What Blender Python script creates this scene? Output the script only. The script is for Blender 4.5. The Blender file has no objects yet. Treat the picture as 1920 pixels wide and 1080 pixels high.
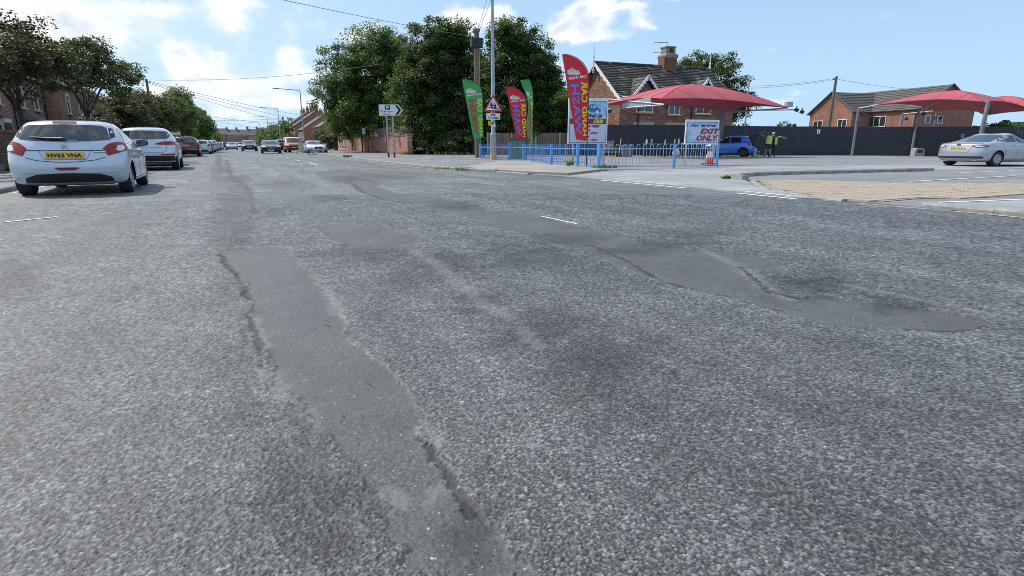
import bpy, bmesh, math, random
import numpy as np
from mathutils import Vector, Matrix
R = math.radians
random.seed(7)
rng = np.random.default_rng(7)
scene = bpy.context.scene
COL = scene.collection

# ------------------------------------------------------------------ camera
YAW = R(25.644)            # camera heads this far to the right of the road (road runs along +Y)
cd = bpy.data.cameras.new('camera'); cam = bpy.data.objects.new('camera', cd); COL.objects.link(cam)
cam.location = (0, 0, 0.98)
cam.rotation_euler = (R(90 - 14.24), 0, -YAW)
cd.sensor_width = 36; cd.lens = 1060 / 1920 * 36
cd.clip_start = 0.05; cd.clip_end = 4000
scene.camera = cam

# ------------------------------------------------------------------ light
SUN_AZ, SUN_EL = R(-36), R(50)      # azimuth clockwise from +Y, elevation
world = bpy.data.worlds.new('World'); scene.world = world; world.use_nodes = True
sd = bpy.data.lights.new('sun', 'SUN'); sd.energy = 3.1; sd.angle = R(0.6); sd.color = (1.0, .955, .88)
sun = bpy.data.objects.new('sun', sd); COL.objects.link(sun)
sdir = Vector((math.sin(SUN_AZ) * math.cos(SUN_EL), math.cos(SUN_AZ) * math.cos(SUN_EL), math.sin(SUN_EL)))
sun.rotation_euler = sdir.to_track_quat('Z', 'Y').to_euler(); sun.location = (-30, 20, 60)
vs = scene.view_settings
vs.view_transform = 'Standard'; vs.look = 'None'; vs.gamma = 1; vs.exposure = 0.46; vs.use_curve_mapping = False
scene.cycles.max_bounces = 6; scene.cycles.transparent_max_bounces = 8
scene.cycles.use_denoising = False
scene.cycles.filter_width = .9

class NG:
    """tiny node helper"""
    def __init__(s, nt): s.nt = nt; s.n = nt.nodes; s.l = nt.links
    def add(s, t, **k):
        nd = s.n.new(t)
        for a, b in k.items():
            if a == 'inp':
                for i, v in b.items():
                    if hasattr(v, 'is_output') or isinstance(v, bpy.types.NodeSocket): s.l.new(v, nd.inputs[i])
                    else: nd.inputs[i].default_value = v
            else: setattr(nd, a, b)
        return nd
    def math(s, op, a, b=0., c=0., clamp=False):
        nd = s.add('ShaderNodeMath', operation=op, use_clamp=clamp)
        for i, v in enumerate((a, b, c)):
            if isinstance(v, bpy.types.NodeSocket): s.l.new(v, nd.inputs[i])
            else: nd.inputs[i].default_value = v
        return nd.outputs[0]
    def mix(s, f, a, b, blend='MIX'):
        nd = s.add('ShaderNodeMix', data_type='RGBA', blend_type=blend)
        for i, v in ((0, f), (6, a), (7, b)):
            if isinstance(v, bpy.types.NodeSocket): s.l.new(v, nd.inputs[i])
            else: nd.inputs[i].default_value = (*v, 1) if isinstance(v, (tuple, list)) and len(v) == 3 else v
        return nd.outputs[2]
    def ramp(s, f, stops, interp='LINEAR'):
        nd = s.add('ShaderNodeValToRGB'); cr = nd.color_ramp; cr.interpolation = interp
        while len(cr.elements) < len(stops): cr.elements.new(.5)
        for e, (p, c) in zip(cr.elements, stops):
            e.position = p; e.color = (*c, 1) if isinstance(c, (tuple, list)) else (c, c, c, 1)
        s.l.new(f, nd.inputs[0]); return nd.outputs[0]
    def noise(s, vec, scale, detail=3, rough=.55, dist=0.):
        nd = s.add('ShaderNodeTexNoise', inp={'Scale': scale, 'Detail': detail, 'Roughness': rough, 'Distortion': dist})
        if vec is not None: s.l.new(vec, nd.inputs['Vector'])
        return nd.outputs[0]
    def smooth(s, v, a, b):
        nd = s.add('ShaderNodeMapRange', interpolation_type='SMOOTHSTEP', inp={'From Min': a, 'From Max': b})
        s.l.new(v, nd.inputs[0]); return nd.outputs[0]

# sky: physical sky plus cumulus described by direction (azimuth clockwise from +Y, elevation)
def build_sky():
    g = NG(world.node_tree); bg = g.n['Background']
    sky = g.add('ShaderNodeTexSky', sky_type='NISHITA', sun_disc=False, sun_elevation=SUN_EL,
                sun_rotation=SUN_AZ, air_density=1.0, dust_density=1.2, ozone_density=1.3, altitude=50)
    tc = g.add('ShaderNodeTexCoord').outputs['Generated']
    nrm = g.add('ShaderNodeVectorMath', operation='NORMALIZE'); g.l.new(tc, nrm.inputs[0])
    sp = g.add('ShaderNodeSeparateXYZ'); g.l.new(nrm.outputs[0], sp.inputs[0])
    x, y, z = sp.outputs
    el = g.math('MULTIPLY', g.math('ARCSINE', z), 180 / math.pi)
    az = g.math('MULTIPLY', g.math('ARCTAN2', x, y), 180 / math.pi)
    # cloud lookup space: azimuth x stretched elevation, both in degrees
    cv = g.add('ShaderNodeCombineXYZ', inp={0: az, 1: g.math('MULTIPLY', el, 1.5), 2: 3.7})
    w = g.add('ShaderNodeTexNoise', inp={'Scale': .42, 'Detail': 6., 'Roughness': .62}); g.l.new(cv.outputs[0], w.inputs['Vector'])
    warp = g.add('ShaderNodeVectorMath', operation='MULTIPLY_ADD', inp={1: (2.6, 2.2, 0), 2: (-1.3, -1.1, 0)})
    g.l.new(w.outputs['Color'], warp.inputs[0])
    wsep = g.add('ShaderNodeSeparateXYZ'); g.l.new(warp.outputs[0], wsep.inputs[0])
    az2 = g.math('ADD', az, wsep.outputs[0]); el2 = g.math('ADD', el, g.math('MULTIPLY', wsep.outputs[1], .7))
    dens = None
    blobs = CLOUDS
    for (ca, ce, ra, re, amp) in blobs:
        dx = g.math('MULTIPLY', g.math('SUBTRACT', az2, ca), 1 / ra)
        dy = g.math('MULTIPLY', g.math('SUBTRACT', el2, ce), 1 / re)
        d2 = g.math('ADD', g.math('MULTIPLY', dx, dx), g.math('MULTIPLY', dy, dy))
        v = g.math('MULTIPLY', g.math('EXPONENT', g.math('MULTIPLY', d2, -1.)), amp)
        dens = v if dens is None else g.math('ADD', dens, v)
    n2 = g.noise(cv.outputs[0], .40, 8, .64)
    n3 = g.noise(cv.outputs[0], .06, 4, .55)
    # unseen overhead: broken cumulus added for bright reflections in car glass, looked up by direction so it does not pinch at the zenith
    hi = g.smooth(el, 22., 34.)
    n4 = g.noise(nrm.outputs[0], 5.5, 7, .6)
    # general cover: heavier toward the left of the road (sunward), thin on the right
    cover = g.smooth(g.math('ABSOLUTE', g.math('SUBTRACT', az, -60)), 95., 15.)
    lowhaze = g.smooth(el, 14., 0.)
    d = g.math('ADD', g.math('MULTIPLY', dens, .75), g.math('MULTIPLY', g.math('SUBTRACT', n2, .5), 1.25))
    d = g.math('ADD', d, g.math('MULTIPLY', g.math('SUBTRACT', n3, .52), .7))
    d = g.math('ADD', d, g.math('MULTIPLY', cover, .20))
    dh = g.math('MULTIPLY', g.math('SUBTRACT', n4, .44), 3.2)
    d = g.math('ADD', g.math('MULTIPLY', d, g.math('SUBTRACT', 1., hi)), g.math('MULTIPLY', dh, hi))
    m = g.smooth(d, .12, .80)
    wisp = g.math('MULTIPLY', g.smooth(g.math('ADD', d, .35), .1, .9), g.math('MULTIPLY', cover, .8))
    lum = g.noise(cv.outputs[0], .33, 6, .6)
    thick = g.smooth(d, .5, 1.15)
    cc = g.mix(g.math('MULTIPLY', g.smooth(lum, .40, .66), g.math('MULTIPLY', thick, .85)), (.97, .985, 1.0), (.58, .68, .82))
    skyc = g.add('ShaderNodeVectorMath', operation='SCALE', inp={3: SKY_STR}); g.l.new(sky.outputs[0], skyc.inputs[0])
    # summer air: pale and milky low down
    milk = g.math('ADD', g.math('MULTIPLY', lowhaze, .34), .56)
    base = g.mix(milk, skyc.outputs[0], (.46, .705, .985))
    base = g.mix(wisp, base, (.84, .90, .97))
    ccs = g.add('ShaderNodeVectorMath', operation='SCALE', inp={3: 1.0}); g.l.new(cc, ccs.inputs[0])
    fin = g.mix(g.math('MULTIPLY', m, .92), base, ccs.outputs[0])
    g.l.new(fin, bg.inputs[0]); bg.inputs[1].default_value = SKY_ALL
SKY_STR, SKY_ALL = 0.13, .80
CLOUDS = [(-12.3, 9.4, 3.6, 1.6, 1.0), (-8.9, 8.4, 3.2, 1.1, .8), (-5.9, 10.2, 2.6, .8, .6), (-17.0, 7.6, 4, 2.4, .9), (.9, 10.2, 1.4, 1.2, 1.1), (1.3, 11.5, 2.1, .6, .8), (-3.0, 10.5, 1.6, .5, .6), (-3.4, 7.3, 1.2, .9, .8), (-2.8, 6.1, 1.8, 1.3, 1.0),
          (-1.3, 4.7, 2.3, 1.3, .9), (-4.9, 4.3, 1.9, 1., .7), (-.3, 7.0, .7, .6, .8), (5.4, 7.4, 1.0, .9, 1.15), (2.5, 5.0, 2.6, .8, .75), (6.1, 6.1, 2.3, .7, .8), (4.1, 3.5, 3.2, .8, .7), (.1, 2.5, 2.6, .6, .6), (6.8, 3.8, 2.3, .6, .7),
          (13.2, 10.2, .9, .4, 1.), (11.4, 9.4, 1.4, .5, .9), (20.7, 10.8, 2., 1., 1.2), (22.7, 11.4, 2., 1., 1.25), (25.1, 11.2, 1.5, 1., 1.1), (26.9, 10.7, .9, .4, .7), (30.6, 10.1, 1.7, .9, 1.1), (32.1, 11.4, 1.8, 1.2, 1.25), (34., 11.8, 1.5, 1.2, 1.2),
          (32.6, 9.8, 3.4, .7, 1.1), (37.4, 11.4, 1.2, .9, .8), (38.2, 10.4, .9, .4, .7), (36.4, 12.3, 1.2, .4, .8), (40.6, 12.8, 1.4, .4, .7), (29.7, 7.1, 1.5, .7, .8), (49.8, 3.5, 2.1, .7, .55), (51.4, 4.3, 1.1, .4, .4), (14.7, 8.2, 1., .4, .4),
          (-32, 12, 9, 4, .8), (-55, 9, 9, 3, .8), (-80, 24, 20, 8, .7), (5, 24, 9, 4, .6), (60, 20, 8, 3, .7), (95, 12, 8, 2.5, .7), (130, 22, 14, 6, .8), (175, 13, 16, 4, .8), (-130, 16, 16, 5, .7)]
build_sky()

# ------------------------------------------------------------------ materials
MATS = {}
def mat(name, col, rough=.6, metal=0., nscale=None, var=.12, bump=0., bscale=None, coat=0., spec=.5, sheen=0.):
    if name in MATS: return MATS[name]
    m = bpy.data.materials.new(name); m.use_nodes = True; g = NG(m.node_tree); b = g.n['Principled BSDF']
    b.inputs['Base Color'].default_value = (*col, 1); b.inputs['Roughness'].default_value = rough
    b.inputs['Metallic'].default_value = metal; b.inputs['Coat Weight'].default_value = coat
    b.inputs['Coat Roughness'].default_value = .04; b.inputs['Specular IOR Level'].default_value = spec
    if nscale:
        tc = g.add('ShaderNodeTexCoord').outputs['Object']
        f = g.noise(tc, nscale, 5, .6)
        lo = tuple(c * (1 - var) for c in col); hi = tuple(min(1, c * (1 + var)) for c in col)
        g.l.new(g.ramp(f, [(.3, lo), (.7, hi)]), b.inputs['Base Color'])
        r2 = g.noise(tc, nscale * 2.3, 3)
        g.l.new(g.math('ADD', g.math('MULTIPLY', r2, .25), rough - .12, clamp=True), b.inputs['Roughness'])
        if bump:
            bp = g.add('ShaderNodeBump', inp={'Strength': bump, 'Distance': .02})
            g.l.new(g.noise(tc, bscale or nscale * 4, 5), bp.inputs['Height']); g.l.new(bp.outputs[0], b.inputs['Normal'])
    MATS[name] = m; return m

def brick_mat(name, c1, c2, mortar=(.34, .31, .28), bw=.225, bh=.075, fleck=None, rough=.85, swap=False, msize=.010, var=.25):
    m = bpy.data.materials.new(name); m.use_nodes = True; g = NG(m.node_tree); b = g.n['Principled BSDF']
    tc = g.add('ShaderNodeTexCoord').outputs['Object']
    sp = g.add('ShaderNodeSeparateXYZ'); g.l.new(tc, sp.inputs[0])
    u = g.math('ADD', sp.outputs[0], sp.outputs[1])
    cb = g.add('ShaderNodeCombineXYZ', inp={0: u, 1: sp.outputs[2]})
    br = g.add('ShaderNodeTexBrick', inp={'Color1': (*c1, 1), 'Color2': (*c2, 1), 'Mortar': (*mortar, 1), 'Scale': 1., 'Mortar Size': msize,
               'Mortar Smooth': .3, 'Bias': 0., 'Brick Width': bw, 'Row Height': bh})
    g.l.new(cb.outputs[0], br.inputs['Vector'])
    n = g.noise(tc, .9, 5, .65); n2 = g.noise(tc, 9., 4, .6)
    col = g.mix(1., br.outputs['Color'], g.ramp(n, [(.3, 1 - var), (.7, 1 + var * .6)]), 'MULTIPLY')
    col = g.mix(1., col, g.ramp(n2, [(.3, .82), (.72, 1.12)]), 'MULTIPLY')
    if fleck:
        # odd pale bricks scattered through the wall
        cell = g.add('ShaderNodeTexWhiteNoise', noise_dimensions='2D')
        row = g.math('FLOOR', g.math('DIVIDE', sp.outputs[2], bh))
        cx = g.math('FLOOR', g.math('ADD', g.math('DIVIDE', u, bw), g.math('MULTIPLY', g.math('MODULO', row, 2.), .5)))
        cc = g.add('ShaderNodeCombineXYZ', inp={0: cx, 1: row}); g.l.new(cc.outputs[0], cell.inputs['Vector'])
        k = g.math('GREATER_THAN', cell.outputs[0], .84)
        col = g.mix(g.math('MULTIPLY', k, .8), col, fleck)
    g.l.new(col, b.inputs['Base Color']); b.inputs['Roughness'].default_value = rough
    bp = g.add('ShaderNodeBump', inp={'Strength': .5, 'Distance': .01}); bp.invert = True
    g.l.new(br.outputs['Fac'], bp.inputs['Height']); g.l.new(bp.outputs[0], b.inputs['Normal'])
    MATS[name] = m; return m

def leaf_mat(name, c_dark, c_light, trans=.35, rough=.55):
    m = bpy.data.materials.new(name); m.use_nodes = True; g = NG(m.node_tree); b = g.n['Principled BSDF']
    at = g.add('ShaderNodeAttribute', attribute_name='tint').outputs['Fac']
    tc = g.add('ShaderNodeTexCoord').outputs['Object']
    n = g.noise(tc, .7, 3, .6)
    f = g.math('ADD', g.math('MULTIPLY', at, .7), g.math('MULTIPLY', g.math('SUBTRACT', n, .35), .9), clamp=True)
    col = g.mix(f, c_dark, c_light)
    g.l.new(col, b.inputs['Base Color']); b.inputs['Roughness'].default_value = rough
    b.inputs['Specular IOR Level'].default_value = .35
    tr = g.add('ShaderNodeBsdfTranslucent'); g.l.new(g.mix(.35, col, (.25, .32, .03)), tr.inputs[0])
    ms = g.add('ShaderNodeMixShader', inp={0: trans}); g.l.new(b.outputs[0], ms.inputs[1]); g.l.new(tr.outputs[0], ms.inputs[2])
    g.l.new(ms.outputs[0], g.n['Material Output'].inputs[0])
    MATS[name] = m; return m

def paint(name, col, rough=.32, metal=0., flake=0.):
    m = mat(name, col, rough, metal, coat=.9)
    return m

# ------------------------------------------------------------------ geometry helpers
class MB:
    def __init__(s): s.v = []; s.f = []; s.m = []
    def quad(s, pts, mi=0):
        n = len(s.v); s.v += [tuple(p) for p in pts]; s.f.append(tuple(range(n, n + len(pts)))); s.m.append(mi); return s
    def box(s, c, d, M=None, mi=0, taper=1.):
        x, y, z = (k / 2 for k in d); n = len(s.v)
        for sz in (-1, 1):
            k = taper if sz > 0 else 1
            for sx, sy in ((-1, -1), (1, -1), (1, 1), (-1, 1)):
                p = Vector((sx * x * k, sy * y * k, sz * z))
                if M is not None: p = M @ p
                s.v.append(tuple(p + Vector(c)))
        for f in ((3, 2, 1, 0), (4, 5, 6, 7), (0, 1, 5, 4), (1, 2, 6, 5), (2, 3, 7, 6), (3, 0, 4, 7)):
            s.f.append(tuple(n + i for i in f)); s.m.append(mi)
        return s
    def tube(s, path, r, seg=8, mi=0, caps=True):
        path = [Vector(p) for p in path]; rs = r if isinstance(r, (list, tuple)) else [r] * len(path)
        rings = []; up = Vector((0, 0, 1))
        prev = None
        for i, p in enumerate(path):
            t = (path[min(i + 1, len(path) - 1)] - path[max(i - 1, 0)])
            if t.length < 1e-9: t = Vector((0, 0, 1))
            t.normalize()
            a = prev if prev is not None else (up if abs(t.z) < .95 else Vector((1, 0, 0)))
            a = (a - t * a.dot(t));
            if a.length < 1e-6: a = t.orthogonal()
            a.normalize(); b = t.cross(a); prev = a
            n = len(s.v); rings.append(n)
            for k in range(seg):
                th = 2 * math.pi * k / seg
                s.v.append(tuple(p + (a * math.cos(th) + b * math.sin(th)) * rs[i]))
        for i in range(len(rings) - 1):
            for k in range(seg):
                k2 = (k + 1) % seg
                s.f.append((rings[i] + k, rings[i] + k2, rings[i + 1] + k2, rings[i + 1] + k)); s.m.append(mi)
        if caps:
            s.f.append(tuple(rings[0] + k for k in reversed(range(seg)))); s.m.append(mi)
            s.f.append(tuple(rings[-1] + k for k in range(seg))); s.m.append(mi)
        return s
    def lathe(s, prof, seg=16, c=(0, 0, 0), M=None, mi=0):
        """prof: (r, z) pairs, revolved about local z"""
        n0 = len(s.v); c = Vector(c)
        for (r, z) in prof:
            for k in range(seg):
                th = 2 * math.pi * k / seg; p = Vector((r * math.cos(th), r * math.sin(th), z))
                if M is not None: p = M @ p
                s.v.append(tuple(p + c))
        for i in range(len(prof) - 1):
            for k in range(seg):
                k2 = (k + 1) % seg
                s.f.append((n0 + i * seg + k, n0 + i * seg + k2, n0 + (i + 1) * seg + k2, n0 + (i + 1) * seg + k)); s.m.append(mi)
        s.f.append(tuple(n0 + k for k in reversed(range(seg)))); s.m.append(mi)
        s.f.append(tuple(n0 + (len(prof) - 1) * seg + k for k in range(seg))); s.m.append(mi)
        return s
    def prism(s, pts, a, b, axis='z', mi=0, M=None, c=(0, 0, 0)):
        """2D outline pts extruded from a to b along axis: z->(x,y), y->(x,z), x->(y,z)"""
        def P(p, h):
            q = {'z': (p[0], p[1], h), 'y': (p[0], h, p[1]), 'x': (h, p[0], p[1])}[axis]
            q = Vector(q)
            if M is not None: q = M @ q
            return tuple(q + Vector(c))
        n = len(s.v); k = len(pts)
        s.v += [P(p, a) for p in pts] + [P(p, b) for p in pts]
        s.f.append(tuple(n + i for i in reversed(range(k)))); s.m.append(mi)
        s.f.append(tuple(n + k + i for i in range(k))); s.m.append(mi)
        for i in range(k):
            j = (i + 1) % k; s.f.append((n + i, n + j, n + k + j, n + k + i)); s.m.append(mi)
        return s
    def grid(s, fn, nu, nv, mi=0):
        n = len(s.v)
        for i in range(nu + 1):
            for j in range(nv + 1): s.v.append(tuple(fn(i / nu, j / nv)))
        for i in range(nu):
            for j in range(nv):
                a = n + i * (nv + 1) + j
                s.f.append((a, a + nv + 1, a + nv + 2, a + 1)); s.m.append(mi)
        return s
    def mesh(s, name, mats, smooth=False, fix=True):
        me = bpy.data.meshes.new(name); me.from_pydata(s.v, [], s.f)
        for m in (mats if isinstance(mats, (list, tuple)) else [mats]): me.materials.append(m)
        me.polygons.foreach_set('material_index', s.m)
        if fix:
            bm = bmesh.new(); bm.from_mesh(me); bmesh.ops.recalc_face_normals(bm, faces=bm.faces); bm.to_mesh(me); bm.free()
        if smooth: shade(me, smooth)
        me.update(); return me
    def build(s, name, mats, parent=None, smooth=False, loc=(0, 0, 0), rz=0., fix=True):
        return link(name, s.mesh(name, mats, smooth, fix), parent, loc, rz)

def shade(me, ang=True):
    me.polygons.foreach_set('use_smooth', [True] * len(me.polygons))
    if ang is not True:
        try: me.set_sharp_from_angle(angle=R(ang))
        except Exception: pass
def link(name, data, parent=None, loc=(0, 0, 0), rz=0.):
    o = bpy.data.objects.new(name, data); COL.objects.link(o)
    o.location = loc; o.rotation_euler = (0, 0, rz)
    if parent is not None: o.parent = parent
    return o
def tag(o, label=None, cat=None, group=None, kind=None):
    if label: o['label'] = label
    if cat: o['category'] = cat
    if group: o['group'] = group
    if kind: o['kind'] = kind
    return o
def thing(name, label, cat, loc=(0, 0, 0), rz=0., group=None):
    return tag(link(name, None, None, loc, rz), label, cat, group)
def copy_tree(o, parent=None):
    c = o.copy(); COL.objects.link(c)
    if parent is not None: c.parent = parent
    for ch in list(o.children): copy_tree(ch, c)
    return c
def W(lat, D, z=0.):
    """site grid of the car wash: lat across, D away, turned with the view road angle"""
    return Vector((lat * math.cos(YAW) + D * math.sin(YAW), -lat * math.sin(YAW) + D * math.cos(YAW), z))

FONT = None
def text_mesh(body, size=1., offset=0., shear=0., align='CENTER', extrude=.002, spacing=1., res=2):
    cu = bpy.data.curves.new('lettering', 'FONT'); cu.body = body; cu.size = size; cu.offset = offset; cu.shear = shear
    cu.align_x = align; cu.extrude = extrude; cu.space_character = spacing; cu.resolution_u = res
    o = bpy.data.objects.new('lettering', cu); COL.objects.link(o)
    dg = bpy.context.evaluated_depsgraph_get(); dg.update()
    me = bpy.data.meshes.new_from_object(o.evaluated_get(dg))
    bpy.data.objects.remove(o); bpy.data.curves.remove(cu)
    return me
def text(name, body, material, parent, M, **k):
    """M maps text plane (x right, y up, z out) into the parent's frame"""
    me = text_mesh(body, **k); me.transform(M); me.materials.clear(); me.materials.append(material)
    if M.determinant() < 0: me.flip_normals()
    return link(name, me, parent)
def fit_text(name, body, material, parent, M, width, height, **k):
    """text stretched to a printed width and cap height, origin at its lower left"""
    me = text_mesh(body, size=1., align='LEFT', **k)
    co = np.array([v.co[:] for v in me.vertices]); lo = co.min(0); hi = co.max(0)
    S = Matrix.Diagonal((width / (hi[0] - lo[0]), height / (hi[1] - lo[1]), 1, 1)) @ Matrix.Translation((-lo[0], -lo[1], 0))
    me.transform(M @ S); me.materials.clear(); me.materials.append(material)
    if M.determinant() < 0: me.flip_normals()
    return link(name, me, parent)
WORN=[[(-0.22,5.97),(-0.13,5.14),(-0.03,4.55),(-0.01,4.0),(0.0,3.76),(-0.05,3.47),(-0.04,3.19),(0.02,2.88),(0.02,2.59),(0.06,2.33),(0.12,2.16),(0.14,2.0),(0.19,1.76),(0.23,1.59),(0.24,1.45),(0.25,1.33),(0.26,1.22),(0.24,1.12),(0.51,0.99),(0.53,1.09),(0.55,1.18),(0.53,1.24),(0.49,1.28),(0.49,1.39),(0.48,1.53),(0.49,1.72),(0.55,1.8),(0.57,2.01),(0.56,2.33),(0.52,2.64),(0.46,2.83),(0.48,3.14),(0.51,3.61),(0.51,4.01),(0.42,4.34),(0.48,4.63),(0.42,4.96),(0.4,5.48),(0.36,5.9),(-0.01,6.07)],[(0.82,7.4),(1.21,7.38),(1.58,6.93),(1.78,6.13),(1.68,5.69),(1.4,5.48),(1.12,5.41),(0.93,5.77),(0.86,6.36)],[(2.49,14.06),(2.35,11.41),(2.45,10.34),(2.64,9.38),(2.93,8.08),(2.78,7.0),(2.68,6.4),(2.84,5.92),(2.88,5.07),(2.91,4.59),(2.91,4.15),(2.87,3.78),(2.79,3.44),(2.76,3.2),(2.79,3.0),(2.87,2.74),(2.87,2.45),(2.9,2.26),(2.91,2.09),(2.93,1.94),(3.09,1.79),(3.27,1.67),(3.49,1.55),(3.65,1.55),(3.75,1.65),(3.76,1.89),(3.63,2.13),(3.49,2.34),(3.35,2.41),(3.17,2.37),(3.13,2.44),(3.18,2.6),(3.29,2.76),(3.4,2.95),(3.56,3.18),(3.6,3.28),(3.77,3.16),(4.06,3.21),(4.18,3.49),(4.19,3.73),(3.92,4.01),(3.68,4.56),(3.77,5.17),(3.74,5.64),(3.78,6.33),(3.83,7.15),(3.75,7.68),(3.43,7.84),(3.61,8.91),(3.53,9.64),(3.37,10.93),(3.02,12.06),(3.03,13.8),(3.89,16.53),(3.13,16.0)],[(-0.61,20.46),(0.45,21.02),(0.43,17.04),(-0.42,16.5)],[(-0.41,13.4),(0.26,13.7),(0.3,11.72),(0.17,10.31),(-0.31,10.73)],[(2.63,22.51),(3.87,23.96),(4.62,19.81),(3.39,15.87),(2.52,15.79),(2.28,18.1)],[(-1.04,31.67),(-0.86,42.43),(-0.42,22.23),(-0.26,18.72),(-0.6,17.79)]]
STAIN=[(-0.07,9.42,0.36,-0.17,0.01,1.39),(-0.05,7.71,0.33,-0.16,0.01,1.05),(1.08,5.22,0.54,-0.26,0.09,0.4),(1.54,4.59,0.33,-0.16,0.18,0.54),(1.62,4.3,0.36,-0.17,0.15,0.39),(1.36,3.32,0.19,-0.09,0.07,0.18),(1.39,2.57,0.26,-0.13,0.19,0.36),(1.2,3.09,0.09,-0.04,0.03,0.09),(0.08,1.73,0.09,-0.04,0.04,0.44),(0.13,1.39,0.09,-0.04,0.03,0.18),(3.82,4.38,0.53,-0.25,0.27,0.31),(3.89,2.68,0.18,-0.09,0.38,0.28),(3.5,2.6,0.27,-0.13,0.37,0.29),(-1.59,5.41,0.22,-0.11,-0.28,1.08),(1.52,2.15,0.28,-0.13,0.19,0.27),(3.02,5.12,0.46,-0.22,0.27,0.45),(4.56,4.79,0.54,-0.26,0.36,0.38),(0.18,1.5,0.11,-0.05,0.02,0.14),(0.47,1.18,0.09,-0.04,0.05,0.13),(3.3,4.3,0.46,-0.22,0.18,0.24),(1.08,4.13,0.22,-0.11,0.1,0.38),(3.69,2.06,0.21,-0.1,0.24,0.15),(0.52,9.37,0.29,-0.14,0.05,0.84),(2.31,4.48,0.57,-0.27,0.34,0.67),(-0.05,14.89,0.45,-0.22,0.01,1.66),(-0.06,11.55,0.39,-0.19,0.0,1.12),(-0.06,18.92,0.51,-0.25,0.01,2.73),(-0.3,25.96,0.48,-0.23,-0.03,3.83),(1.19,15.73,0.74,-0.35,0.16,1.93),(2.95,17.47,0.57,-0.27,0.32,1.83),(3.29,8.9,0.48,-0.23,0.26,0.69),(4.6,18.3,0.93,-0.44,0.53,2.1),(1.56,11.12,0.45,-0.22,0.14,0.98),(-0.06,6.6,0.25,-0.12,0.0,0.58)]
DUST=[[(1.45,5.19),(1.45,4.63),(1.39,3.79),(1.33,3.26),(1.35,2.81),(1.28,2.35)],[(3.88,2.51),(3.92,2.27),(3.94,2.01),(3.94,1.74),(3.99,1.54)],[(0.13,2.17),(0.14,2.07),(0.16,1.97)],[(0.55,1.54),(0.49,1.44),(0.38,1.35),(0.29,1.45)],[(-0.01,3.46),(0.02,3.04),(0.01,2.65),(0.09,2.24)],[(3.95,3.99),(3.65,3.21),(3.24,2.65),(3.19,2.44)],[(0.5,4.41),(0.51,3.72),(0.49,3.22)],[(0.52,1.79),(0.5,1.56),(0.5,1.37)]]
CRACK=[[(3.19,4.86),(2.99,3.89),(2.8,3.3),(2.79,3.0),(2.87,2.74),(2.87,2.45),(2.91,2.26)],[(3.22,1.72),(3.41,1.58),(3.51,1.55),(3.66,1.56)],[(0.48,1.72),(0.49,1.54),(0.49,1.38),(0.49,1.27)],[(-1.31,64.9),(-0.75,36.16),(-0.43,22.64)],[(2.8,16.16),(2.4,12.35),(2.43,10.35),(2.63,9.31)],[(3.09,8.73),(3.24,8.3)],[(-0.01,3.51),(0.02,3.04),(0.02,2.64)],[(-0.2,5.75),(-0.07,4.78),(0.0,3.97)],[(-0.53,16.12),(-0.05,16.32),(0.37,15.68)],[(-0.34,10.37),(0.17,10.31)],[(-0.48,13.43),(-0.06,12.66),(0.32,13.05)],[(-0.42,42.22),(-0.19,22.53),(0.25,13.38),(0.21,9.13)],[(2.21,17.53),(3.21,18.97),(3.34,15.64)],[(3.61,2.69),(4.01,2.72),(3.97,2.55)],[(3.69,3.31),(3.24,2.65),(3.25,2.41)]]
# ------------------------------------------------------------------ common materials
M_galv = mat('galvanised_steel', (.36, .40, .43), .5, .55, 6, .15)
M_grey = mat('grey_paint', (.33, .36, .39), .5, 0, 4, .1)
M_white = mat('white_paint', (.78, .79, .80), .45, 0, 5, .05)
M_upvc = mat('white_window_frame', (.80, .80, .79), .35)
M_black = mat('black_plastic', (.018, .019, .021), .5)
M_dark = mat('dark_metal', (.03, .033, .038), .45, .3)
M_rubber = mat('tyre_rubber', (.022, .022, .024), .8, 0, 20, .2)
M_glass = mat('dark_window_glass', (.010, .013, .016), .05, 0, spec=.5); M_glass.node_tree.nodes['Principled BSDF'].inputs['IOR'].default_value = 1.95
M_pane = mat('house_window_glass', (.03, .038, .045), .08, 0, spec=.8)
M_alloy = mat('alloy_wheel', (.36, .37, .39), .34, .9)
M_alloyb = mat('black_wheel', (.02, .02, .022), .35, .2)
M_red = mat('red_lens', (.27, .006, .012), .18, 0, coat=.25)
M_clear = mat('clear_lens', (.72, .74, .76), .12, 0, coat=.8)
M_head = mat('headlight_lens', (.55, .60, .64), .1, .2, coat=.9)
M_chrome = mat('chrome', (.68, .69, .71), .14, 1.)
M_yplate = mat('yellow_plate', (.78, .47, .02), .4)
M_wplate = mat('white_plate', (.74, .75, .76), .4)
M_ink = mat('black_ink', (.012, .012, .014), .5)
M_wood = mat('weathered_pole_wood', (.17, .14, .115), .85, 0, 7, .3, .4)
M_board = mat('fence_board_wood', (.21, .15, .11), .85, 0, 5, .3, .3)
M_conc = mat('concrete', (.38, .37, .35), .85, 0, 6, .18, .3, 40)
M_kerb = mat('kerb_concrete', (.27, .265, .26), .9, 0, 5, .28, .4, 40)
M_bark = mat('tree_bark', (.045, .038, .032), .9, 0, 6, .3, .5)
M_wire = mat('cable_black', (.19, .20, .22), .6)
M_stone = mat('buff_stone', (.47, .39, .28), .8, 0, 5, .15)
M_tileroof = None

# ------------------------------------------------------------------ ground, road, pavement
def lot_z(x, y):
    D = x * math.sin(YAW) + y * math.cos(YAW)
    t = min(1, max(0, (D - 28) / 13)); return .012 + .088 * t * t * (3 - 2 * t)

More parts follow.
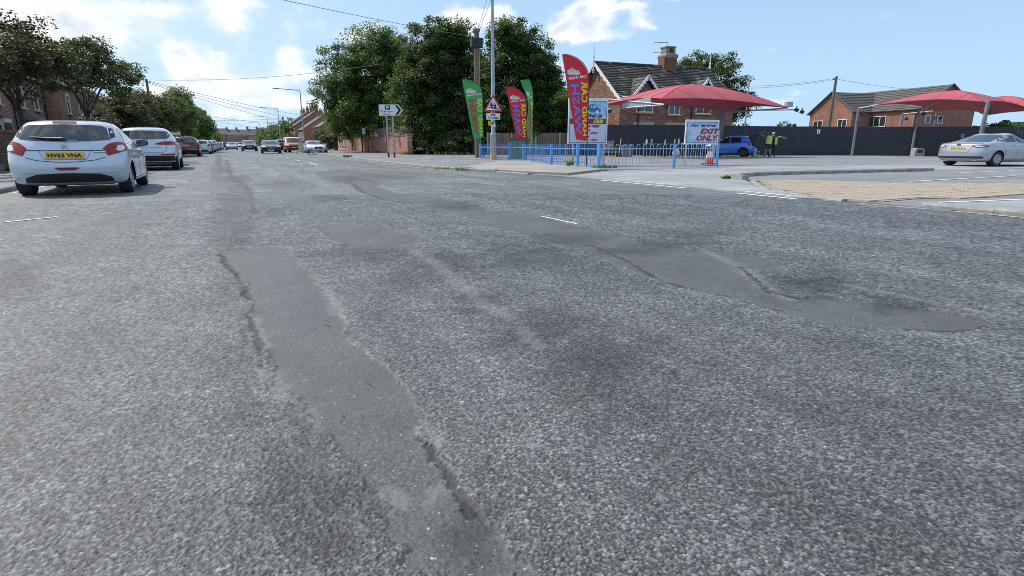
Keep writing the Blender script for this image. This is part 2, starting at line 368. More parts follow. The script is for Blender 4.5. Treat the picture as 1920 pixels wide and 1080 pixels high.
def asphalt(name, base, scale=95., bump=.3, amp=1.):
    """plain tarmac for footways and yard"""
    m = bpy.data.materials.new(name); m.use_nodes = True; g = NG(m.node_tree); b = g.n['Principled BSDF']
    tc = g.add('ShaderNodeTexCoord').outputs['Object']
    v1 = g.add('ShaderNodeTexVoronoi', inp={'Scale': scale}); g.l.new(tc, v1.inputs['Vector'])
    sp = g.add('ShaderNodeSeparateColor'); g.l.new(v1.outputs['Color'], sp.inputs[0])
    big = g.noise(tc, .35, 6, .62); mid = g.noise(tc, 2.2, 5, .65); fine = g.noise(tc, scale * 1.6, 4, .7)
    col = g.mix(1., base, g.ramp(sp.outputs[0], [(0, 1 - .25 * amp), (.5, 1.), (.95, 1 + .25 * amp), (1, 1 + .5 * amp)]), 'MULTIPLY')
    for f, st in ((fine, [(.25, 1 - .3 * amp), (.75, 1 + .3 * amp)]), (mid, [(.3, .84), (.7, 1.14)]), (big, [(.3, .72), (.55, 1.0), (.7, 1.22)])): col = g.mix(1., col, g.ramp(f, st), 'MULTIPLY')
    # oil drips and tyre scuffs
    mp = g.add('ShaderNodeMapping', inp={'Rotation': (0, 0, .6), 'Scale': (.25, 1.6, 1)}); g.l.new(tc, mp.inputs[0])
    sc = g.smooth(g.noise(mp.outputs[0], 1.1, 5, .6), .56, .72)
    col = g.mix(g.math('MULTIPLY', sc, .45), col, g.mix(1., col, (.5, .5, .52), 'MULTIPLY'))
    g.l.new(col, b.inputs['Base Color']); b.inputs['Roughness'].default_value = .75; b.inputs['Specular IOR Level'].default_value = .4
    bp = g.add('ShaderNodeBump', inp={'Strength': bump, 'Distance': .006}); g.l.new(g.math('ADD', v1.outputs['Distance'], fine), bp.inputs['Height'])
    g.l.new(bp.outputs[0], b.inputs['Normal']); MATS[name] = m; return m

def road_mat():
    m = bpy.data.materials.new('road_surface_dressing'); m.use_nodes = True; g = NG(m.node_tree); b = g.n['Principled BSDF']
    tc = g.add('ShaderNodeTexCoord').outputs['Object']
    A = {k: g.add('ShaderNodeAttribute', attribute_name=k).outputs['Fac'] for k in ('worn', 'stain', 'dust', 'crack', 'near', 'chip', 'cav')}
    sx = g.add('ShaderNodeSeparateXYZ'); g.l.new(tc, sx.inputs[0])
    v1 = g.add('ShaderNodeTexVoronoi', inp={'Scale': 80.}); g.l.new(tc, v1.inputs['Vector'])
    sp = g.add('ShaderNodeSeparateColor'); g.l.new(v1.outputs['Color'], sp.inputs[0])
    big = g.noise(tc, .35, 6, .62); mid = g.noise(tc, 2.0, 6, .66); fine = g.noise(tc, 260., 3, .7); grit = g.noise(tc, 70., 4, .7)
    near = A['near']
    cv = g.add('ShaderNodeMix', data_type='FLOAT'); g.l.new(near, cv.inputs[0]); g.l.new(sp.outputs[0], cv.inputs[2]); g.l.new(A['chip'], cv.inputs[3])
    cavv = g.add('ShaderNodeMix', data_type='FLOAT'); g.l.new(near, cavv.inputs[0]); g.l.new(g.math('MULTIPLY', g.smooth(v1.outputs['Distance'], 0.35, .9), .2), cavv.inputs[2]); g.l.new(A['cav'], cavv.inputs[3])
    chip = g.ramp(cv.outputs[0], [(0, .34), (.28, .72), (.6, 1.06), (.86, 1.46), (.97, 1.95), (.992, 2.5)])
    hue = g.ramp(g.math('FRACT', g.math('MULTIPLY', cv.outputs[0], 37.3)), [(0, (.96, 1.0, 1.05)), (.45, (1, 1, 1)), (.75, (1.05, 1.0, .94)), (.93, (.90, 1.05, 1.0))])
    col = g.mix(1., ROAD_BASE, chip, 'MULTIPLY'); col = g.mix(1., col, hue, 'MULTIPLY')
    col = g.mix(1., col, g.ramp(fine, [(.25, .60), (.75, 1.40)]), 'MULTIPLY')
    col = g.mix(g.math('MULTIPLY', cavv.outputs[0], .90), col, (.017, .017, .019))  # gaps between stones: black binder, with their shade put into the colour
    lm = g.add('ShaderNodeMapping', inp={'Scale': (1.1, .05, 1)}); g.l.new(tc, lm.inputs[0]); trk = g.noise(lm.outputs[0], 1.6, 5, .62)
    for f, st in ((mid, [(.28, .72), (.72, 1.28)]), (big, [(.3, .80), (.7, 1.18)]), (trk, [(.3, .72), (.7, 1.26)]), (grit, [(.3, .86), (.7, 1.14)])): col = g.mix(1., col, g.ramp(f, st), 'MULTIPLY')
    far = g.smooth(sx.outputs[1], 4., 16.)
    # further along: lost dressing in long ragged plates, old green lane tint
    fm = g.add('ShaderNodeMapping', inp={'Scale': (.55, .16, 1), 'Location': (3.1, 1.7, 0)}); g.l.new(tc, fm.inputs[0]); pn = g.noise(fm.outputs[0], 1.5, 6, .62)
    pl = g.math('MULTIPLY', g.smooth(pn, .555, .57), far); ed = g.math('MULTIPLY', g.math('MULTIPLY', g.smooth(pn, .53, .556), g.math('SUBTRACT', 1., g.smooth(pn, .556, .566))), far)
    gn = g.smooth(g.noise(tc, .16, 4, .6), .42, .62)
    col = g.mix(g.math('MULTIPLY', gn, g.math('MULTIPLY', far, .8)), col, g.mix(1., col, (.86, 1.07, 1.04), 'MULTIPLY'))
    col = g.mix(g.math('MULTIPLY', pl, .7), col, g.mix(1., (.100, .100, .102), g.ramp(mid, [(.3, .85), (.7, 1.15)]), 'MULTIPLY'))
    col = g.mix(g.math('MULTIPLY', ed, .75), col, (.045, .045, .047))
    # worn patches: smooth fine-grained lower course
    wcol = g.mix(1., WORN_BASE, g.ramp(mid, [(.3, .80), (.72, 1.2)]), 'MULTIPLY'); wcol = g.mix(1., wcol, g.ramp(grit, [(.28, .66), (.72, 1.34)]), 'MULTIPLY')
    wcol = g.mix(1., wcol, g.ramp(fine, [(.25, .7), (.75, 1.3)]), 'MULTIPLY'); wcol = g.mix(g.math('GREATER_THAN', cv.outputs[0], .975), wcol, (.38, .38, .37))
    col = g.mix(A['worn'], col, wcol)
    col = g.mix(g.math('MULTIPLY', A['stain'], .75), col, g.mix(1., col, (.36, .36, .37), 'MULTIPLY'))
    col = g.mix(g.math('MULTIPLY', A['dust'], .21), col, (.33, .325, .31))
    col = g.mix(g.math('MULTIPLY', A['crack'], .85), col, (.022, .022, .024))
    g.l.new(col, b.inputs['Base Color']); b.inputs['Roughness'].default_value = .60; b.inputs['Specular IOR Level'].default_value = .5
    hgt = g.math('ADD', g.math('MULTIPLY', fine, .35), g.math('MULTIPLY', g.math('SUBTRACT', 1., near), g.math('MULTIPLY', g.math('SUBTRACT', 1., v1.outputs['Distance']), g.math('ADD', sp.outputs[1], .5))))
    bp = g.add('ShaderNodeBump', inp={'Strength': .75, 'Distance': .006}); g.l.new(hgt, bp.inputs['Height']); g.l.new(bp.outputs[0], b.inputs['Normal'])
    MATS['road_surface_dressing'] = m; return m
ROAD_BASE, WORN_BASE = (.147, .147, .150), (.080, .079, .081)
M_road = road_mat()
M_lot = asphalt('car_wash_tarmac', (.225, .222, .23), 95., .2, .6)
M_pave = asphalt('footway_tarmac', (.215, .213, .215), 120.)
M_apron = asphalt('pale_concrete_apron', (.29, .293, .296), 60., .12, .4)
M_flag = asphalt('buff_footway_paving', (.33, .30, .26), 60., .12, .4)
M_line = mat('road_line_paint', (.66, .66, .64), .7, 0, 9, .22)
M_yline = mat('faded_yellow_line_paint', (.50, .46, .30), .75, 0, 9, .25)
M_soil = mat('verge_soil_grass', (.10, .105, .06), .95, 0, 2.5, .35, .6, 20)

def right_edge(y):
    P = RE
    return float(np.interp(y, [p[0] for p in P], [p[1] for p in P]))
RE = [(-30, 9.6), (3, 9.75), (4.6, 9.83), (6, 9.75), (7.2, 9.42), (10, 9.45), (14.4, 9.36), (18, 8.67), (21, 7.8), (24.8, 7.3), (29.5, 7.3), (38, 7.45), (55, 8.0), (80, 8.4), (420, 8.4)]
LX = -4.4

def _hash(i, j, k):
    h = (i.astype(np.int64) * 374761393 + j.astype(np.int64) * 668265263 + k * 2147483647 + 1013904223) & 0xffffffff
    h = ((h ^ (h >> 13)) * 1274126177) & 0xffffffff; h = ((h ^ (h >> 16)) * 2246822519) & 0xffffffff
    return ((h ^ (h >> 15)) & 0xffffff) / 16777216.
def vnoise(x, y, sc, seed=0, octv=4, rough=.55):
    out = np.zeros_like(x); amp = 1.; tot = 0
    for o in range(octv):
        u, v = x * sc, y * sc; i, j = np.floor(u), np.floor(v); f, q = u - i, v - j; f = f * f * (3 - 2 * f); q = q * q * (3 - 2 * q)
        a, b2, c, d = (_hash(i, j, seed + o), _hash(i + 1, j, seed + o), _hash(i, j + 1, seed + o), _hash(i + 1, j + 1, seed + o))
        out += amp * ((a * (1 - f) + b2 * f) * (1 - q) + (c * (1 - f) + d * f) * q); tot += amp; amp *= rough; sc *= 2.03
    return out / tot
def chips(x, y, c, hmax, seed):
    """angular stones bedded in binder: each a tilted flat top of its own height; returns height and stone id"""
    gi, gj = np.floor(x / c), np.floor(y / c); best = np.full(x.shape, -1.); idv = np.zeros_like(x)
    for di in (-1, 0, 1):
        for dj in (-1, 0, 1):
            i, j = gi + di, gj + dj
            cx = (i + .1 + .8 * _hash(i, j, seed)) * c; cy = (j + .1 + .8 * _hash(i, j, seed + 1)) * c; dx, dy = x - cx, y - cy
            th = _hash(i, j, seed + 2) * 3.1416; st = .75 + .6 * _hash(i, j, seed + 3); ca, sa = np.cos(th), np.sin(th)
            ux, uy = (dx * ca + dy * sa) * st, (-dx * sa + dy * ca) / st; dist = (np.abs(ux) ** 2.6 + np.abs(uy) ** 2.6) ** (1 / 2.6)
            rad = c * (.17 + .33 * _hash(i, j, seed + 4))
            h = hmax * (.25 + .75 * _hash(i, j, seed + 5)) + (dx * (_hash(i, j, seed + 6) - .5) + dy * (_hash(i, j, seed + 7) - .5)) * .55 - np.maximum(0, dist - rad) * 1.7
            up = h > best; best = np.where(up, h, best); idv = np.where(up, _hash(i, j, seed + 8), idv)
    return best, idv

def road_masks(px, py):
    N = px.size; worn = np.full(N, -1.)
    for poly in WORN:
        q = np.array(poly); lo = q.min(0) - 1; hi = q.max(0) + 1
        sel = (px > lo[0]) & (px < hi[0]) & (py > lo[1]) & (py < hi[1]); sx, sy = px[sel], py[sel]; dd = np.full(sx.size, 9.); ii = np.zeros(sx.size, bool)
        for (ax, ay), (bx, by) in zip(poly, poly[1:] + poly[:1]):
            vx, vy = bx - ax, by - ay; L = vx * vx + vy * vy + 1e-12; u = np.clip(((sx - ax) * vx + (sy - ay) * vy) / L, 0, 1)
            dd = np.minimum(dd, np.hypot(sx - ax - u * vx, sy - ay - u * vy))
            ii ^= ((ay > sy) != (by > sy)) & (sx < (bx - ax) * (sy - ay) / (by - ay + 1e-12) + ax)
        worn[sel] = np.maximum(worn[sel], np.where(ii, dd, -dd))
    n1 = vnoise(px, py, 5., 11, 5, .62) - .5; n2 = vnoise(px, py, 28., 12, 4, .65) - .5
    sdn = worn + n1 * .16 + n2 * .07
    w = np.clip((sdn + .008) / .024, 0, 1); w = w * w * (3 - 2 * w)
    thin = np.clip((vnoise(px, py, 2.2, 13, 5, .6) - .38) / .22, 0, 1)          # dressing clings on in places
    w = w * (.80 + .20 * thin)
    low = np.clip((2.3 - py) / 1.1, 0, 1) * (px < 1.2)                       # nearest stretch is only half worn through
    w = w * (1 - low * np.clip(1.15 - 1.5 * vnoise(px, py, 3.2, 15, 5, .62) - .2, 0, .75))
    rimd = np.clip(1 - np.abs(sdn + .05) / .06, 0, 1) * (1 - w)
    stain = np.zeros(N)
    for (cx, cy, ux, uy, vx, vy) in STAIN:
        det = ux * vy - uy * vx; a = ((px - cx) * vy - (py - cy) * vx) / det; b = ((py - cy) * ux - (px - cx) * uy) / det
        stain = np.maximum(stain, np.exp(-(a * a + b * b) * .9))
    sn = vnoise(px, py, 7., 14, 6, .68)
    stain = np.clip((stain + (sn - .5) * 1.5 - .22) / .75, 0, 1) * np.clip(stain * 3, 0, 1)
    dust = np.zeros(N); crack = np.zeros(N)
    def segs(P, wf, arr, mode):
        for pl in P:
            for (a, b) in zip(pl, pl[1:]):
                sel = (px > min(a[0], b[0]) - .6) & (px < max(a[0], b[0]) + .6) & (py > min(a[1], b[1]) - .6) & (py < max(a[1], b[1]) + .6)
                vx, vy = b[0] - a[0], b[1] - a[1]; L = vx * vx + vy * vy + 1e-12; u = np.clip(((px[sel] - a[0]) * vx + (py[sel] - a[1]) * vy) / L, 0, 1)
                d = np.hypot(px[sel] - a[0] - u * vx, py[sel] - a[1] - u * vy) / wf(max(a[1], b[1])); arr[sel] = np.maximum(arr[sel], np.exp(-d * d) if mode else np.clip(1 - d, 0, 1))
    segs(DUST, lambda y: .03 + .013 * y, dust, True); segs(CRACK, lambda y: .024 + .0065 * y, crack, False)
    dust = np.clip((dust + (sn - .5) * 1.7 + n2 * 1.2 - .42) / .6, 0, 1) * np.clip(dust * 2.5, 0, 1); dust = np.maximum(dust, rimd * np.clip((n1 + n2 + .12) * 3, 0, 1) * .55)
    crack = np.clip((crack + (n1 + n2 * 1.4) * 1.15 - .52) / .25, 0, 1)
    return w, stain, dust, crack

def build_road():
    """one carriageway mesh: stone-by-stone relief close up, plain sheet beyond"""
    # close range: rings round the viewing spot, spacing growing with distance
    NA, D0, D1, s = 700, .72, 12.0, .0027
    D = np.exp(np.arange(math.log(D0), math.log(D1), s)); az = YAW + np.linspace(R(-57), R(57), NA)
    X = D[:, None] * np.sin(az)[None, :]; Y = D[:, None] * np.cos(az)[None, :]; n1 = X.size; px, py = X.ravel(), Y.ravel()
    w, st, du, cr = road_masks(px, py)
    h1, id1 = chips(px, py, .0086, .0050, 1); h2, id2 = chips(px, py, .0048, .0024, 40)
    h3, id3 = chips(px, py, .017, .0050, 70); h3 = np.where(id3 > .86, h3, -1.); big3 = h3 > np.maximum(h1, h2)
    h1 = np.where(big3, h3, h1); id1 = np.where(big3, (id3 - .86) / .14, id1)
    bed = vnoise(px, py, 60., 20, 3) * .0012
    H = np.maximum(np.maximum(h1, h2), -.0016); idc = np.where(h1 >= h2, id1, id2)
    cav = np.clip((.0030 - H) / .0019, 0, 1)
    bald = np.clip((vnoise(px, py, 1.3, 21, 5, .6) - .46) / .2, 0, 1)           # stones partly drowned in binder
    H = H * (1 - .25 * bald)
    Hw = h2 * .28 + np.maximum(h1 - .0028, 0) * .5
    z = H * (1 - w) + Hw * w + bed - .0065 * w - .004 * st - .005 * cr
    z += (vnoise(px, py, 3.5, 22, 3) - .5) * .007 * (1 - .4 * w) + (vnoise(px, py, 14., 23, 3) - .5) * .0016 + (vnoise(px, py, .7, 24, 2) - .5) * .02
    z *= np.clip((D1 - np.repeat(D, NA)) / 1.2, 0, 1)
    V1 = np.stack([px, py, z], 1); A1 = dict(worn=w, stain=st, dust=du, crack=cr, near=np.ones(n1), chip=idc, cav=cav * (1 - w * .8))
    idx = np.arange(n1).reshape(len(D), NA); F1 = np.stack([idx[:-1, :-1], idx[:-1, 1:], idx[1:, 1:], idx[1:, :-1]], -1).reshape(-1, 4)
    ok = (px > LX - .05) & (px < np.interp(py, [p[0] for p in RE], [p[1] for p in RE]) + .05); F1 = F1[ok[F1].all(1)]
    # the rest of the road
    ys = [-30, -15, -6, -2, -.8]; y = -.3
    while y < 34: ys.append(y); y += max(.05, .012 * max(y, 0))
    while y < 420: ys.append(y); y += max(.6, .03 * y)
    ys.append(420); ys = np.array(ys); re = np.interp(ys, [p[0] for p in RE], [p[1] for p in RE]); t = np.linspace(0, 1, 300)
    X = LX + (re[:, None] - LX) * t[None, :]; Y = np.repeat(ys[:, None], len(t), 1); px, py = X.ravel(), Y.ravel(); n2 = px.size
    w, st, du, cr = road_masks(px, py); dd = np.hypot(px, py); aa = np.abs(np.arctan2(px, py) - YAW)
    under = np.clip((11.6 - dd) / .4, 0, 1) * np.clip((R(55) - aa) / R(3), 0, 1) * (dd > .95)
    z = -.0065 * w * np.clip((60 - py) / 40, 0, 1) - .006 * st + (vnoise(px, py, .7, 24, 2) - .5) * .02 * np.clip((dd - 12) / 3, 0, 1) * np.clip((60 - py) / 40, 0, 1) - .06 * under
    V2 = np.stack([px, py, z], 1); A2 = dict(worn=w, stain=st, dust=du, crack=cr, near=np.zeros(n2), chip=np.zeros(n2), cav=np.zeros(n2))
    idx = np.arange(n2).reshape(X.shape) + n1; F2 = np.stack([idx[:-1, :-1], idx[:-1, 1:], idx[1:, 1:], idx[1:, :-1]], -1).reshape(-1, 4)
    # faces wholly under the close-range relief are dropped
    un = np.r_[np.zeros(n1), under] > .99; F2 = F2[~un[F2].all(1)]
    V = np.concatenate([V1, V2]); F = np.concatenate([F1, F2]).astype(np.int32)
    # keep only used vertices
    used = np.zeros(len(V), bool); used[F.ravel()] = True; rm = np.cumsum(used) - 1; F = rm[F].astype(np.int32); V = V[used]
    me = bpy.data.meshes.new('road'); me.vertices.add(len(V)); me.vertices.foreach_set('co', V.astype(np.float32).ravel())
    me.loops.add(F.size); me.loops.foreach_set('vertex_index', F.ravel()); me.polygons.add(len(F)); me.polygons.foreach_set('loop_start', np.arange(0, F.size, 4, dtype=np.int32))
    me.update(calc_edges=True); me.polygons.foreach_set('use_smooth', [True] * len(F))
    if me.polygons[0].normal.z < 0: me.flip_normals()
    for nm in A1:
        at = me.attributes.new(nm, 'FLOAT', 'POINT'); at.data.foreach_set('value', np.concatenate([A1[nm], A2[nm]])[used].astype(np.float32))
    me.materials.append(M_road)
    return tag(link('road', me), kind='structure')

def sheet(name, poly, z, m, step=None, zf=None, kind='structure', thick=None, parent=None):
    """flat ground sheet from an outline; follows lot_z when zf is given"""
    bm = bmesh.new(); f = bm.faces.new([bm.verts.new((x, y, 0)) for x, y in poly])
    if step:
        xs = [p[0] for p in poly]; ys = [p[1] for p in poly]
        for ax, lo, hi in ((0, min(xs), max(xs)), (1, min(ys), max(ys))):
            k = lo + step
            while k < hi:
                bmesh.ops.bisect_plane(bm, geom=bm.verts[:] + bm.edges[:] + bm.faces[:], plane_co=(k, k, 0), plane_no=(1, 0, 0) if ax == 0 else (0, 1, 0)); k += step
    for v in bm.verts: v.co.z = z + (zf(v.co.x, v.co.y) if zf else 0)
    bmesh.ops.recalc_face_normals(bm, faces=bm.faces)
    if bm.faces and sum(f.normal.z for f in bm.faces) < 0: bmesh.ops.reverse_faces(bm, faces=bm.faces)
    if thick:
        r = bmesh.ops.extrude_face_region(bm, geom=bm.faces[:])
        # the extruded copy becomes the underside
        for e in r['geom']:
            if isinstance(e, bmesh.types.BMVert): e.co.z -= thick
        bmesh.ops.recalc_face_normals(bm, faces=bm.faces)
    me = bpy.data.meshes.new(name); bm.to_mesh(me); bm.free(); me.materials.append(m)
    o = link(name, me, parent)
    return tag(o, kind=kind) if parent is None else o

def build_ground():
    g = MB(); S = 1800
    g.grid(lambda u, v: ((u - .5) * 2 * S, (v - .5) * 2 * S + 300, -.10), 24, 24)
    tag(g.build('ground', M_soil), kind='structure')
    build_road()
    # right: tarmac footway with raised kerb before the car wash mouth
    sheet('tarmac_footway', [(9.92, -30), (60, -30), (60, 4.2), (30, 6.3), (12.75, 6.3), (10.6, 6.6), (9.70, 6.5), (9.72, 4.9), (9.92, 4.8)], .021, M_pave, thick=.05)
    # beyond the mouth: footway in front of the railings
    near = [(RE_x + .13, yy) for yy, RE_x in [(y, right_edge(y)) for y in (19, 20, 21, 22.5, 24.8, 27, 29.5, 34, 38, 46, 55, 65, 80, 120, 200, 420)]]
    far = [(30, 420), (20, 200), (18, 120), (17.2, 100), (16.0, 84), (15.0, 69), (14.3, 52.5), (16.2, 54.2), (24, 46), (15.2, 37.2), (14.6, 31.4), (14.9, 29.4), (13.1, 23.1), (12.9, 18.95), (9.6, 19)]
    sheet('footway', near + far, .09, M_pave, thick=.11)
    sheet('tarmac_base', [(9.35, -30), (90, -30), (90, 60), (15, 60), (9.35, 19)], -.012, M_lot)
    # buff flags at the corner beside the railings
    sheet('buff_footway_paving', [(9.6, 15.9), (12.3, 17.9), (12.85, 18.95), (12.95, 20.7), (13.05, 23.2), (14.9, 29.3), (13.6, 29.8), (8.6, 22.4), (8.25, 20.2), (8.95, 17.6)], .096, M_flag, thick=.12)
    # car wash yard
    yard = [(13.1, 19.0), (13.3, 23.2), (15.2, 29.4), (14.9, 31.4), (15.3, 37.0), (24, 46.0), (33, 50), (75, 34), (75, 4.4), (30, 5.75), (24, 5.9), (10.6, 6.5), (11.5, 9.3), (12.9, 11.2), (12.8, 12.4), (12.6, 17.4)]
    sheet('car_wash_yard', yard, 0., M_lot, step=2.2, zf=lot_z)
    sheet('concrete_apron', [(9.42, 7.4), (9.58, 10.2), (9.46, 14.4), (8.95, 17.1), (12.4, 17.75), (14, 18.4), (19.4, 18.75), (23, 18.6), (60, 12.0), (60, 9.2), (30, 12.6), (24.3, 12.9), (15.3, 13.55), (13.0, 12.4), (12.7, 11.5), (11, 9.65), (10.1, 8.1), (9.68, 7.0)], .004, M_apron, step=2.2, zf=lot_z, thick=.05)
    # parking bay tarmac between the wedge kerb and the buff blocks is the yard itself
    # pale strips behind the kerb on the near corner
    sheet('concrete_footway_strip', [(9.98, 5.4), (10.5, 5.75), (12.6, 5.25), (20, 5.0), (40, 3.6), (40, 1.0), (20, 2.7), (11.2, 3.6), (10.1, 3.2)], .029, M_apron, thick=.05)
    # left footway
    sheet('left_footway', [(LX - .13, -30), (LX - .13, 420), (-7.2, 420), (-7.2, -30)], .09, M_pave)
build_ground()

def kerb_run(name, pts, h, w, L=.91, side=1, m=None, drop=None):
    """individual kerb stones along a polyline (x,y); each one a stone of its own"""
    root = tag(link(name, None), kind='structure')
    acc = []; P = [Vector((*p, 0)) for p in pts]
    seg = [(P[i + 1] - P[i]).length for i in range(len(P) - 1)]; tot = sum(seg); n = max(1, int(tot / L)); cache = {}
    def at(s):
        for i, l in enumerate(seg):
            if s <= l or i == len(seg) - 1: return P[i] + (P[i + 1] - P[i]) * min(1.02, s / l)
            s -= l
    for k in range(n):
        a, b = at(k * L + .006), at((k + 1) * L - .006); d = (b - a); ln = d.length; c = (a + b) / 2
        rz = math.atan2(d.y, d.x); hh = h * (drop(c.x, c.y) if drop else 1)
        key = (round(ln, 1), round(hh, 2), random.randrange(3))
        if key not in cache:
            mb = MB(); bev = .018
            prof = [(-w / 2, -.12), (w / 2, -.12), (w / 2, hh), (-w / 2 + .03, hh), (-w / 2, hh - .03)] if side > 0 else [(-w / 2, -.12), (w / 2, -.12), (w / 2, hh - .03), (w / 2 - .03, hh), (-w / 2, hh)]
            mb.prism(prof, -ln / 2, ln / 2, axis='x'); cache[key] = mb.mesh('kerb_stone', m or M_kerb)
        o = link('kerb_stone', cache[key], root, (c.x, c.y, random.uniform(-.004, .004)), rz + random.uniform(-.006, .006))
    return root
kerb_run('right_kerb_near', [(9.69, -2.), (9.81, 3.), (9.90, 4.7), (9.87, 5.7)], .09, .14, side=-1, drop=lambda x, y: 1 if y < 4.6 else max(.35, 1 - (y - 4.6) * .55))
kerb_run('right_kerb_far', [(right_edge(y) + .065, y) for y in (17.2, 18, 19.5, 21, 22.5, 24.8, 27, 29.5, 34, 38, 46, 55, 70)], .115, .14, side=-1, drop=lambda x, y: 1 if y > 19 else .45)
kerb_run('left_kerb', [(LX - .07, 8), (LX - .07, 60)], .115, .14, side=1)
# wedge-shaped splitter kerb beside the entry lane
kerb_run('splitter_kerb', [(13.1, 11.9), (13.35, 12.55), (14.2, 13.05), (15.6, 13.35), (19.5, 13.1), (24.1, 12.75)], .13, .2, L=.75, side=1)
kerb_run('flush_edging', [(12.95, 11.5), (12.2, 10.75), (11.1, 9.6), (10.2, 8.1), (9.75, 7.0), (9.7, 6.2)], .035, .12, L=.6, side=1)

# buff block paving: every blister slab a piece of its own
def block_paving():
    root = tag(link('tactile_paving', None), kind='structure')
    outline = [(12.88, 11.25), (11.15, 9.5), (10.28, 8.0), (9.86, 6.95), (9.82, 6.35), (9.95, 6.05), (11.1, 6.15), (12.62, 5.75), (15.2, 5.9), (19.5, 5.9), (17.3, 7.6), (15.3, 8.9), (14.5, 10.2), (13.2, 11.15)]
    def inside(x, y):
        c = False
        for (ax, ay), (bx, by) in zip(outline, outline[1:] + outline[:1]):
            if (ay > y) != (by > y) and x < (bx - ax) * (y - ay) / (by - ay) + ax: c = not c
        return c
    M_slab = mat('buff_blister_slab', (.365, .305, .238), .85, 0, 1.1, .16, .2, 50)
    S = .40; meshes = []
    for k in range(3):
        mb = MB(); mb.box((0, 0, -.02), (S - .022, S - .022, .05))
        for i in range(4):
            for j in range(4):
                x, y = (i - 1.5) * S / 4.05, (j - 1.5) * S / 4.05
                n = len(mb.v)
                for r, z in ((.028, .004), (.018, .011)):
                    for q in range(6): mb.v.append((x + r * math.cos(q * 1.047), y + r * math.sin(q * 1.047), z))
                for q in range(6):
                    q2 = (q + 1) % 6; mb.f.append((n + q, n + q2, n + 6 + q2, n + 6 + q)); mb.m.append(0)
                mb.f.append(tuple(n + 6 + q for q in range(6))); mb.m.append(0)
        meshes.append(mb.mesh('paving_slab', M_slab, fix=False))
    x = 9.6
    while x < 20:
        y = 5.6
        while y < 11.6:
            if inside(x, y): link('paving_slab', random.choice(meshes), root, (x, y, .034 + random.uniform(-.003, .004)), random.uniform(-.012, .012))
            y += S
        x += S
    sheet('mortar_bed', outline, .030, mat('mortar_bed', (.27, .235, .18), .95, 0, 5, .2), parent=root)
block_paving()

# painted lines
def line(name, pts, w, m, z, zf=None, dash=None, parent=None):
    mb = MB(); P = [Vector((*p, 0)) for p in pts]; tot = 0; out = []
    for a, b in zip(P, P[1:]):
        L = (b - a).length; n = max(1, int(L / 1.2)); t = (b - a).normalized(); nn = Vector((-t.y, t.x, 0)) * w / 2
        for k in range(n):
            s, e = a + (b - a) * k / n, a + (b - a) * (k + 1) / n
            if dash and ((tot + L * k / n) % (dash[0] + dash[1])) > dash[0]: continue
            q = [s - nn, e - nn, e + nn, s + nn]
            mb.quad([(v.x, v.y, z + (zf(v.x, v.y) if zf else 0)) for v in q])
        tot += L
    if mb.f:
        o = mb.build(name, m, parent); return tag(o, kind='structure')
line('edge_line', [(9.68, -4), (9.72, 3.4), (9.72, 5.0), (9.56, 6.2)], .07, M_yline, .006)
line('give_way_line', [(9.30, 7.2), (9.36, 10.2), (9.26, 13.6)], .12, M_line, .006, dash=(1.3, .5))
line('give_way_line', [(9.62, 7.6), (9.75, 10.0), (9.62, 12.4)], .10, M_line, .010, lot_z, dash=(.9, .6))
line('centre_line_dash', [(3.80, 6.95), (3.84, 6.1)], .045, M_line, .007)
line('parking_line', [(-3.6, 8.75), (-2.3, 9.85)], .05, M_line, .007)
line('parking_line', [(LX + .2, 15), (LX + .2, 40)], .05, M_line, .007, dash=(2, 3))
line('centre_line_dash', [(3.7, 30), (3.7, 120)], .1, M_line, .006, dash=(2.4, 5))
line('edge_line', [(right_edge(y) - .18, y) for y in (22, 25, 30, 38, 55, 80)], .08, M_yline, .006)
line('footway_line', [(12.9, 20.5), (10.3, 27.2), (9.6, 34), (9.7, 45)], .09, M_line, .098, dash=(2.4, 1.2))
line('footway_line', [(12.2, 30.2), (11.0, 36.5), (12.6, 40)], .09, M_line, .098)
for a, b in (((21.7, 30.9), (26.3, 26.2)), ((22.4, 26.5), (28.5, 21.0)), ((19.4, 23.5), (25.8, 20.8)), ((27.5, 26.5), (34.5, 20.5)), ((16.2, 9.25), (22.3, 9.55)), ((22.3, 11.35), (30, 11.6)), ((23.5, 7.3), (30, 7.9)),
             ((33.5, 29.8), (40.5, 23.5)), ((36, 25.6), (42, 20.2))):
    line('bay_line', [a, b], .09, M_line, .011, lot_z)
line('footway_line', [(10.6, 5.55), (12.6, 5.22), (18, 4.6)], .1, M_line, .036)
line('footway_line', [(10.3, 4.1), (14, 3.75), (20, 3.1)], .08, M_line, .036)
# ------------------------------------------------------------------ buildings
M_brick_t = brick_mat('red_terrace_brick', (.25, .085, .05), (.34, .13, .075))
M_brick_o = brick_mat('orange_flank_brick', (.38, .12, .055), (.45, .17, .08))
M_brick_h = brick_mat('mottled_red_brick', (.20, .075, .048), (.30, .115, .07), mortar=(.26, .2, .16), fleck=(.36, .24, .16), bw=.29, bh=.075)
M_brick_n = brick_mat('new_red_brick', (.25, .085, .055), (.32, .12, .078), mortar=(.36, .28, .23), var=.32, bw=.29)
M_brick_w = brick_mat('old_wall_brick', (.34, .115, .07), (.45, .18, .11), mortar=(.33, .26, .2), fleck=(.44, .30, .24))
M_brick_g = brick_mat('garden_wall_brick', (.15, .075, .045), (.22, .11, .06), mortar=(.24, .2, .16))
M_slate = brick_mat('slate_roof_tiles', (.10, .095, .095), (.14, .13, .125), mortar=(.05, .048, .046), bw=.3, bh=.2, msize=.012, rough=.7)
M_tile_b = brick_mat('mossy_brown_roof_tiles', (.042, .037, .035), (.085, .075, .068), mortar=(.022, .02, .019), bw=.42, bh=.24, fleck=(.20, .19, .165), msize=.03, rough=.75, var=.45)
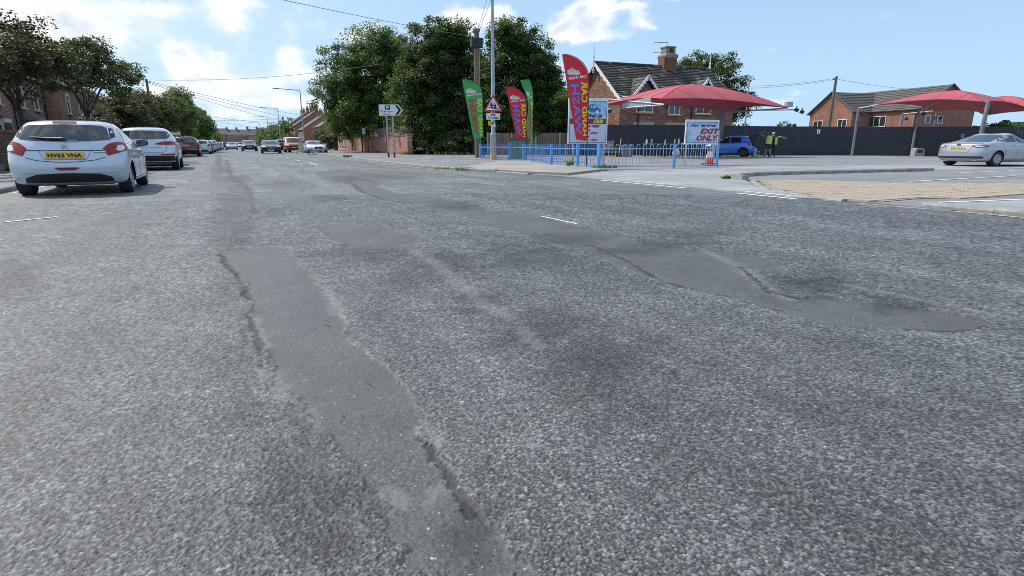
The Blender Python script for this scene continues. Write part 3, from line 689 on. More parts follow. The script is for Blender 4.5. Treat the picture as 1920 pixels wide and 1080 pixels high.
M_tile_n = brick_mat('grey_interlocking_tiles', (.105, .094, .088), (.13, .115, .107), mortar=(.05, .048, .047), bw=.6, bh=.3, msize=.02, rough=.7, var=.12)

def window(name, parent, c, w, h, n, mull=1, frame=M_upvc, depth=.09, sill=None, bar=.06, trans=False):
    """frame with panes on a wall face; n is the outward unit normal in the parent's frame"""
    n = Vector(n); t = Vector((-n.y, n.x, 0)); M = Matrix((t, n, Vector((0, 0, 1)))).transposed().to_4x4()
    M.translation = Vector(c)
    def bx(mb, x, z, dx, dz, y=0., dy=depth):
        n0 = len(mb.v); mb.box((0, 0, 0), (dx, dy, dz)); mb.v[n0:] = [tuple(M @ (Vector(p) + Vector((x, y, z)))) for p in mb.v[n0:]]
    f = MB(); b = bar
    bx(f, 0, h / 2 - b / 2, w, b); bx(f, 0, -h / 2 + b / 2, w, b)
    for s in (-1, 1): bx(f, s * (w / 2 - b / 2), 0, b, h - 2 * b)
    for k in range(1, mull + 1): bx(f, -w / 2 + w * k / (mull + 1), 0, b * .9, h - 2 * b)
    if trans: bx(f, 0, h * .18, w - 2 * b, b * .8, .004)
    fo = f.build(name, frame, parent)
    for k in range(mull + 1):
        p = MB(); cw = w / (mull + 1); bx(p, -w / 2 + cw * (k + .5), 0, cw - b, h - 2 * b, -.012, .02); p.build('pane', M_pane, fo)
    if sill is not None:
        s = MB(); bx(s, 0, -h / 2 - .06, w + .2, .11, .05, .18); s.build('window_sill', sill, fo)
    return fo

def roof_slab(mb, p0, p1, q0, q1, thick=.12, courses=0, mi=0, lap=.035):
    """sloped roof plane eave p0-p1 to ridge q0-q1, in overlapping courses"""
    p0, p1, q0, q1 = map(Vector, (p0, p1, q0, q1)); nrm = (p1 - p0).cross(q0 - p0).normalized()
    if nrm.z < 0: nrm = -nrm
    if not courses:
        a = [p0, p1, q1, q0]; mb.quad(a, mi); mb.quad([p - nrm * thick for p in reversed(a)], mi)
        for i in range(4): mb.quad([a[i], a[i] - nrm * thick, a[(i + 1) % 4] - nrm * thick, a[(i + 1) % 4]], mi)
        return
    for k in range(courses):
        s, e = k / courses, (k + 1) / courses
        a, b = p0 + (q0 - p0) * s, p1 + (q1 - p1) * s; c, d = p1 + (q1 - p1) * e, p0 + (q0 - p0) * e
        top = nrm * lap
        v = [a + top, b + top, c, d]; lo = [a - nrm * .05, b - nrm * .05, c - nrm * .05, d - nrm * .05]
        mb.quad(v, mi); mb.quad([lo[0], v[0], v[3], lo[3]], mi); mb.quad([v[1], lo[1], lo[2], v[2]], mi); mb.quad([lo[0], lo[1], v[1], v[0]], mi)

def chimney(parent, x, y, z, w=.7, d=1.1, h=1.3, pots=2, m=None, stone=None):
    c = MB(); c.box((x, y, z + h / 2), (w, d, h)); c.box((x, y, z + h - .12), (w + .12, d + .12, .14)); c.box((x, y, z + h + .03), (w + .04, d + .04, .10))
    o = c.build('chimney', m or M_brick_t, parent)
    for k in range(pots):
        p = MB(); p.lathe([(.13, 0), (.11, .35), (.14, .38), (.14, .45)], 8, (x, y + (k - (pots - 1) / 2) * d / max(pots, 1) * .8, z + h + .08)); p.build('chimney_pot', mat('terracotta', (.34, .16, .09), .8), o)
    return o

# --- left terrace: pairs of bay-fronted houses, each a house of its own (front faces the road, +X)
def terrace_house(label, x, y0, y1, group, bay=True, first=False, mflank=M_brick_t, eave=5.3, ridge=7.8, depth=8., door_left=True, chim=True, cat='house'):
    r = thing('terraced_house', label, cat, (x, y0, 0), 0, group); L = y1 - y0
    w = MB(); w.box((-depth / 2, L / 2, eave / 2 - .1), (depth, L - .004, eave + .2)); 
    for yy in (0.002, L - .002 - .2):
        w.prism([(-depth, eave), (0, eave), (-depth / 2, ridge - .15)], yy, yy + .2, axis='y')
    w.build('wall', [mflank], r)
    f = MB(); f.box((.012, L / 2, eave / 2 - .1), (.024, L - .01, eave + .18)); f.build('front_wall', M_brick_t, r)
    ro = MB()
    roof_slab(ro, (.35, -.05, eave - .12), (.35, L + .05, eave - .12), (-depth / 2, -.05, ridge), (-depth / 2, L + .05, ridge), courses=12)
    roof_slab(ro, (-depth - .35, L + .05, eave - .12), (-depth - .35, -.05, eave - .12), (-depth / 2, L + .05, ridge), (-depth / 2, -.05, ridge))
    rf = ro.build('roof', M_slate, r)
    if chim: chimney(rf, -depth / 2, L - .5, ridge - .4, d=1.0)
    k = MB(); k.tube([(.1, .0, eave - .1), (.1, L, eave - .1)], .07, 6); k.tube([(.12, L - .15, eave - .1), (.1, L - .15, .2)], .045, 6); k.build('gutter', M_black, r)
    for yy in (L * .28, L * .72):
        wf = window('window', r, (.03, yy, 3.95), .95, 1.35, (1, 0, 0), 0, sill=M_stone, trans=True)
        l = MB(); l.box((.03, yy, 4.72), (.06, 1.25, .2)); l.build('lintel', M_stone, r)
    if bay:
        yb = L * .36
        b = MB(); b.prism([(0, -1.25), (.75, -.75), (.75, .75), (0, 1.25)], 0, .95, c=(.03, yb, 0)); b.build('bay_wall', [M_brick_t], r); b = MB()
        b.prism([(0, -1.25), (.75, -.75), (.75, .75), (0, 1.25)], 2.3, 2.55, c=(.03, yb, 0)); b.build('bay_wall', [M_brick_t], r)
        b = MB(); b.prism([(0, -1.28), (.78, -.78), (.78, .78), (0, 1.28)], 2.1, 2.32, c=(.03, yb, 0)); b.build('bay_lintel', M_stone, r)
        window('window', r, (.72, yb, 1.52), 1.42, 1.16, (1, 0, 0), 1, bar=.09)
        for s in (-1, 1):
            n = Vector((.5, s * .75, 0)).normalized(); window('window', r, (.37, yb + s * .985, 1.52), .75, 1.16, n, 0, bar=.08)
        b = MB(); a = [(.95, -.9, 2.52), (.95, .9, 2.52), (.06, 1.5, 2.52), (.06, -1.5, 2.52)]; tpt = [(.04, -.9, 3.1), (.04, .9, 3.1)]
        a = [Vector(p) + Vector((0, yb, 0)) for p in a]; tpt = [Vector(p) + Vector((0, yb, 0)) for p in tpt]
        b.quad([a[0], a[1], tpt[1], tpt[0]]); b.quad([a[1], a[2], tpt[1]]); b.quad([a[3], a[0], tpt[0]]); b.quad([a[3], a[2], a[1], a[0]]); b.build('bay_roof', M_slate, r)
    d = MB(); d.box((.05, L * .82, 1.05), (.08, .95, 2.1)); dd = d.build('front_door', mat('dark_red_door', (.16, .03, .03), .4), r)
    h = MB(); h.box((.06, L * .82, 2.35), (.09, 1.15, .22)); h.build('door_lintel', M_upvc, r)
    return r
GT = 'red brick terraced houses behind the left-hand trees'
terrace_house('red brick bay-fronted terraced house at far left behind the low garden wall', -11.9, 37.0, 46.0, None)
terrace_house('bay-fronted brick house seen right beside the trunk of the leftmost tree', -11.9, 46.02, 53.0, None)
terrace_house('set-forward house with bare orange brick flank and white first-floor windows', -11.0, 53.1, 62.0, None, mflank=M_brick_o)
terrace_house('brick house half hidden by leaves beyond the orange-flanked house', -11.9, 62.1, 70., None)
terrace_house('last brick house visible through the second tree from the left', -11.3, 70.1, 79., None)

# --- corner house with bargeboards behind the black fence
def bargeboard_house():
    X0, Y0, L, Wd, E, Rg = 30.75, 42.4, 12.6, 8.2, 5.15, 8.25
    r = thing('gabled_house', 'old mottled brick house with white fretted bargeboards and finials behind the black fence', 'house', (X0, Y0, 0), R(-3.5))
    w = MB(); w.box((L / 2, Wd / 2, E / 2), (L, Wd, E))
    for xx in (0.0, L - .25): w.prism([(0, E), (Wd, E), (Wd / 2, Rg - .18)], xx, xx + .25, axis='x')
    w.build('wall', M_brick_h, r)
    ro = MB(); ov = .3
    roof_slab(ro, (-ov, -.35, E - .15), (L + ov, -.35, E - .15), (-ov, Wd / 2, Rg), (L + ov, Wd / 2, Rg), courses=19, lap=.05)
    roof_slab(ro, (L + ov, Wd + .35, E - .15), (-ov, Wd + .35, E - .15), (L + ov, Wd / 2, Rg), (-ov, Wd / 2, Rg))
    rf = ro.build('roof', M_tile_b, r)
    rd = MB(); rd.tube([(-ov, Wd / 2, Rg + .03), (L + ov, Wd / 2, Rg + .03)], .13, 8); rd.build('roof_ridge', M_tile_b, rf)
    def barge(x, y0, ya, y1, z0, za, axis, thick=.08, wdt=.32, scal=True):
        """pair of fretted boards meeting at the apex; axis x: gable faces -x ; axis y: gable faces -y"""
        mb = MB()
        for (a, b) in (((y0, z0), (ya, za)), ((y1, z0), (ya, za))):
            a, b = Vector((*a, 0)), Vector((*b, 0)); d = b - a; ln = d.length; t = d / ln; nn = Vector((t.y, -t.x, 0)); nn = nn if nn.y < 0 else -nn
            pts = [a, b, b + nn * wdt]; k = 7
            for i in range(k * 2, -1, -1):
                s = i / (2 * k); pts.append(a + d * s * .96 + nn * (wdt - (.10 if i % 2 else 0)))
            poly = [(p.x, p.y) for p in pts]
            if axis == 'x': mb.prism(poly, x - thick, x, axis='x')
            else: mb.prism(poly, x - thick, x, axis='y')
            # round pendant at the foot
            e = a + nn * wdt * .55
            c = (x - thick / 2, e.x, e.y) if axis == 'x' else (e.x, x - thick / 2, e.y)
            mb.lathe([(.23, -.055), (.23, .055)], 12, c, Matrix.Rotation(R(90), 4, 'Y' if axis == 'x' else 'X'))
        return mb
    barge(-ov - .01, -.5, Wd / 2, Wd + .5, E - .3, Rg + .1, 'x').build('bargeboard', M_white, r)
    def finial(x, y, z, h):
        f = MB(); f.lathe([(.09, -1.0), (.11, -.7), (.06, -.6), (.10, -.2), (.12, .1), (.06, .2), (.10, .42), (.05, .55), (.02, h)], 8, (x, y, z)); return f
    finial(-ov - .08, Wd / 2, Rg + .1, 1.45).build('finial', M_white, r)
    finial(L + ov, Wd / 2, Rg + .1, 1.35).build('finial', M_white, r)
    # two gablets over first floor windows
    for gx in (2.55, 9.0):
        gb = MB(); hw = 1.25; zt = 6.65
        gb.prism([(gx - hw, E - .3), (gx + hw, E - .3), (gx + hw, E + .05), (gx, zt - .2), (gx - hw, E + .05)], -.03, 2.0, axis='y'); g_ = gb.build('gablet_wall', M_brick_h, r)
        gr = MB()
        for s in (-1, 1): roof_slab(gr, (gx + s * 1.6, -.4, E - .05), (gx + s * 1.6, 2.6, E - .05), (gx, -.4, zt + .12), (gx, 3.0, zt + .12), courses=6)
        gr.build('gablet_roof', M_tile_b, rf)
        barge(-.42, gx - 1.65, gx, gx + 1.65, E - .12, zt + .2, 'y', wdt=.26).build('bargeboard', M_white, r)
        s = MB(); s.box((gx, -.06, 5.06), (2.1, .1, .42)); s.build('stone_lintel', M_stone, r)
        window('window', r, (gx, -.03, 4.30), 1.7, 1.08, (0, -1, 0), 1, sill=M_stone)
    for gx in (5.75,):
        window('window', r, (gx, -.03, 4.1), 1.25, .95, (0, -1, 0), 1, sill=M_stone)
    for gx in (2.55, 5.9, 9.2):
        s = MB(); s.box((gx, -.04, 2.75), (2.2, .09, .34)); s.build('stone_lintel', M_stone, r)
        window('window', r, (gx, -.03, 1.7), 1.5, 1.7, (0, -1, 0), 1, sill=M_stone)
    g = MB(); g.tube([(-.1, -.42, E - .2), (L + .1, -.42, E - .2)], .07, 6); g.build('gutter', M_white, r)
    for gx in (1.9, 7.7, 11.4):
        g = MB(); g.tube([(gx, -.4, E - .25), (gx, -.1, E - .6), (gx, -.1, 0)], .06, 6); g.build('downpipe', M_black, r)
    c = MB(); cx, cy = 7.75, Wd / 2
    M_cap = mat('weathered_chimney_stone', (.27, .23, .175), .85, 0, 6, .25)
    c.box((cx, cy, Rg + .1), (1.45, 1.0, 1.6)); c.build('chimney', mat('chimney_brick', (.19, .085, .055), .85, 0, 8, .3), rf)
    c = MB(); c.lathe([(.74, .62), (.98, .80), (1.0, .98), (.90, 1.10), (.70, 1.18), (.68, 1.66), (.76, 1.70), (.76, 1.80), (.56, 1.82)], 4, (cx, cy, Rg), Matrix.Rotation(R(45), 4, 'Z')); c.build('chimney_cap', M_cap, rf)
    c = MB(); c.box((cx, cy - .50, Rg + 1.42), (.40, .08, .36)); c.build('flue_opening', M_dark, rf)
    a = MB(); a.tube([(cx - .62, cy - .6, Rg + .2), (cx - .62, cy - .6, Rg + 2.15)], .025, 5); a.tube([(cx - 2.1, cy - .6, Rg + 1.95), (cx - .5, cy - .6, Rg + 2.1)], .02, 5); a.tube([(cx - 2.1, cy - .6, Rg + 1.1), (cx - .6, cy - .6, Rg + 1.15)], .02, 5)
    for k in range(6): a.tube([(cx - 2.05 + k * .28, cy - .85, Rg + 1.96 + k * .026), (cx - 2.05 + k * .28, cy - .35, Rg + 1.96 + k * .026)], .012, 4)
    a.build('aerial', M_dark, rf)
bargeboard_house()

# --- modern house on the right (local frame: main front faces -x)
def modern_house():
    # corner nearest the camera C, main front runs +y
    r = thing('modern_house', 'plain orange-red brick house with grey tiled L-shaped roof behind the black fence', 'house', (65.3, 37.4, 0), R(-9.5))
    E, Rg, L, Wd = 4.7, 7.15, 9.2, 7.8
    w = MB(); w.box((Wd / 2, L / 2, E / 2), (Wd, L, E))
    w.prism([(0, E), (Wd, E), (Wd / 2, Rg - .1)], 0, .25, axis='y'); w.prism([(0, E), (Wd, E), (Wd / 2, Rg - .1)], L - .25, L, axis='y')
    w.box((-1.35, 8.9, E / 2), (2.7, 6.2, E)); w.prism([(5.8, E), (12, E), (8.9, Rg - .35)], -2.7, -2.45, axis='x')
    w.build('wall', M_brick_n, r)
    ro = MB()
    roof_slab(ro, (-.3, -.15, E - .15), (-.3, L + 3, E - .15), (Wd / 2, -.15, Rg), (Wd / 2, L + 3, Rg), courses=13, lap=.045)
    roof_slab(ro, (Wd + .3, L + 3, E - .15), (Wd + .3, -.15, E - .15), (Wd / 2, L + 3, Rg), (Wd / 2, -.15, Rg))
    roof_slab(ro, (-2.85, 5.5, E - .15), (3.2, 5.5, E - .15), (-2.85, 8.9, Rg - .22), (3.6, 8.9, Rg - .22), courses=12, lap=.045)
    roof_slab(ro, (3.2, 12.3, E - .15), (-2.85, 12.3, E - .15), (3.6, 8.9, Rg - .22), (-2.85, 8.9, Rg - .22))
    rf = ro.build('roof', M_tile_n, r)
    v = MB()
    for a, b in (((-2.88, 5.45, E - .2), (-2.88, 8.9, Rg - .2)), ((-2.88, 12.35, E - .2), (-2.88, 8.9, Rg - .2)), ((-.35, -.18, E - .2), (Wd / 2, -.18, Rg)), ((Wd + .35, -.18, E - .2), (Wd / 2, -.18, Rg))): v.tube([a, b], .09, 6)
    v.build('verge', M_slate, r)
    window('window', r, (-2.72, 10.6, 3.05), 1.45, 1.45, (-1, 0, 0), 1, sill=M_stone); window('window', r, (-2.72, 7.0, 3.15), 1.3, 1.3, (-1, 0, 0), 1, sill=M_stone)
    window('window', r, (-.02, 4.9, 3.5), 2.3, 1.15, (-1, 0, 0), 2); 
    window('window', r, (1.3, -.02, 3.55), .75, .8, (0, -1, 0), 0); window('window', r, (3.0, -.02, 3.55), .75, .8, (0, -1, 0), 0)
    p = MB(); roof_slab(p, (-1.7, .8, 2.1), (-1.7, 5.7, 2.1), (-.02, .8, 2.85), (-.02, 5.7, 2.85), courses=4); p.build('lean_to_roof', M_tile_n, r)
    g = MB(); g.tube([(-.1, -.2, E - .1), (-.1, 5.5, E - .1)], .07, 6); g.tube([(-.05, .3, E - .15), (-.05, .3, 0)], .05, 6); g.build('gutter', M_black, r)
    s = MB(); s.lathe([(.05, 0), (.34, .09), (.36, .1)], 12, (4.7, -.3, 2.45), Matrix.Rotation(R(70), 4, 'X')); s.build('satellite_dish', M_dark, r)
modern_house()

# --- houses down the right-hand side of the road
def plain_house(name, label, loc, rz, Wd, L, E, Rg, wallm, group=None, chim=((.5, .5),), wins=True, roofm=None, courses=8):
    """ridge along local x (length L); depth Wd along y; front faces -y, gable ends +-x"""
    r = thing(name, label, 'house', loc, rz, group)
    w = MB(); w.box((0, Wd / 2, E / 2), (L, Wd, E))
    for xx in (-L / 2, L / 2 - .2): w.prism([(0, E), (Wd, E), (Wd / 2, Rg - .15)], xx, xx + .2, axis='x')
    w.build('wall', wallm, r); ro = MB()
    roof_slab(ro, (-L / 2 - .1, -.3, E - .1), (L / 2 + .1, -.3, E - .1), (-L / 2 - .1, Wd / 2, Rg), (L / 2 + .1, Wd / 2, Rg), courses=courses)
    roof_slab(ro, (L / 2 + .1, Wd + .3, E - .1), (-L / 2 - .1, Wd + .3, E - .1), (L / 2 + .1, Wd / 2, Rg), (-L / 2 - .1, Wd / 2, Rg))
    rf = ro.build('roof', roofm or M_slate, r)
    for (cx, cy) in chim: chimney(rf, (cx - .5) * L, Wd * cy, Rg - .6, w=1.0, d=.7, h=1.5, m=M_brick_t)
    if wins:
        n = max(2, int(L / 2.4))
        for k in range(n):
            xx = -L / 2 + L * (k + .5) / n
            window('window', r, (xx, -.03, E - 1.15), 1.0, 1.2, (0, -1, 0), 1, sill=M_stone); window('window', r, (xx, -.03, 1.5), 1.1, 1.3, (0, -1, 0), 1, sill=M_stone)
    return r
# gables stepping away beside the road, ends toward the camera
M_render = mat('grey_slate_hung_gable', (.11, .105, .105), .8, 0, 6, .2)
M_pink = mat('pink_painted_render', (.52, .34, .31), .8, 0, 3, .12)
plain_house('roadside_house', 'pink rendered terrace front partly hidden behind the big left tree of the clump', (17.2, 101, 0), R(-90), 7, 17, 5.2, 7.0, M_pink, chim=((.2, .5),))
plain_house('roadside_house', 'grey slate-gabled brick house beside the white lamp post above the orange van', (15.6, 121, 0), R(-90), 9, 11, 4.4, 7.4, M_brick_t, chim=((.9, .5),))
plain_house('roadside_house', 'brick house with pale roof verge behind the grey-gabled house', (14.2, 139, 0), R(-90), 10, 12, 4.2, 7.6, M_brick_o, chim=((.25, .5), (.9, .5)))
plain_house('roadside_house', 'tall-chimneyed brick house above the roadside hedge', (14.2, 158, 0), R(-90), 11, 13, 5.4, 9.2, M_brick_t, chim=((.1, .5), (.5, .5), (.9, .5)))
plain_house('roadside_house', 'furthest chimney-topped brick house at right of the road before the hedge hides the row', (14.4, 180, 0), R(-90), 11, 18, 6, 9.8, M_brick_t, chim=((.1, .5), (.4, .5), (.9, .5)))
# dark gable face and dormer seen end on
# row closing the view where the road bends
GF = 'far red brick terrace closing the end of the road'
ORD = ('leftmost', 'second', 'third', 'fourth', 'fifth', 'sixth', 'seventh', 'eighth', 'ninth', 'tenth')
row = plain_house('distant_house', 'leftmost house in the far red brick terrace closing the road', (-26, 340, 0), 0, 8, 9.6, 5.6, 8.6, M_brick_o, GF, chim=((.03, .5), (.5, .5)), courses=5)
for k in range(1, 8):
    c = copy_tree(row); c.location = (-26 + k * 9.65, 340 - k * 2.2 + (k % 2) * .6, (k % 3) * .25)
    c['label'] = '%s house from the left in the far red brick terrace closing the road' % ORD[k]
tag(row, kind=None)

# --- walls
def coping(parent, a, b, z, w=.34, h=.09):
    pass
def brick_wall(name, label, pts, h, m, pier=None, th=.23, cop=.07):
    r = thing(name, label, 'wall', (*pts[0], 0)); o = Vector((*pts[0], 0))
    w = MB(); c = MB()
    for a, b in zip(pts, pts[1:]):
        a, b = Vector((*a, 0)) - o, Vector((*b, 0)) - o; d = b - a; M = Matrix.Rotation(math.atan2(d.y, d.x), 4, 'Z'); mid = (a + b) / 2
        w.box((mid.x, mid.y, h / 2), (d.length, th, h), M)
        c.box((mid.x, mid.y, h + cop / 2), (d.length + .04, th + .08, cop), M)
    w.build('brickwork', m, r); c.build('coping', mat('brick_coping', (.19, .10, .075), .85, 0, 6, .25), r)
    for (px, py, ph) in (pier or []):
        p = MB(); p.box((px - o.x, py - o.y, ph / 2), (th + .22, th + .22, ph)); p.box((px - o.x, py - o.y, ph + .05), (th + .3, th + .3, .1)); p.build('pier', m, r)
    return r
brick_wall('boundary_wall', 'long weathered red brick wall with piers under the big trees behind the parking sign', [(15.1, 54.3), (14.55, 51.9), (15.05, 62), (15.6, 74), (16.2, 88), (17.6, 103)], 1.75, M_brick_w,
           pier=[(14.55, 51.9, 1.85), (15.02, 62, 1.9), (15.6, 74, 1.9), (16.2, 88, 2.0)])
bw = brick_wall('low_front_wall', 'low pinkish front garden wall beyond the long brick wall beside the white saloon', [(12.6, 93), (12.9, 118)], .95, M_brick_w, pier=[(12.6, 93, 1.1), (12.75, 104, 1.1)])

# left garden wall: bricks laid one by one where the photo shows them
def garden_wall():
    X, Y0, Y1, H = -7.35, 24.0, 30.5, 1.42
    r = thing('garden_wall', 'low dark brick garden wall at far left beside the white hatchback', 'wall', (X, Y0, 0))
    c = MB(); c.box((-.03, (Y1 - Y0) / 2, H / 2 - .02), (.19, Y1 - Y0, H)); c.build('mortar', mat('old_mortar', (.2, .17, .14), .95, 0, 8, .25), r)
    cols = [mat('brick_%s' % n, c, .85, 0, 9, .25) for n, c in (('brown', (.15, .075, .045)), ('red', (.20, .085, .05)), ('dark', (.10, .06, .045)))]
    ms = []
    for m in cols:
        b = MB(); b.box((0, 0, 0), (.03, .232, .072), taper=.97); ms.append(b.mesh('brick', m))
    n = 0; k = 0; z = H - .06
    while z > .15 and n < 296:
        y = (.125 if k % 2 else 0)
        while y < Y1 - Y0 - .2 and n < 296:
            link('brick', random.choice(ms), r, (.078 + random.uniform(-.004, .004), y + .12, z)); n += 1; y += .25
        z -= .088; k += 1
    # end face of the same brick
    b = MB(); b.box((0, (Y1 - Y0) / 2, H + .03), (.30, Y1 - Y0 + .06, .09)); b.build('coping', mat('brick_coping', (.19, .10, .075)), r)
garden_wall()
brick_wall('garden_wall', 'long garden wall under the left-hand trees behind the parked cars', [(-7.4, 34), (-7.4, 110)], 1.2, M_brick_g)

# --- black profiled steel fence round the yard: each sheet a panel of its own
def steel_fence():
    pts = [(26.0, 42.5), (33.9, 37.6), (40.6, 34.6), (46.0, 32.2), (50.3, 26.6), (52.2, 21.5), (54.5, 15)]
    hs = [2.62, 2.55, 2.45, 2.42, 2.33, 2.22, 2.1]
    r = thing('steel_fence', 'tall dark navy profiled steel fence round the car wash yard', 'fence', (*pts[0], 0))
    m = mat('navy_coated_steel', (.042, .052, .066), .62, .0, 1.2, .2, spec=.35); o = Vector((*pts[0], 0)); pm = {}
    # dust blown up from the yard dulls the foot of the sheets
    for (a, b, ha, hb) in zip(pts, pts[1:], hs, hs[1:]):
        a, b = Vector((*a, 0)) - o, Vector((*b, 0)) - o; d = b - a; n = max(1, round(d.length / 1.1)); Wd = d.length / n
        rz = math.atan2(d.y, d.x)
        for k in range(n):
            h = ha + (hb - ha) * (k + .5) / n; key = (round(Wd, 3), round(h, 2))
            if key not in pm:
                mb = MB(); x = -Wd / 2; pr = []
                rib = Wd / 5
                for q in range(5):
                    x0 = -Wd / 2 + q * rib; pr += [(x0, 0), (x0 + rib * .52, 0), (x0 + rib * .6, -.035), (x0 + rib * .92, -.035)]
                pr.append((Wd / 2, 0))
                for (p, q) in zip(pr, pr[1:]): mb.quad([(p[0], p[1], .06), (q[0], q[1], .06), (q[0], q[1], h), (p[0], p[1], h)])
                for (p, q) in zip(pr, pr[1:]): mb.quad([(q[0], .02 + q[1] * 0, .06), (p[0], .02, .06), (p[0], .02, h), (q[0], .02, h)])
                for (p, q) in zip(pr, pr[1:]): mb.quad([(p[0], p[1], h), (q[0], q[1], h), (q[0], .02, h), (p[0], .02, h)])
                pm[key] = mb.mesh('steel_panel', m, fix=False)
            p = a + d * (k + .5) / n
            link('steel_panel', pm[key], r, p, rz)
        mb = MB(); M = Matrix.Rotation(rz, 4, 'Z'); c = (a + b) / 2; mb.box((c.x + .06, c.y + .08, .6), (d.length, .06, .1), M); mb.box((c.x + .06, c.y + .08, min(ha, hb) - .35), (d.length, .06, .1), M); mb.build('rail', M_dark, r)
    # small notices screwed to the sheets
    return r
steel_fence()
for (p, z, lab) in (((36.2, 36.45), 1.95, 'small white number plaque on the black fence left of the exit board'), ((44.0, 32.95), 2.02, 'small white plaque on the black fence right of the two workers'), ((50.55, 25.6), 1.6, 'small grey box on the black fence beside the second canopy post')):
    t = thing('fence_plaque', lab, 'plaque', (p[0], p[1] - .1, z), R(-24)); b = MB(); b.box((0, 0, 0), (.24, .03, .34)); b.build('plate', M_white if 'white' in lab else M_grey, t)
    b = MB(); b.box((0, -.018, .06), (.09, .012, .08)); b.box((0, -.018, -.07), (.09, .012, .08)); b.build('print', M_ink, t)

# --- weathered close-board fence behind the feather flags
def board_fence(name, label, a, b, h, m, bw=.2, posts=True, nmax=80):
    a, b = Vector((*a, 0)), Vector((*b, 0)); d = b - a; rz = math.atan2(d.y, d.x); r = thing(name, label, 'fence', a, rz)
    n = int(d.length / bw); ms = []
    for k in range(3):
        mb = MB(); mb.box((0, 0, h / 2), (bw - .02, .03, h + (k - 1) * .03)); ms.append(mb.mesh('fence_board', m))
    for k in range(n): link('fence_board', random.choice(ms), r, (bw * (k + .5), random.uniform(-.01, .01), random.uniform(0, .03)))
    pm = MB(); pm.box((0, 0, h / 2), (.13, .14, h + .08)); pme = pm.mesh('fence_post', M_conc)
    if posts:
        k = 0.
        while k < d.length: link('fence_post', pme, r, (k, -.06, 0)); k += 2.1
    rl = MB(); rl.box((d.length / 2, .05, .4), (d.length, .05, .1)); rl.box((d.length / 2, .05, h - .3), (d.length, .05, .1)); rl.build('rail', m, r)
    return r
board_fence('board_fence', 'weathered brown board fence with concrete posts behind the feather flags', (20.2, 47.0), (27.1, 43.6), 1.95, M_board)
board_fence('board_fence', 'grey weathered boards standing above the brick wall behind the parking sign', (15.45, 68), (15.15, 54.8), 2.75, mat('grey_fence_board', (.20, .18, .16), .9, 0, 6, .3), bw=.35, posts=False)
# ------------------------------------------------------------------ trees and plants
LM_dark = leaf_mat('dark_green_leaves', (.020, .044, .013), (.10, .17, .042), .36)
LM_dark2 = leaf_mat('dark_backlit_leaves', (.018, .032, .012), (.06, .09, .028), .28)
LM_lime = leaf_mat('lime_leaves', (.032, .07, .016), (.165, .27, .056), .38)
LM_copper = leaf_mat('coppery_green_leaves', (.028, .026, .016), (.075, .075, .034), .28)
LM_bright = leaf_mat('fresh_green_leaves', (.035, .075, .018), (.12, .20, .045), .4)
LM_yel = leaf_mat('yellow_green_leaves', (.08, .12, .02), (.22, .25, .05), .4)

def leaves_mesh(P, N, S, tint, m, seed):
    """one rhombic leaf spray per point P, facing N, size S"""
    r = np.random.default_rng(seed); n = len(P)
    N = N / np.linalg.norm(N, axis=1, keepdims=True)
    a = np.cross(N, r.normal(size=(n, 3))); a /= np.linalg.norm(a, axis=1, keepdims=True) + 1e-9; b = np.cross(N, a)
    S = S[:, None]; asp = r.uniform(.45, .75, (n, 1)); fold = N * S * r.uniform(-.25, .25, (n, 1))
    V = np.stack([P - a * S, P - b * S * asp + fold, P + a * S, P + b * S * asp + fold], 1).reshape(-1, 3)
    me = bpy.data.meshes.new('crown'); me.vertices.add(4 * n); me.vertices.foreach_set('co', V.astype(np.float32).ravel())
    me.loops.add(4 * n); me.loops.foreach_set('vertex_index', np.arange(4 * n, dtype=np.int32))
    me.polygons.add(n); me.polygons.foreach_set('loop_start', np.arange(0, 4 * n, 4, dtype=np.int32))
    me.update(calc_edges=True)
    at = me.attributes.new('tint', 'FLOAT', 'POINT'); at.data.foreach_set('value', np.repeat(tint, 4).astype(np.float32))
    me.materials.append(m); return me

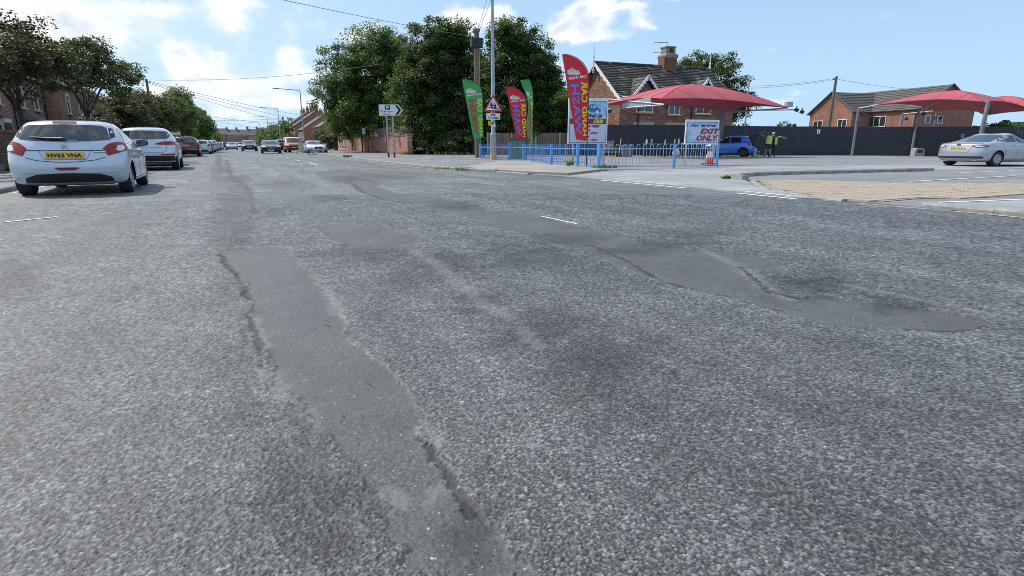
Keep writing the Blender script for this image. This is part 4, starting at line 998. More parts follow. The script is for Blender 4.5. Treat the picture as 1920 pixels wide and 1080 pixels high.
def tree(name, label, loc, blobs, nclump, per, leaf, m, trunk=None, seed=1, group=None, spread=.62, limbs=7, cat='tree', droop=0., shell=.5):
    """blobs: ellipsoids (x,y,z,rx,ry,rz) above loc; clumps sit through their outer volume"""
    r = np.random.default_rng(seed); root = thing(name, label, cat, loc, 0, group)
    vol = np.array([b[3] * b[4] * b[5] for b in blobs]) ** (2 / 3); vol /= vol.sum()
    C = []; Dn = []; cr = []
    for _ in range(nclump):
        b = blobs[r.choice(len(blobs), p=vol)]; d = r.normal(size=3); d /= np.linalg.norm(d)
        if d[2] < -.35 and r.random() < .5: d[2] *= -1
        rad = (shell + (1 - shell) * r.random() ** .55) * (1 + .19 * r.normal())
        C.append(np.array(b[:3]) + d * rad * np.array(b[3:])); Dn.append(d); cr.append(spread * r.uniform(.55, 1.25))
    C = np.array(C); Dn = np.array(Dn); cr = np.array(cr)
    idx = np.repeat(np.arange(nclump), per); n = len(idx)
    off = r.normal(size=(n, 3)); off /= np.linalg.norm(off, axis=1, keepdims=True); off *= (r.random((n, 1)) ** .5)
    off[:, 2] *= .62
    P = C[idx] + off * cr[idx][:, None]; P[:, 2] -= droop * (off[:, 0] ** 2 + off[:, 1] ** 2)
    N = Dn[idx] * .5 + np.array([0, 0, .75]) + r.normal(size=(n, 3)) * .55
    S = leaf * r.uniform(.6, 1.3, n)
    tint = np.clip(r.normal(.40, .19, n) + r.normal(0, .20, nclump)[idx], 0, 1)
    keep = P[:, 2] > .05
    link('crown', leaves_mesh(P[keep], N[keep], S[keep], tint[keep], m, seed + 5), root)
    if trunk:
        h, r0 = trunk; mb = MB(); fork = Vector((r.normal() * .1, r.normal() * .1, h))
        mb.tube([(0, 0, -.1), (0, 0, .15), (fork.x * .4, fork.y * .4, h * .5), fork], [r0 * 1.5, r0 * 1.1, r0 * .95, r0 * .85], 9)
        order = r.permutation(nclump)[:limbs]
        for k, q in enumerate(order):
            e = Vector(C[q]); st = fork - Vector((0, 0, h * .18 * r.random())); mid = st + (e - st) * .5 + Vector((0, 0, .12 * (e - st).length))
            q1 = st + (mid - st) * .5 + Vector((r.normal() * .12, r.normal() * .12, .05))
            rr = r0 * (.62 if k < 3 else .4)
            mb.tube([st, q1, mid, e], [rr, rr * .8, rr * .5, rr * .15], 6)
            for z in range(3):
                j = int(r.integers(nclump)); e2 = Vector(C[j])
                if (e2 - mid).length < 2.6: mb.tube([mid, (mid + e2) / 2 + Vector((0, 0, .12)), e2], [rr * .42, rr * .25, .012], 5)
        mb.build('trunk', M_bark, root, smooth=True)
    return root

# left-hand street trees
tree('street_tree', 'coppery dark street tree at far left with a forked trunk over the white hatchback', (-6.1, 24.4, 0),
     [(-.1, -.3, 3.55, 1.75, 1.9, .95), (.2, 1.4, 3.8, 1.35, 1.5, .85), (-.9, -2.6, 3.3, 1.5, 1.8, .9), (.1, .3, 4.3, 1.1, 1.3, .6), (.4, 3.0, 3.4, 1.0, 1.1, .7)],
     190, 120, .058, LM_copper, (2.3, .10), 11, spread=.44, limbs=8, shell=.3)
tree('street_tree', 'dark airy street tree with bare arching limbs beside the coppery one', (-6.1, 34.2, 0),
     [(-.2, 0, 4.5, 1.5, 2.2, 1.2), (.5, 3.0, 4.55, 1.4, 2.6, 1.15), (.9, 6.6, 4.5, 1.2, 2.6, .85), (-.3, -1.8, 4.0, 1.2, 1.5, 1.2), (.2, 2.0, 5.4, 1.1, 2.0, .6)],
     150, 110, .066, LM_dark2, (2.4, .10), 12, spread=.46, limbs=9, shell=.35)
tree('bushy_tree', 'low brown-green bushy tree behind the white SUV', (-6.4, 48, 0), [(0, 0, 2.6, 1.6, 3.6, 1.8), (.2, 4.5, 3.0, 1.5, 3.4, 1.7), (0, 9, 3.0, 1.5, 4, 1.8), (-.2, -4, 2.2, 1.4, 2.5, 1.3)], 260, 110, .085, LM_copper, (1.2, .13), 13, spread=.62)
tree('bushy_tree', 'brown-green roadside tree further along the left footway above the maroon SUV', (-6.5, 64, 0), [(0, 0, 3.3, 1.6, 4.5, 2.1), (.3, 6, 3.6, 1.5, 4.5, 2.0)], 190, 110, .10, LM_copper, (1.6, .14), 14, spread=.72)
tree('street_tree', 'fresh green round-topped street tree above the far parked cars', (-5.8, 88, 0), [(0, 0, 5.4, 1.9, 6.5, 2.3), (.5, 5, 4.2, 1.7, 6, 1.9), (-.3, -8, 4.8, 1.6, 4.5, 1.7)], 220, 110, .12, LM_bright, (2.6, .22), 15, spread=.85)
tree('street_tree', 'dark tree at the far end of the left-hand row where the sky begins', (-5.4, 125, 0), [(0, 0, 4.6, 1.9, 10, 3.2), (.3, 16, 4.4, 1.9, 9, 2.8)], 150, 70, .24, LM_dark, (2.2, .22), 16, spread=1.1)
tree('bushy_tree', 'small yellow-green bush at the end of the left-hand tree row', (-5.6, 185, 0), [(.6, 0, 3.0, 2.2, 9, 2.4)], 60, 60, .25, LM_yel, (1., .15), 17, spread=1.)

# right-hand clump
tree('lime_tree', 'big lime tree with sunlit left side behind the long brick wall', (16.2, 70, 0),
     [(-1.5, 0, 8.6, 4.3, 4.5, 4.4), (-3.8, 1.5, 6.2, 3.3, 3.6, 3.2), (.4, -1, 11.0, 3.0, 3.6, 2.6), (2.2, -3, 7.0, 3.6, 3.6, 3.8), (-1.5, .5, 4.6, 4.6, 4.2, 2.2), (-2.6, 6, 3.4, 3.2, 5, 1.9), (1.5, -6.5, 4.2, 2.6, 4, 2.4)],
     640, 170, .125, LM_lime, (4.2, .34), 21, spread=1.12, limbs=8, shell=.28)
tree('broad_tree', 'very dense dark tree reaching the ground behind the parking sign', (18.8, 54.8, 0),
     [(-.9, 0, 7.6, 3.1, 3.6, 4.1), (1.5, -1.2, 6.6, 3.0, 3.2, 4.2), (-1.0, .3, 4.0, 3.4, 3.4, 2.8), (1.8, -2.0, 3.2, 2.8, 2.8, 3.0), (.8, -.6, 10.0, 2.0, 2.4, 1.9), (-2.8, .8, 5.4, 2.0, 2.4, 2.2)],
     620, 170, .115, LM_dark, (3., .3), 22, spread=.95, limbs=6, shell=.3)
tree('broad_tree', 'tall dark layered tree rising behind the lamp column and telegraph pole', (23.6, 48.4, 0),
     [(-.5, 0, 9.0, 2.2, 2.6, 2.6), (1.6, -.7, 8.0, 1.9, 2.2, 2.2), (-1.6, .5, 6.4, 2.2, 2.4, 2.4), (.6, 0, 5.4, 2.6, 2.6, 2.2), (-.2, .3, 10.6, 1.3, 1.6, 1.1), (2.3, -1.2, 6.2, 1.3, 1.5, 1.6)],
     400, 150, .105, LM_dark, (4., .28), 23, spread=.8, limbs=10, shell=.3)
tree('broad_tree', 'mid green tree between the tall dark tree and the gabled house', (35.0, 62.5, 0), [(0, 0, 6.2, 2.6, 3, 2.9), (-2.6, 1.2, 5.0, 2.6, 3, 2.6), (2.2, -1, 4.6, 2.2, 2.6, 2.4), (.2, 0, 3.2, 3.6, 3.4, 2.2)], 300, 140, .125, LM_lime, (2.6, .25), 24, spread=.95, shell=.3)
tree('broad_tree', 'rounded dark tree behind the right end of the gabled house', (57.6, 59.6, 0), [(0, 0, 8.6, 3.9, 4.2, 4.0), (-2.4, 1, 9.4, 2.6, 3, 2.6), (2.4, -1, 6.2, 3.2, 3.4, 3.4), (0, 0, 4.2, 4.2, 4, 2.8)], 340, 120, .13, LM_dark, (3.4, .3), 25, spread=.9)
# undergrowth below and between
tree('ivy_bank', 'dark ivy and bramble bank between the brick wall and the telegraph pole', (19.8, 50.2, 0), [(-1.2, .5, 1.2, 1.8, 1.6, 1.5), (.8, -1.0, 1.4, 1.8, 1.5, 1.7), (2.4, -2.4, 1.3, 1.6, 1.5, 1.7), (-2.6, 1.5, 1.2, 1.7, 1.6, 1.5), (-1.2, 3.2, 1.6, 2.4, 1.6, 1.9), (-3.4, 4.3, 1.5, 1.7, 1.7, 1.7), (-2.6, 3.2, 1.2, 1.7, 1.6, 1.5), (2.2, .6, 1.8, 2.2, 1.5, 2.0)], 320, 150, .095, LM_dark, None, 31, spread=.7, shell=.2, cat='bush', group=None)
tree('ivy_bank', 'dark overgrown hedge behind the lamp column and blue railings', (23.2, 47.6, 0), [(-.6, .2, 2.1, 2.0, 1.4, 2.0), (1.8, -.9, 2.5, 1.9, 1.4, 2.0), (4.0, -1.8, 2.9, 1.9, 1.4, 1.9), (6.4, -.4, 2.9, 2.0, 1.6, 2.1)], 380, 150, .10, LM_dark, None, 32, spread=.72, shell=.2, cat='hedge')
tree('garden_hedge', 'leafy hedge mass below the mid green tree left of the gabled house', (31.5, 55, 0), [(0, 0, 2.6, 3.2, 2, 2.6), (4, -1.6, 2.4, 2.6, 2, 2.4), (-3.6, 1.4, 2.8, 2.8, 2, 2.6)], 240, 140, .125, LM_lime, None, 33, spread=.9, shell=.3, cat='hedge')
tree('roadside_hedge', 'long bushy green hedge along the right of the road behind the dark cars', (10.9, 138, 0), [(0, 0, 2.8, 1.9, 10, 2.8), (.2, 18, 2.9, 1.9, 11, 2.7), (.2, 40, 3.2, 2, 14, 2.9), (0, 70, 3.6, 2, 18, 2.9), (0, 110, 4, 2, 26, 3.2)], 300, 60, .26, LM_bright, None, 34, spread=1.05, cat='hedge')
tree('garden_shrub', 'rounded garden shrub behind the white saloon', (13.6, 95, 0), [(0, 0, 1.8, 1.7, 3, 1.5), (.6, 8, 1.9, 1.7, 3, 1.6)], 70, 60, .16, LM_copper, None, 35, spread=.7, cat='bush')
tree('garden_shrub', 'yellow-tinged shrub under the big lime tree', (14.4, 90, 0), [(.2, 0, 3.0, 1.3, 2.5, 1.2), (1.2, -4, 2.6, 1.2, 2.5, 1.4)], 50, 60, .15, LM_yel, None, 36, spread=.7, cat='bush')
tree('fence_creeper', 'green creeper spilling over the black fence beyond the second canopy', (52.6, 23.4, 0), [(0, 0, 2.2, .7, 1.9, .5), (.2, -2.2, 2.1, .6, 1.5, .35)], 46, 60, .10, LM_bright, None, 37, spread=.34, cat='bush')
tree('far_bush', 'round bush top showing over the black fence at far right', (66, 22, 0), [(0, 0, 2.4, 1.8, 2.2, 1.2)], 50, 60, .14, LM_dark, None, 38, spread=.5, cat='bush')
tree('far_bush', 'little twiggy bush top above the black fence right of the workers', (46.5, 38.2, 0), [(0, 0, 2.2, 1.0, .8, .9)], 16, 50, .09, LM_dark, (1.4, .05), 39, spread=.34, cat='bush')
# weeds at the foot of kerb, railings and wall
def weeds(name, label, loc, n, h, rad, seed, m=LM_bright):
    r = np.random.default_rng(seed); mb = MB()
    for _ in range(n):
        a = r.uniform(0, 6.28); q = rad * r.random() ** .5; x, y = q * math.cos(a), q * math.sin(a) * .5; L = h * r.uniform(.5, 1.2); t = r.normal(size=2) * .4 * L; w = .012 + .02 * r.random()
        d = r.uniform(0, 6.28); wx, wy = w * math.cos(d), w * math.sin(d)
        mb.quad([(x - wx, y - wy, 0), (x + wx, y + wy, 0), (x + t[0] * .5 + wx * .7, y + t[1] * .5 + wy * .7, L * .6), (x + t[0] * .5 - wx * .7, y + t[1] * .5 - wy * .7, L * .6)])
        mb.quad([(x + t[0] * .5 - wx * .7, y + t[1] * .5 - wy * .7, L * .6), (x + t[0] * .5 + wx * .7, y + t[1] * .5 + wy * .7, L * .6), (x + t[0], y + t[1], L)])
    o = mb.build(name, m, None, loc=loc, fix=False); me = o.data
    at = me.attributes.new('tint', 'FLOAT', 'POINT'); at.data.foreach_set('value', np.random.default_rng(seed).uniform(.2, 1, len(me.vertices)).astype(np.float32))
    return tag(o, label, 'weeds')
weeds('weed_tuft', 'straggly weed tuft growing in the kerb gutter before the lamp column', (7.95, 20.6, .03), 60, .12, .45, 41)
weeds('weed_tuft', 'yellowing weeds along the kerb left of the gutter tuft', (7.55, 21.8, .04), 60, .08, .5, 42, LM_yel)
weeds('weed_tuft', 'tall weed at the foot of the blue railing below the price board', (13.05, 21.4, .1), 30, .26, .16, 43)
weeds('weed_tuft', 'low grass along the railing foot left of the blue end post', (13.2, 19.0, .08), 90, .14, .6, 44)
weeds('weed_tuft', 'small green weed in the apron joint at the tip of the splitter kerb', (12.85, 12.35, .02), 40, .10, .16, 45)
weeds('weed_tuft', 'weeds at the foot of the brick wall pier', (14.2, 51.6, .1), 90, .35, .6, 46)
weeds('weed_tuft', 'grassy clump at the foot of the long brick wall', (14.85, 66, .1), 90, .3, 1.2, 47)
weeds('weed_tuft', 'rough grass on the left footway by the garden wall', (-6.7, 26.2, .09), 150, .25, .6, 48)
weeds('weed_tuft', 'fringe of weeds below the ivy bank by the telegraph pole', (18.2, 48.4, .08), 160, .35, 2.6, 49)
# ------------------------------------------------------------------ cars
def catmull(P, n):
    P = np.array(P, float); k = len(P); t = np.linspace(0, k - 1, n); out = []
    for u in t:
        i = min(int(u), k - 2); f = u - i
        p0 = P[max(i - 1, 0)]; p1 = P[i]; p2 = P[i + 1]; p3 = P[min(i + 2, k - 1)]
        m1 = (p2 - p0) / 2; m2 = (p3 - p1) / 2
        # limit tangents so the profile never overshoots
        d = p2 - p1
        for m in (m1, m2):
            bad = np.sign(m) != np.sign(d); m[bad] = 0
            lim = np.abs(3 * d); np.clip(m, -lim, lim, out=m)
        out.append((2 * f**3 - 3 * f**2 + 1) * p1 + (f**3 - 2 * f**2 + f) * m1 + (-2 * f**3 + 3 * f**2) * p2 + (f**3 - f**2) * m2)
    return np.array(out)

class Shell:
    """car body lofted from level slices: straight flanks with rounded nose and tail; answers surface queries for trim and glass"""
    def __init__(s, knots, nr, nf, ymid=0., ns=58, lr=.6, lf=.95):
        s.S = catmull(knots, ns); s.S[:, 0] = np.maximum.accumulate(s.S[:, 0] + np.arange(ns) * 1e-6); s.nr, s.nf, s.ym = nr, nf, ymid; s.lr, s.lf = lr, lf
    def ends(s, yr, yf):
        m = (yr + yf) / 2; return min(yr + s.lr, m - .01), max(yf - s.lf, m + .01)
    def at(s, z):
        q = s.S; return (np.interp(z, q[:, 0], q[:, 1]), np.interp(z, q[:, 0], q[:, 2]), np.interp(z, q[:, 0], q[:, 3]))
    def pt(s, side, a, z):
        yr, yf, w = s.at(z); cr, cf = s.ends(yr, yf)
        if side in ('rear', 'front'):
            n = s.nr if side == 'rear' else s.nf; r = cr - yr if side == 'rear' else yf - cf
            k = max(0., 1 - min(.999, abs(a) / w) ** n) ** (1 / n)
            return Vector((a, cr - r * k if side == 'rear' else cf + r * k, z))
        sg = 1 if side == 'right' else -1
        if cr <= a <= cf: return Vector((w * sg, a, z))
        n, r, c = (s.nr, cr - yr, cr) if a < cr else (s.nf, yf - cf, cf)
        k = max(0., 1 - min(.9995, abs(a - c) / r) ** n) ** (1 / n)
        return Vector((w * k * sg, a, z))
    def nrm(s, side, a, z):
        e = .012; d1 = s.pt(side, a + e, z) - s.pt(side, a - e, z); d2 = s.pt(side, a, z + e) - s.pt(side, a, z - e)
        n = d1.cross(d2); n = n.normalized() if n.length > 1e-9 else Vector((0, 0, 1))
        out = s.pt(side, a, z) - Vector((0, s.ym, .5))
        return n if n.dot(out) > 0 else -n
    def mesh(s, nq=14):
        V = []; F = []; ring = []; ph = np.linspace(0, 1, nq) * math.pi / 2
        for (z, yr, yf, w) in s.S:
            cr, cf = s.ends(yr, yf)
            A = [(w * math.sin(p) ** (2 / s.nr), cr - (cr - yr) * math.cos(p) ** (2 / s.nr)) for p in ph]
            B = [(w * math.sin(p) ** (2 / s.nf), cf + (yf - cf) * math.cos(p) ** (2 / s.nf)) for p in ph[::-1]]
            half = A + B
            loop = half + [(-x, y) for (x, y) in half[::-1][1:-1]]
            ring.append((len(V), len(loop))); V += [(x, y, z) for (x, y) in loop]
        for (a, n), (b, _) in zip(ring, ring[1:]):
            for k in range(n): F.append((a + k, a + (k + 1) % n, b + (k + 1) % n, b + k))
        F.append(tuple(ring[0][0] + k for k in reversed(range(ring[0][1])))); F.append(tuple(ring[-1][0] + k for k in range(ring[-1][1])))
        me = bpy.data.meshes.new('body'); me.from_pydata(V, [], F); return me
    def patch(s, name, side, poly, m, parent, off=.006, cuts=.09, depth=.02, smooth=True):
        """trim piece laid on the shell from an outline in (across, height)"""
        bm = bmesh.new()
        vs = [bm.verts.new((a, z, 0)) for a, z in poly]
        try: bm.faces.new(vs)
        except Exception: bm.free(); return None
        for ax in (0, 1):
            lo, hi = min(p[ax] for p in poly), max(p[ax] for p in poly); k = lo + cuts
            while k < hi - 1e-4:
                bmesh.ops.bisect_plane(bm, geom=bm.verts[:] + bm.edges[:] + bm.faces[:], plane_co=(k, k, 0), plane_no=(1, 0, 0) if ax == 0 else (0, 1, 0)); k += cuts
        bmesh.ops.triangulate(bm, faces=[f for f in bm.faces if len(f.verts) > 4])
        base = {}
        for v in bm.verts:
            a, z = v.co.x, v.co.y; p = s.pt(side, a, z); n = s.nrm(side, a, z); v.co = p + n * off; base[v] = n
        bm.normal_update(); bnd = [e for e in bm.edges if e.is_boundary]
        r = bmesh.ops.extrude_edge_only(bm, edges=bnd); old = list(base.keys())
        for g in r['geom']:
            if isinstance(g, bmesh.types.BMVert):
                q = min(old, key=lambda o: (o.co - g.co).length_squared); g.co = q.co - base[q] * depth
        bmesh.ops.recalc_face_normals(bm, faces=bm.faces)
        # outward check
        f = bm.faces[0] if False else None
        bm.faces.ensure_lookup_table(); f0 = bm.faces[0]; c = f0.calc_center_median()
        if f0.normal.dot(c - Vector((0, s.ym, .6))) < 0: bmesh.ops.reverse_faces(bm, faces=bm.faces)
        me = bpy.data.meshes.new(name); bm.to_mesh(me); bm.free(); me.materials.append(m)
        if smooth: shade(me, 35)
        return link(name, me, parent)
def mir(poly): return [(-a, z) for a, z in reversed(poly)]
def ribbon(pts, w):
    up = []; dn = []
    for i, p in enumerate(pts):
        a = Vector(pts[max(0, i - 1)]); b = Vector(pts[min(len(pts) - 1, i + 1)]); t = (b - a).normalized(); n = Vector((-t.y, t.x)) * w / 2
        up.append((p[0] + n.x, p[1] + n.y)); dn.append((p[0] - n.x, p[1] - n.y))
    return dn + up[::-1]

M_well = mat('wheel_well', (.012, .012, .013), .9)
_wheel = {}
def wheel_parts(r, w, m_rim, spokes):
    key = (r, w, m_rim.name, spokes)
    if key in _wheel: return _wheel[key]
    rr = r * .66; MX = Matrix.Rotation(R(90), 4, 'Y')
    t = MB(); t.lathe([(rr, -w / 2 + .01), (r * .93, -w / 2), (r * .985, -w / 2 + .025), (r, -w / 4), (r, w / 4), (r * .985, w / 2 - .025), (r * .93, w / 2), (rr, w / 2 - .01), (rr, -w / 2 + .01)], 28, M=MX)
    tm = t.mesh('tyre', M_rubber, 40)
    q = MB(); q.lathe([(rr * 1.01, w / 2 - .012), (rr * .96, w / 2 + .004), (rr * .90, w / 2 - .012), (rr * .86, w / 2 - .07)], 28, M=MX)
    for k in range(spokes):
        a = 2 * math.pi * k / spokes; S = MB()
        d = Vector((0, math.cos(a), math.sin(a))); n = Vector((0, -math.sin(a), math.cos(a)))
        for (s0, s1) in ((-1, -.25), (.25, 1)) if spokes <= 6 else ((-1, 1),):
            wi, wo = rr * .17, rr * .13
            pts = []
            for x in (w / 2 - .03, w / 2 - .005):
                pts += [Vector((x, 0, 0)) + d * rr * .15 + n * wi * s0, Vector((x, 0, 0)) + d * rr * .15 + n * wi * s1, Vector((x + .004, 0, 0)) + d * rr * .93 + n * wo * s1 * 1.25, Vector((x + .004, 0, 0)) + d * rr * .93 + n * wo * s0 * 1.25]
            n0 = len(q.v); q.v += [tuple(p) for p in pts]
            for f in ((0, 1, 2, 3), (7, 6, 5, 4), (0, 4, 5, 1), (1, 5, 6, 2), (2, 6, 7, 3), (3, 7, 4, 0)): q.f.append(tuple(n0 + i for i in f)); q.m.append(0)
    q.lathe([(rr * .24, w / 2 - .05), (rr * .24, w / 2 - .004), (rr * .16, w / 2 + .006), (.01, w / 2 + .006)], 12, M=MX)
    rm = q.mesh('rim', m_rim, 30)
    b = MB(); b.lathe([(rr * .90, -w / 2 + .02), (rr * .90, w / 2 - .08), (.05, w / 2 - .08), (.03, w / 2 - .08)], 24, M=MX); bm_ = b.mesh('brake_disc', M_well, 30)
    _wheel[key] = (tm, rm, bm_); return _wheel[key]

def boolean_arches(me, axles, r, wmax, cut_w):
    o = bpy.data.objects.new('tmp_body', me); COL.objects.link(o); cutters = []
    if len(me.materials) < 2: me.materials.append(M_well)
    for y in axles:
        for sx in (-1, 1):
            c = MB(); c.lathe([(r, -.25), (r, .25)], 30, (sx * (wmax - cut_w + .25), y, r * .86), Matrix.Rotation(R(90), 4, 'Y'))
            cm = c.mesh('tmp_cut', [MATS['wheel_well']]); co = bpy.data.objects.new('tmp_cut', cm); COL.objects.link(co); cutters.append(co)
            md = o.modifiers.new('b', 'BOOLEAN'); md.operation = 'DIFFERENCE'; md.object = co; md.solver = 'EXACT'; md.material_mode = 'TRANSFER'
    dg = bpy.context.evaluated_depsgraph_get(); dg.update()
    out = bpy.data.meshes.new_from_object(o.evaluated_get(dg))
    for c in cutters: bpy.data.objects.remove(c)
    bpy.data.objects.remove(o); return out

def plate(parent, name, p, n, w, h, m, body=None, tilt=0.):
    n = Vector(n).normalized(); up = Vector((0, 0, 1)); up = (up - n * up.dot(n)).normalized(); t = up.cross(n)
    M = Matrix((t, up, n)).transposed().to_4x4(); M.translation = Vector(p)
    b = MB(); b.box((0, 0, 0), (w, h, .012)); b.v = [tuple(M @ Vector(v)) for v in b.v]
    o = b.build(name, m, parent)
    if body:
        fit_text('lettering', body, M_ink, o, M @ Matrix.Translation((-w * .44, -h * .34, .0075)), w * .88, h * .68, offset=.042, extrude=.001)
    return o

def car(name, label, loc, head, sp, col, group=None, cat='car'):
    """sp: shell knots and feature outlines; y forward in the car's own frame"""
    root = thing(name, label, cat, loc, R(-head), group)
    sh = Shell(sp['knots'], sp.get('nr', 2.6), sp.get('nf', 2.5), sp.get('ymid', 0.), lr=sp.get('lr', .55), lf=sp.get('lf', .95))
    me = sh.mesh(); me.materials.append(col); me.materials.append(M_well)
    wr = sp['wheel'][0]; ax = sp['wheel'][1:3]; tw = sp['wheel'][3]; wm = max(k[3] for k in sp['knots'])
    out = boolean_arches(me, ax, wr + .055, wm, tw + .11)
    shade(out, 32); body = link('body', out, root)
    F = lambda *a, **k: sh.patch(*a, **k)
    for (nm, side, poly, m, *ex) in sp['trim']:
        k = dict(ex[0]) if ex else {}; par = k.pop('under', None); both = k.pop('both', False)
        p = root if par is None else next(o for o in root.children if o.name.split('.')[0] == par)
        if side == 'sides':
            F(nm, 'right', poly, m, p, **k); F(nm, 'left', poly, m, p, **k)
        else:
            o1 = F(nm, side, poly, m, p, **k)
            if both: F(nm, side, mir(poly), m, p, **k)
    # lenses inside lamps become sub-parts
    for (nm, side, poly, m, host) in sp.get('inner', []):
        hosts = [o for o in root.children if o.name.split('.')[0] == host]
        for o in hosts:
            cx = sum(v.co.x for v in o.data.vertices) / len(o.data.vertices)
            F(nm, side, poly if cx > 0 else mir(poly), m, o, off=.022, depth=.012, cuts=.06)
    tm, rm, bmh = wheel_parts(wr, tw, sp.get('rim', M_alloy), sp.get('spokes', 5))
    for y in ax:
        for sx in (-1, 1):
            hub = link('wheel', tm, root, (sx * (wm - tw / 2 - .012 - sp.get('inset', 0)), y, wr)); hub.rotation_euler = (R(random.uniform(0, 70)), 0, R(180) if sx < 0 else 0)
            link('rim', rm, hub); link('brake_disc', bmh, hub)
    for sx in (-1, 1):
        mx, my, mz = sp['mirror']; mb = MB(); q = Matrix.Rotation(0, 4, 'Z')
        mb.lathe([(.03, -.11), (.085, -.09), (.10, -.03), (.10, .03), (.085, .06), (.05, .08)], 12, (sx * (mx + .10), my, mz), Matrix.Diagonal((1.15, .75, .85, 1)) @ Matrix.Rotation(R(-90), 4, 'X'))
        mb.box((sx * (mx - .02), my + .02, mz - .07), (.16, .06, .04)); mo = mb.build('door_mirror', sp.get('mirror_mat', col), root, 40)
        g = MB(); g.box((sx * (mx + .10), my - .088, mz), (.17, .012, .12)); g.build('mirror_glass', M_glass, mo)
    for pl in sp.get('plates', []):
        side, z, w, h, m, body_t = pl; p = sh.pt(side, 0, z); n = sh.nrm(side, 0, z); n.z *= .6
        plate(root, 'number_plate', p + n * .016, n, w, h, m, body_t)
    for fn in sp.get('extra', []): fn(root, sh)
    if sp.get('sx') or sp.get('sy'): root.scale = (sp.get('sx', 1), sp.get('sy', 1), sp.get('sz', 1))
    return root

def windows_hatch(kn, belt=.0): pass

# -- the pale silver hatchback in the foreground, seen from behind
def glass_sides(z0, z1, yr0, yr1, ym1, yf0, pill=-.15):
    """two side panes split by the B pillar; z rises to the rear"""
    mid = (pill, z0 + .015); 
    front = [(pill + .04, z0 + .012), (yf0, z0 - .01), (ym1 + .32, z1 - .14), (ym1, z1 - .02), (pill + .04, z1)]
    rear = [(yr0, z0 + .06), (pill - .04, z0 + .015), (pill - .04, z1), (yr1 + .12, z1 - .03), (yr1, z1 - .11)]
    return front, rear
SILVER = paint('pale_silver_paint', (.57, .605, .68), .3, .3)
WHITE = paint('white_car_paint', (.72, .75, .80), .28)
MAROON = paint('maroon_car_paint', (.16, .012, .018), .28)
NAVY = paint('navy_black_car_paint', (.016, .02, .03), .22)
BLUE = paint('bright_blue_car_paint', (.022, .18, .74), .26)
ORANGE = paint('orange_car_paint', (.62, .13, .035), .3)
GREYC = paint('silver_grey_car_paint', (.40, .43, .49), .28, .5)
LTGREY = paint('light_silver_car_paint', (.56, .59, .64), .28, .4)

f1, r1 = glass_sides(.985, 1.345, -1.34, -1.18, -.02, .62)
K208 = [(.20, -1.72, 1.74, .77), (.25, -1.87, 1.88, .845), (.36, -1.94, 1.945, .866), (.52, -1.975, 1.98, .868), (.66, -1.965, 1.93, .873), (.78, -1.93, 1.76, .87), (.88, -1.89, 1.38, .862), (.95, -1.855, 1.02, .842),
        (1.04, -1.80, .82, .805), (1.18, -1.70, .50, .745), (1.30, -1.60, .18, .685), (1.375, -1.53, -.06, .635), (1.415, -1.44, -.24, .575), (1.443, -1.22, -.45, .47), (1.455, -1.0, -.62, .33), (1.46, -.9, -.75, .12)]
def x208(root, sh):
    # wiper, badge and boot strip
    p = lambda x, z, o=.02: sh.pt('rear', x, z) + sh.nrm('rear', x, z) * o
    b = MB(); b.tube([p(.02, 1.06, .03), p(-.02, 1.065, .04), p(-.25, 1.08, .035), p(-.46, 1.10, .025)], [.03, .028, .018, .010], 6); b.build('rear_wiper', M_black, root)
    b = MB()
    for (x0, z0, x1, z1, r) in ((-.05, .955, -.01, .965, .010), (-.02, .965, .03, .955, .012), (.0, .955, -.035, .905, .011), (.01, .945, .045, .905, .011), (.03, .955, .05, .94, .009), (-.03, .94, .02, .945, .014)):
        b.tube([p(x0, z0), p(x1, z1)], r, 5)
    b.build('badge', M_chrome, root)
    b = MB(); b.tube([p(.40, .832, .012), p(.56, .834, .012)], .012, 5); b.build('model_badge', M_chrome, root)
    b = MB(); b.tube([p(-.20, 1.035, .014), p(.18, 1.035, .014)], .008, 5); b.build('boot_handle', M_chrome, root)
TL = [(.525, .905), (.60, .985), (.70, 1.028), (.775, 1.03), (.825, .985), (.846, .915), (.838, .865), (.74, .82), (.595, .765)]
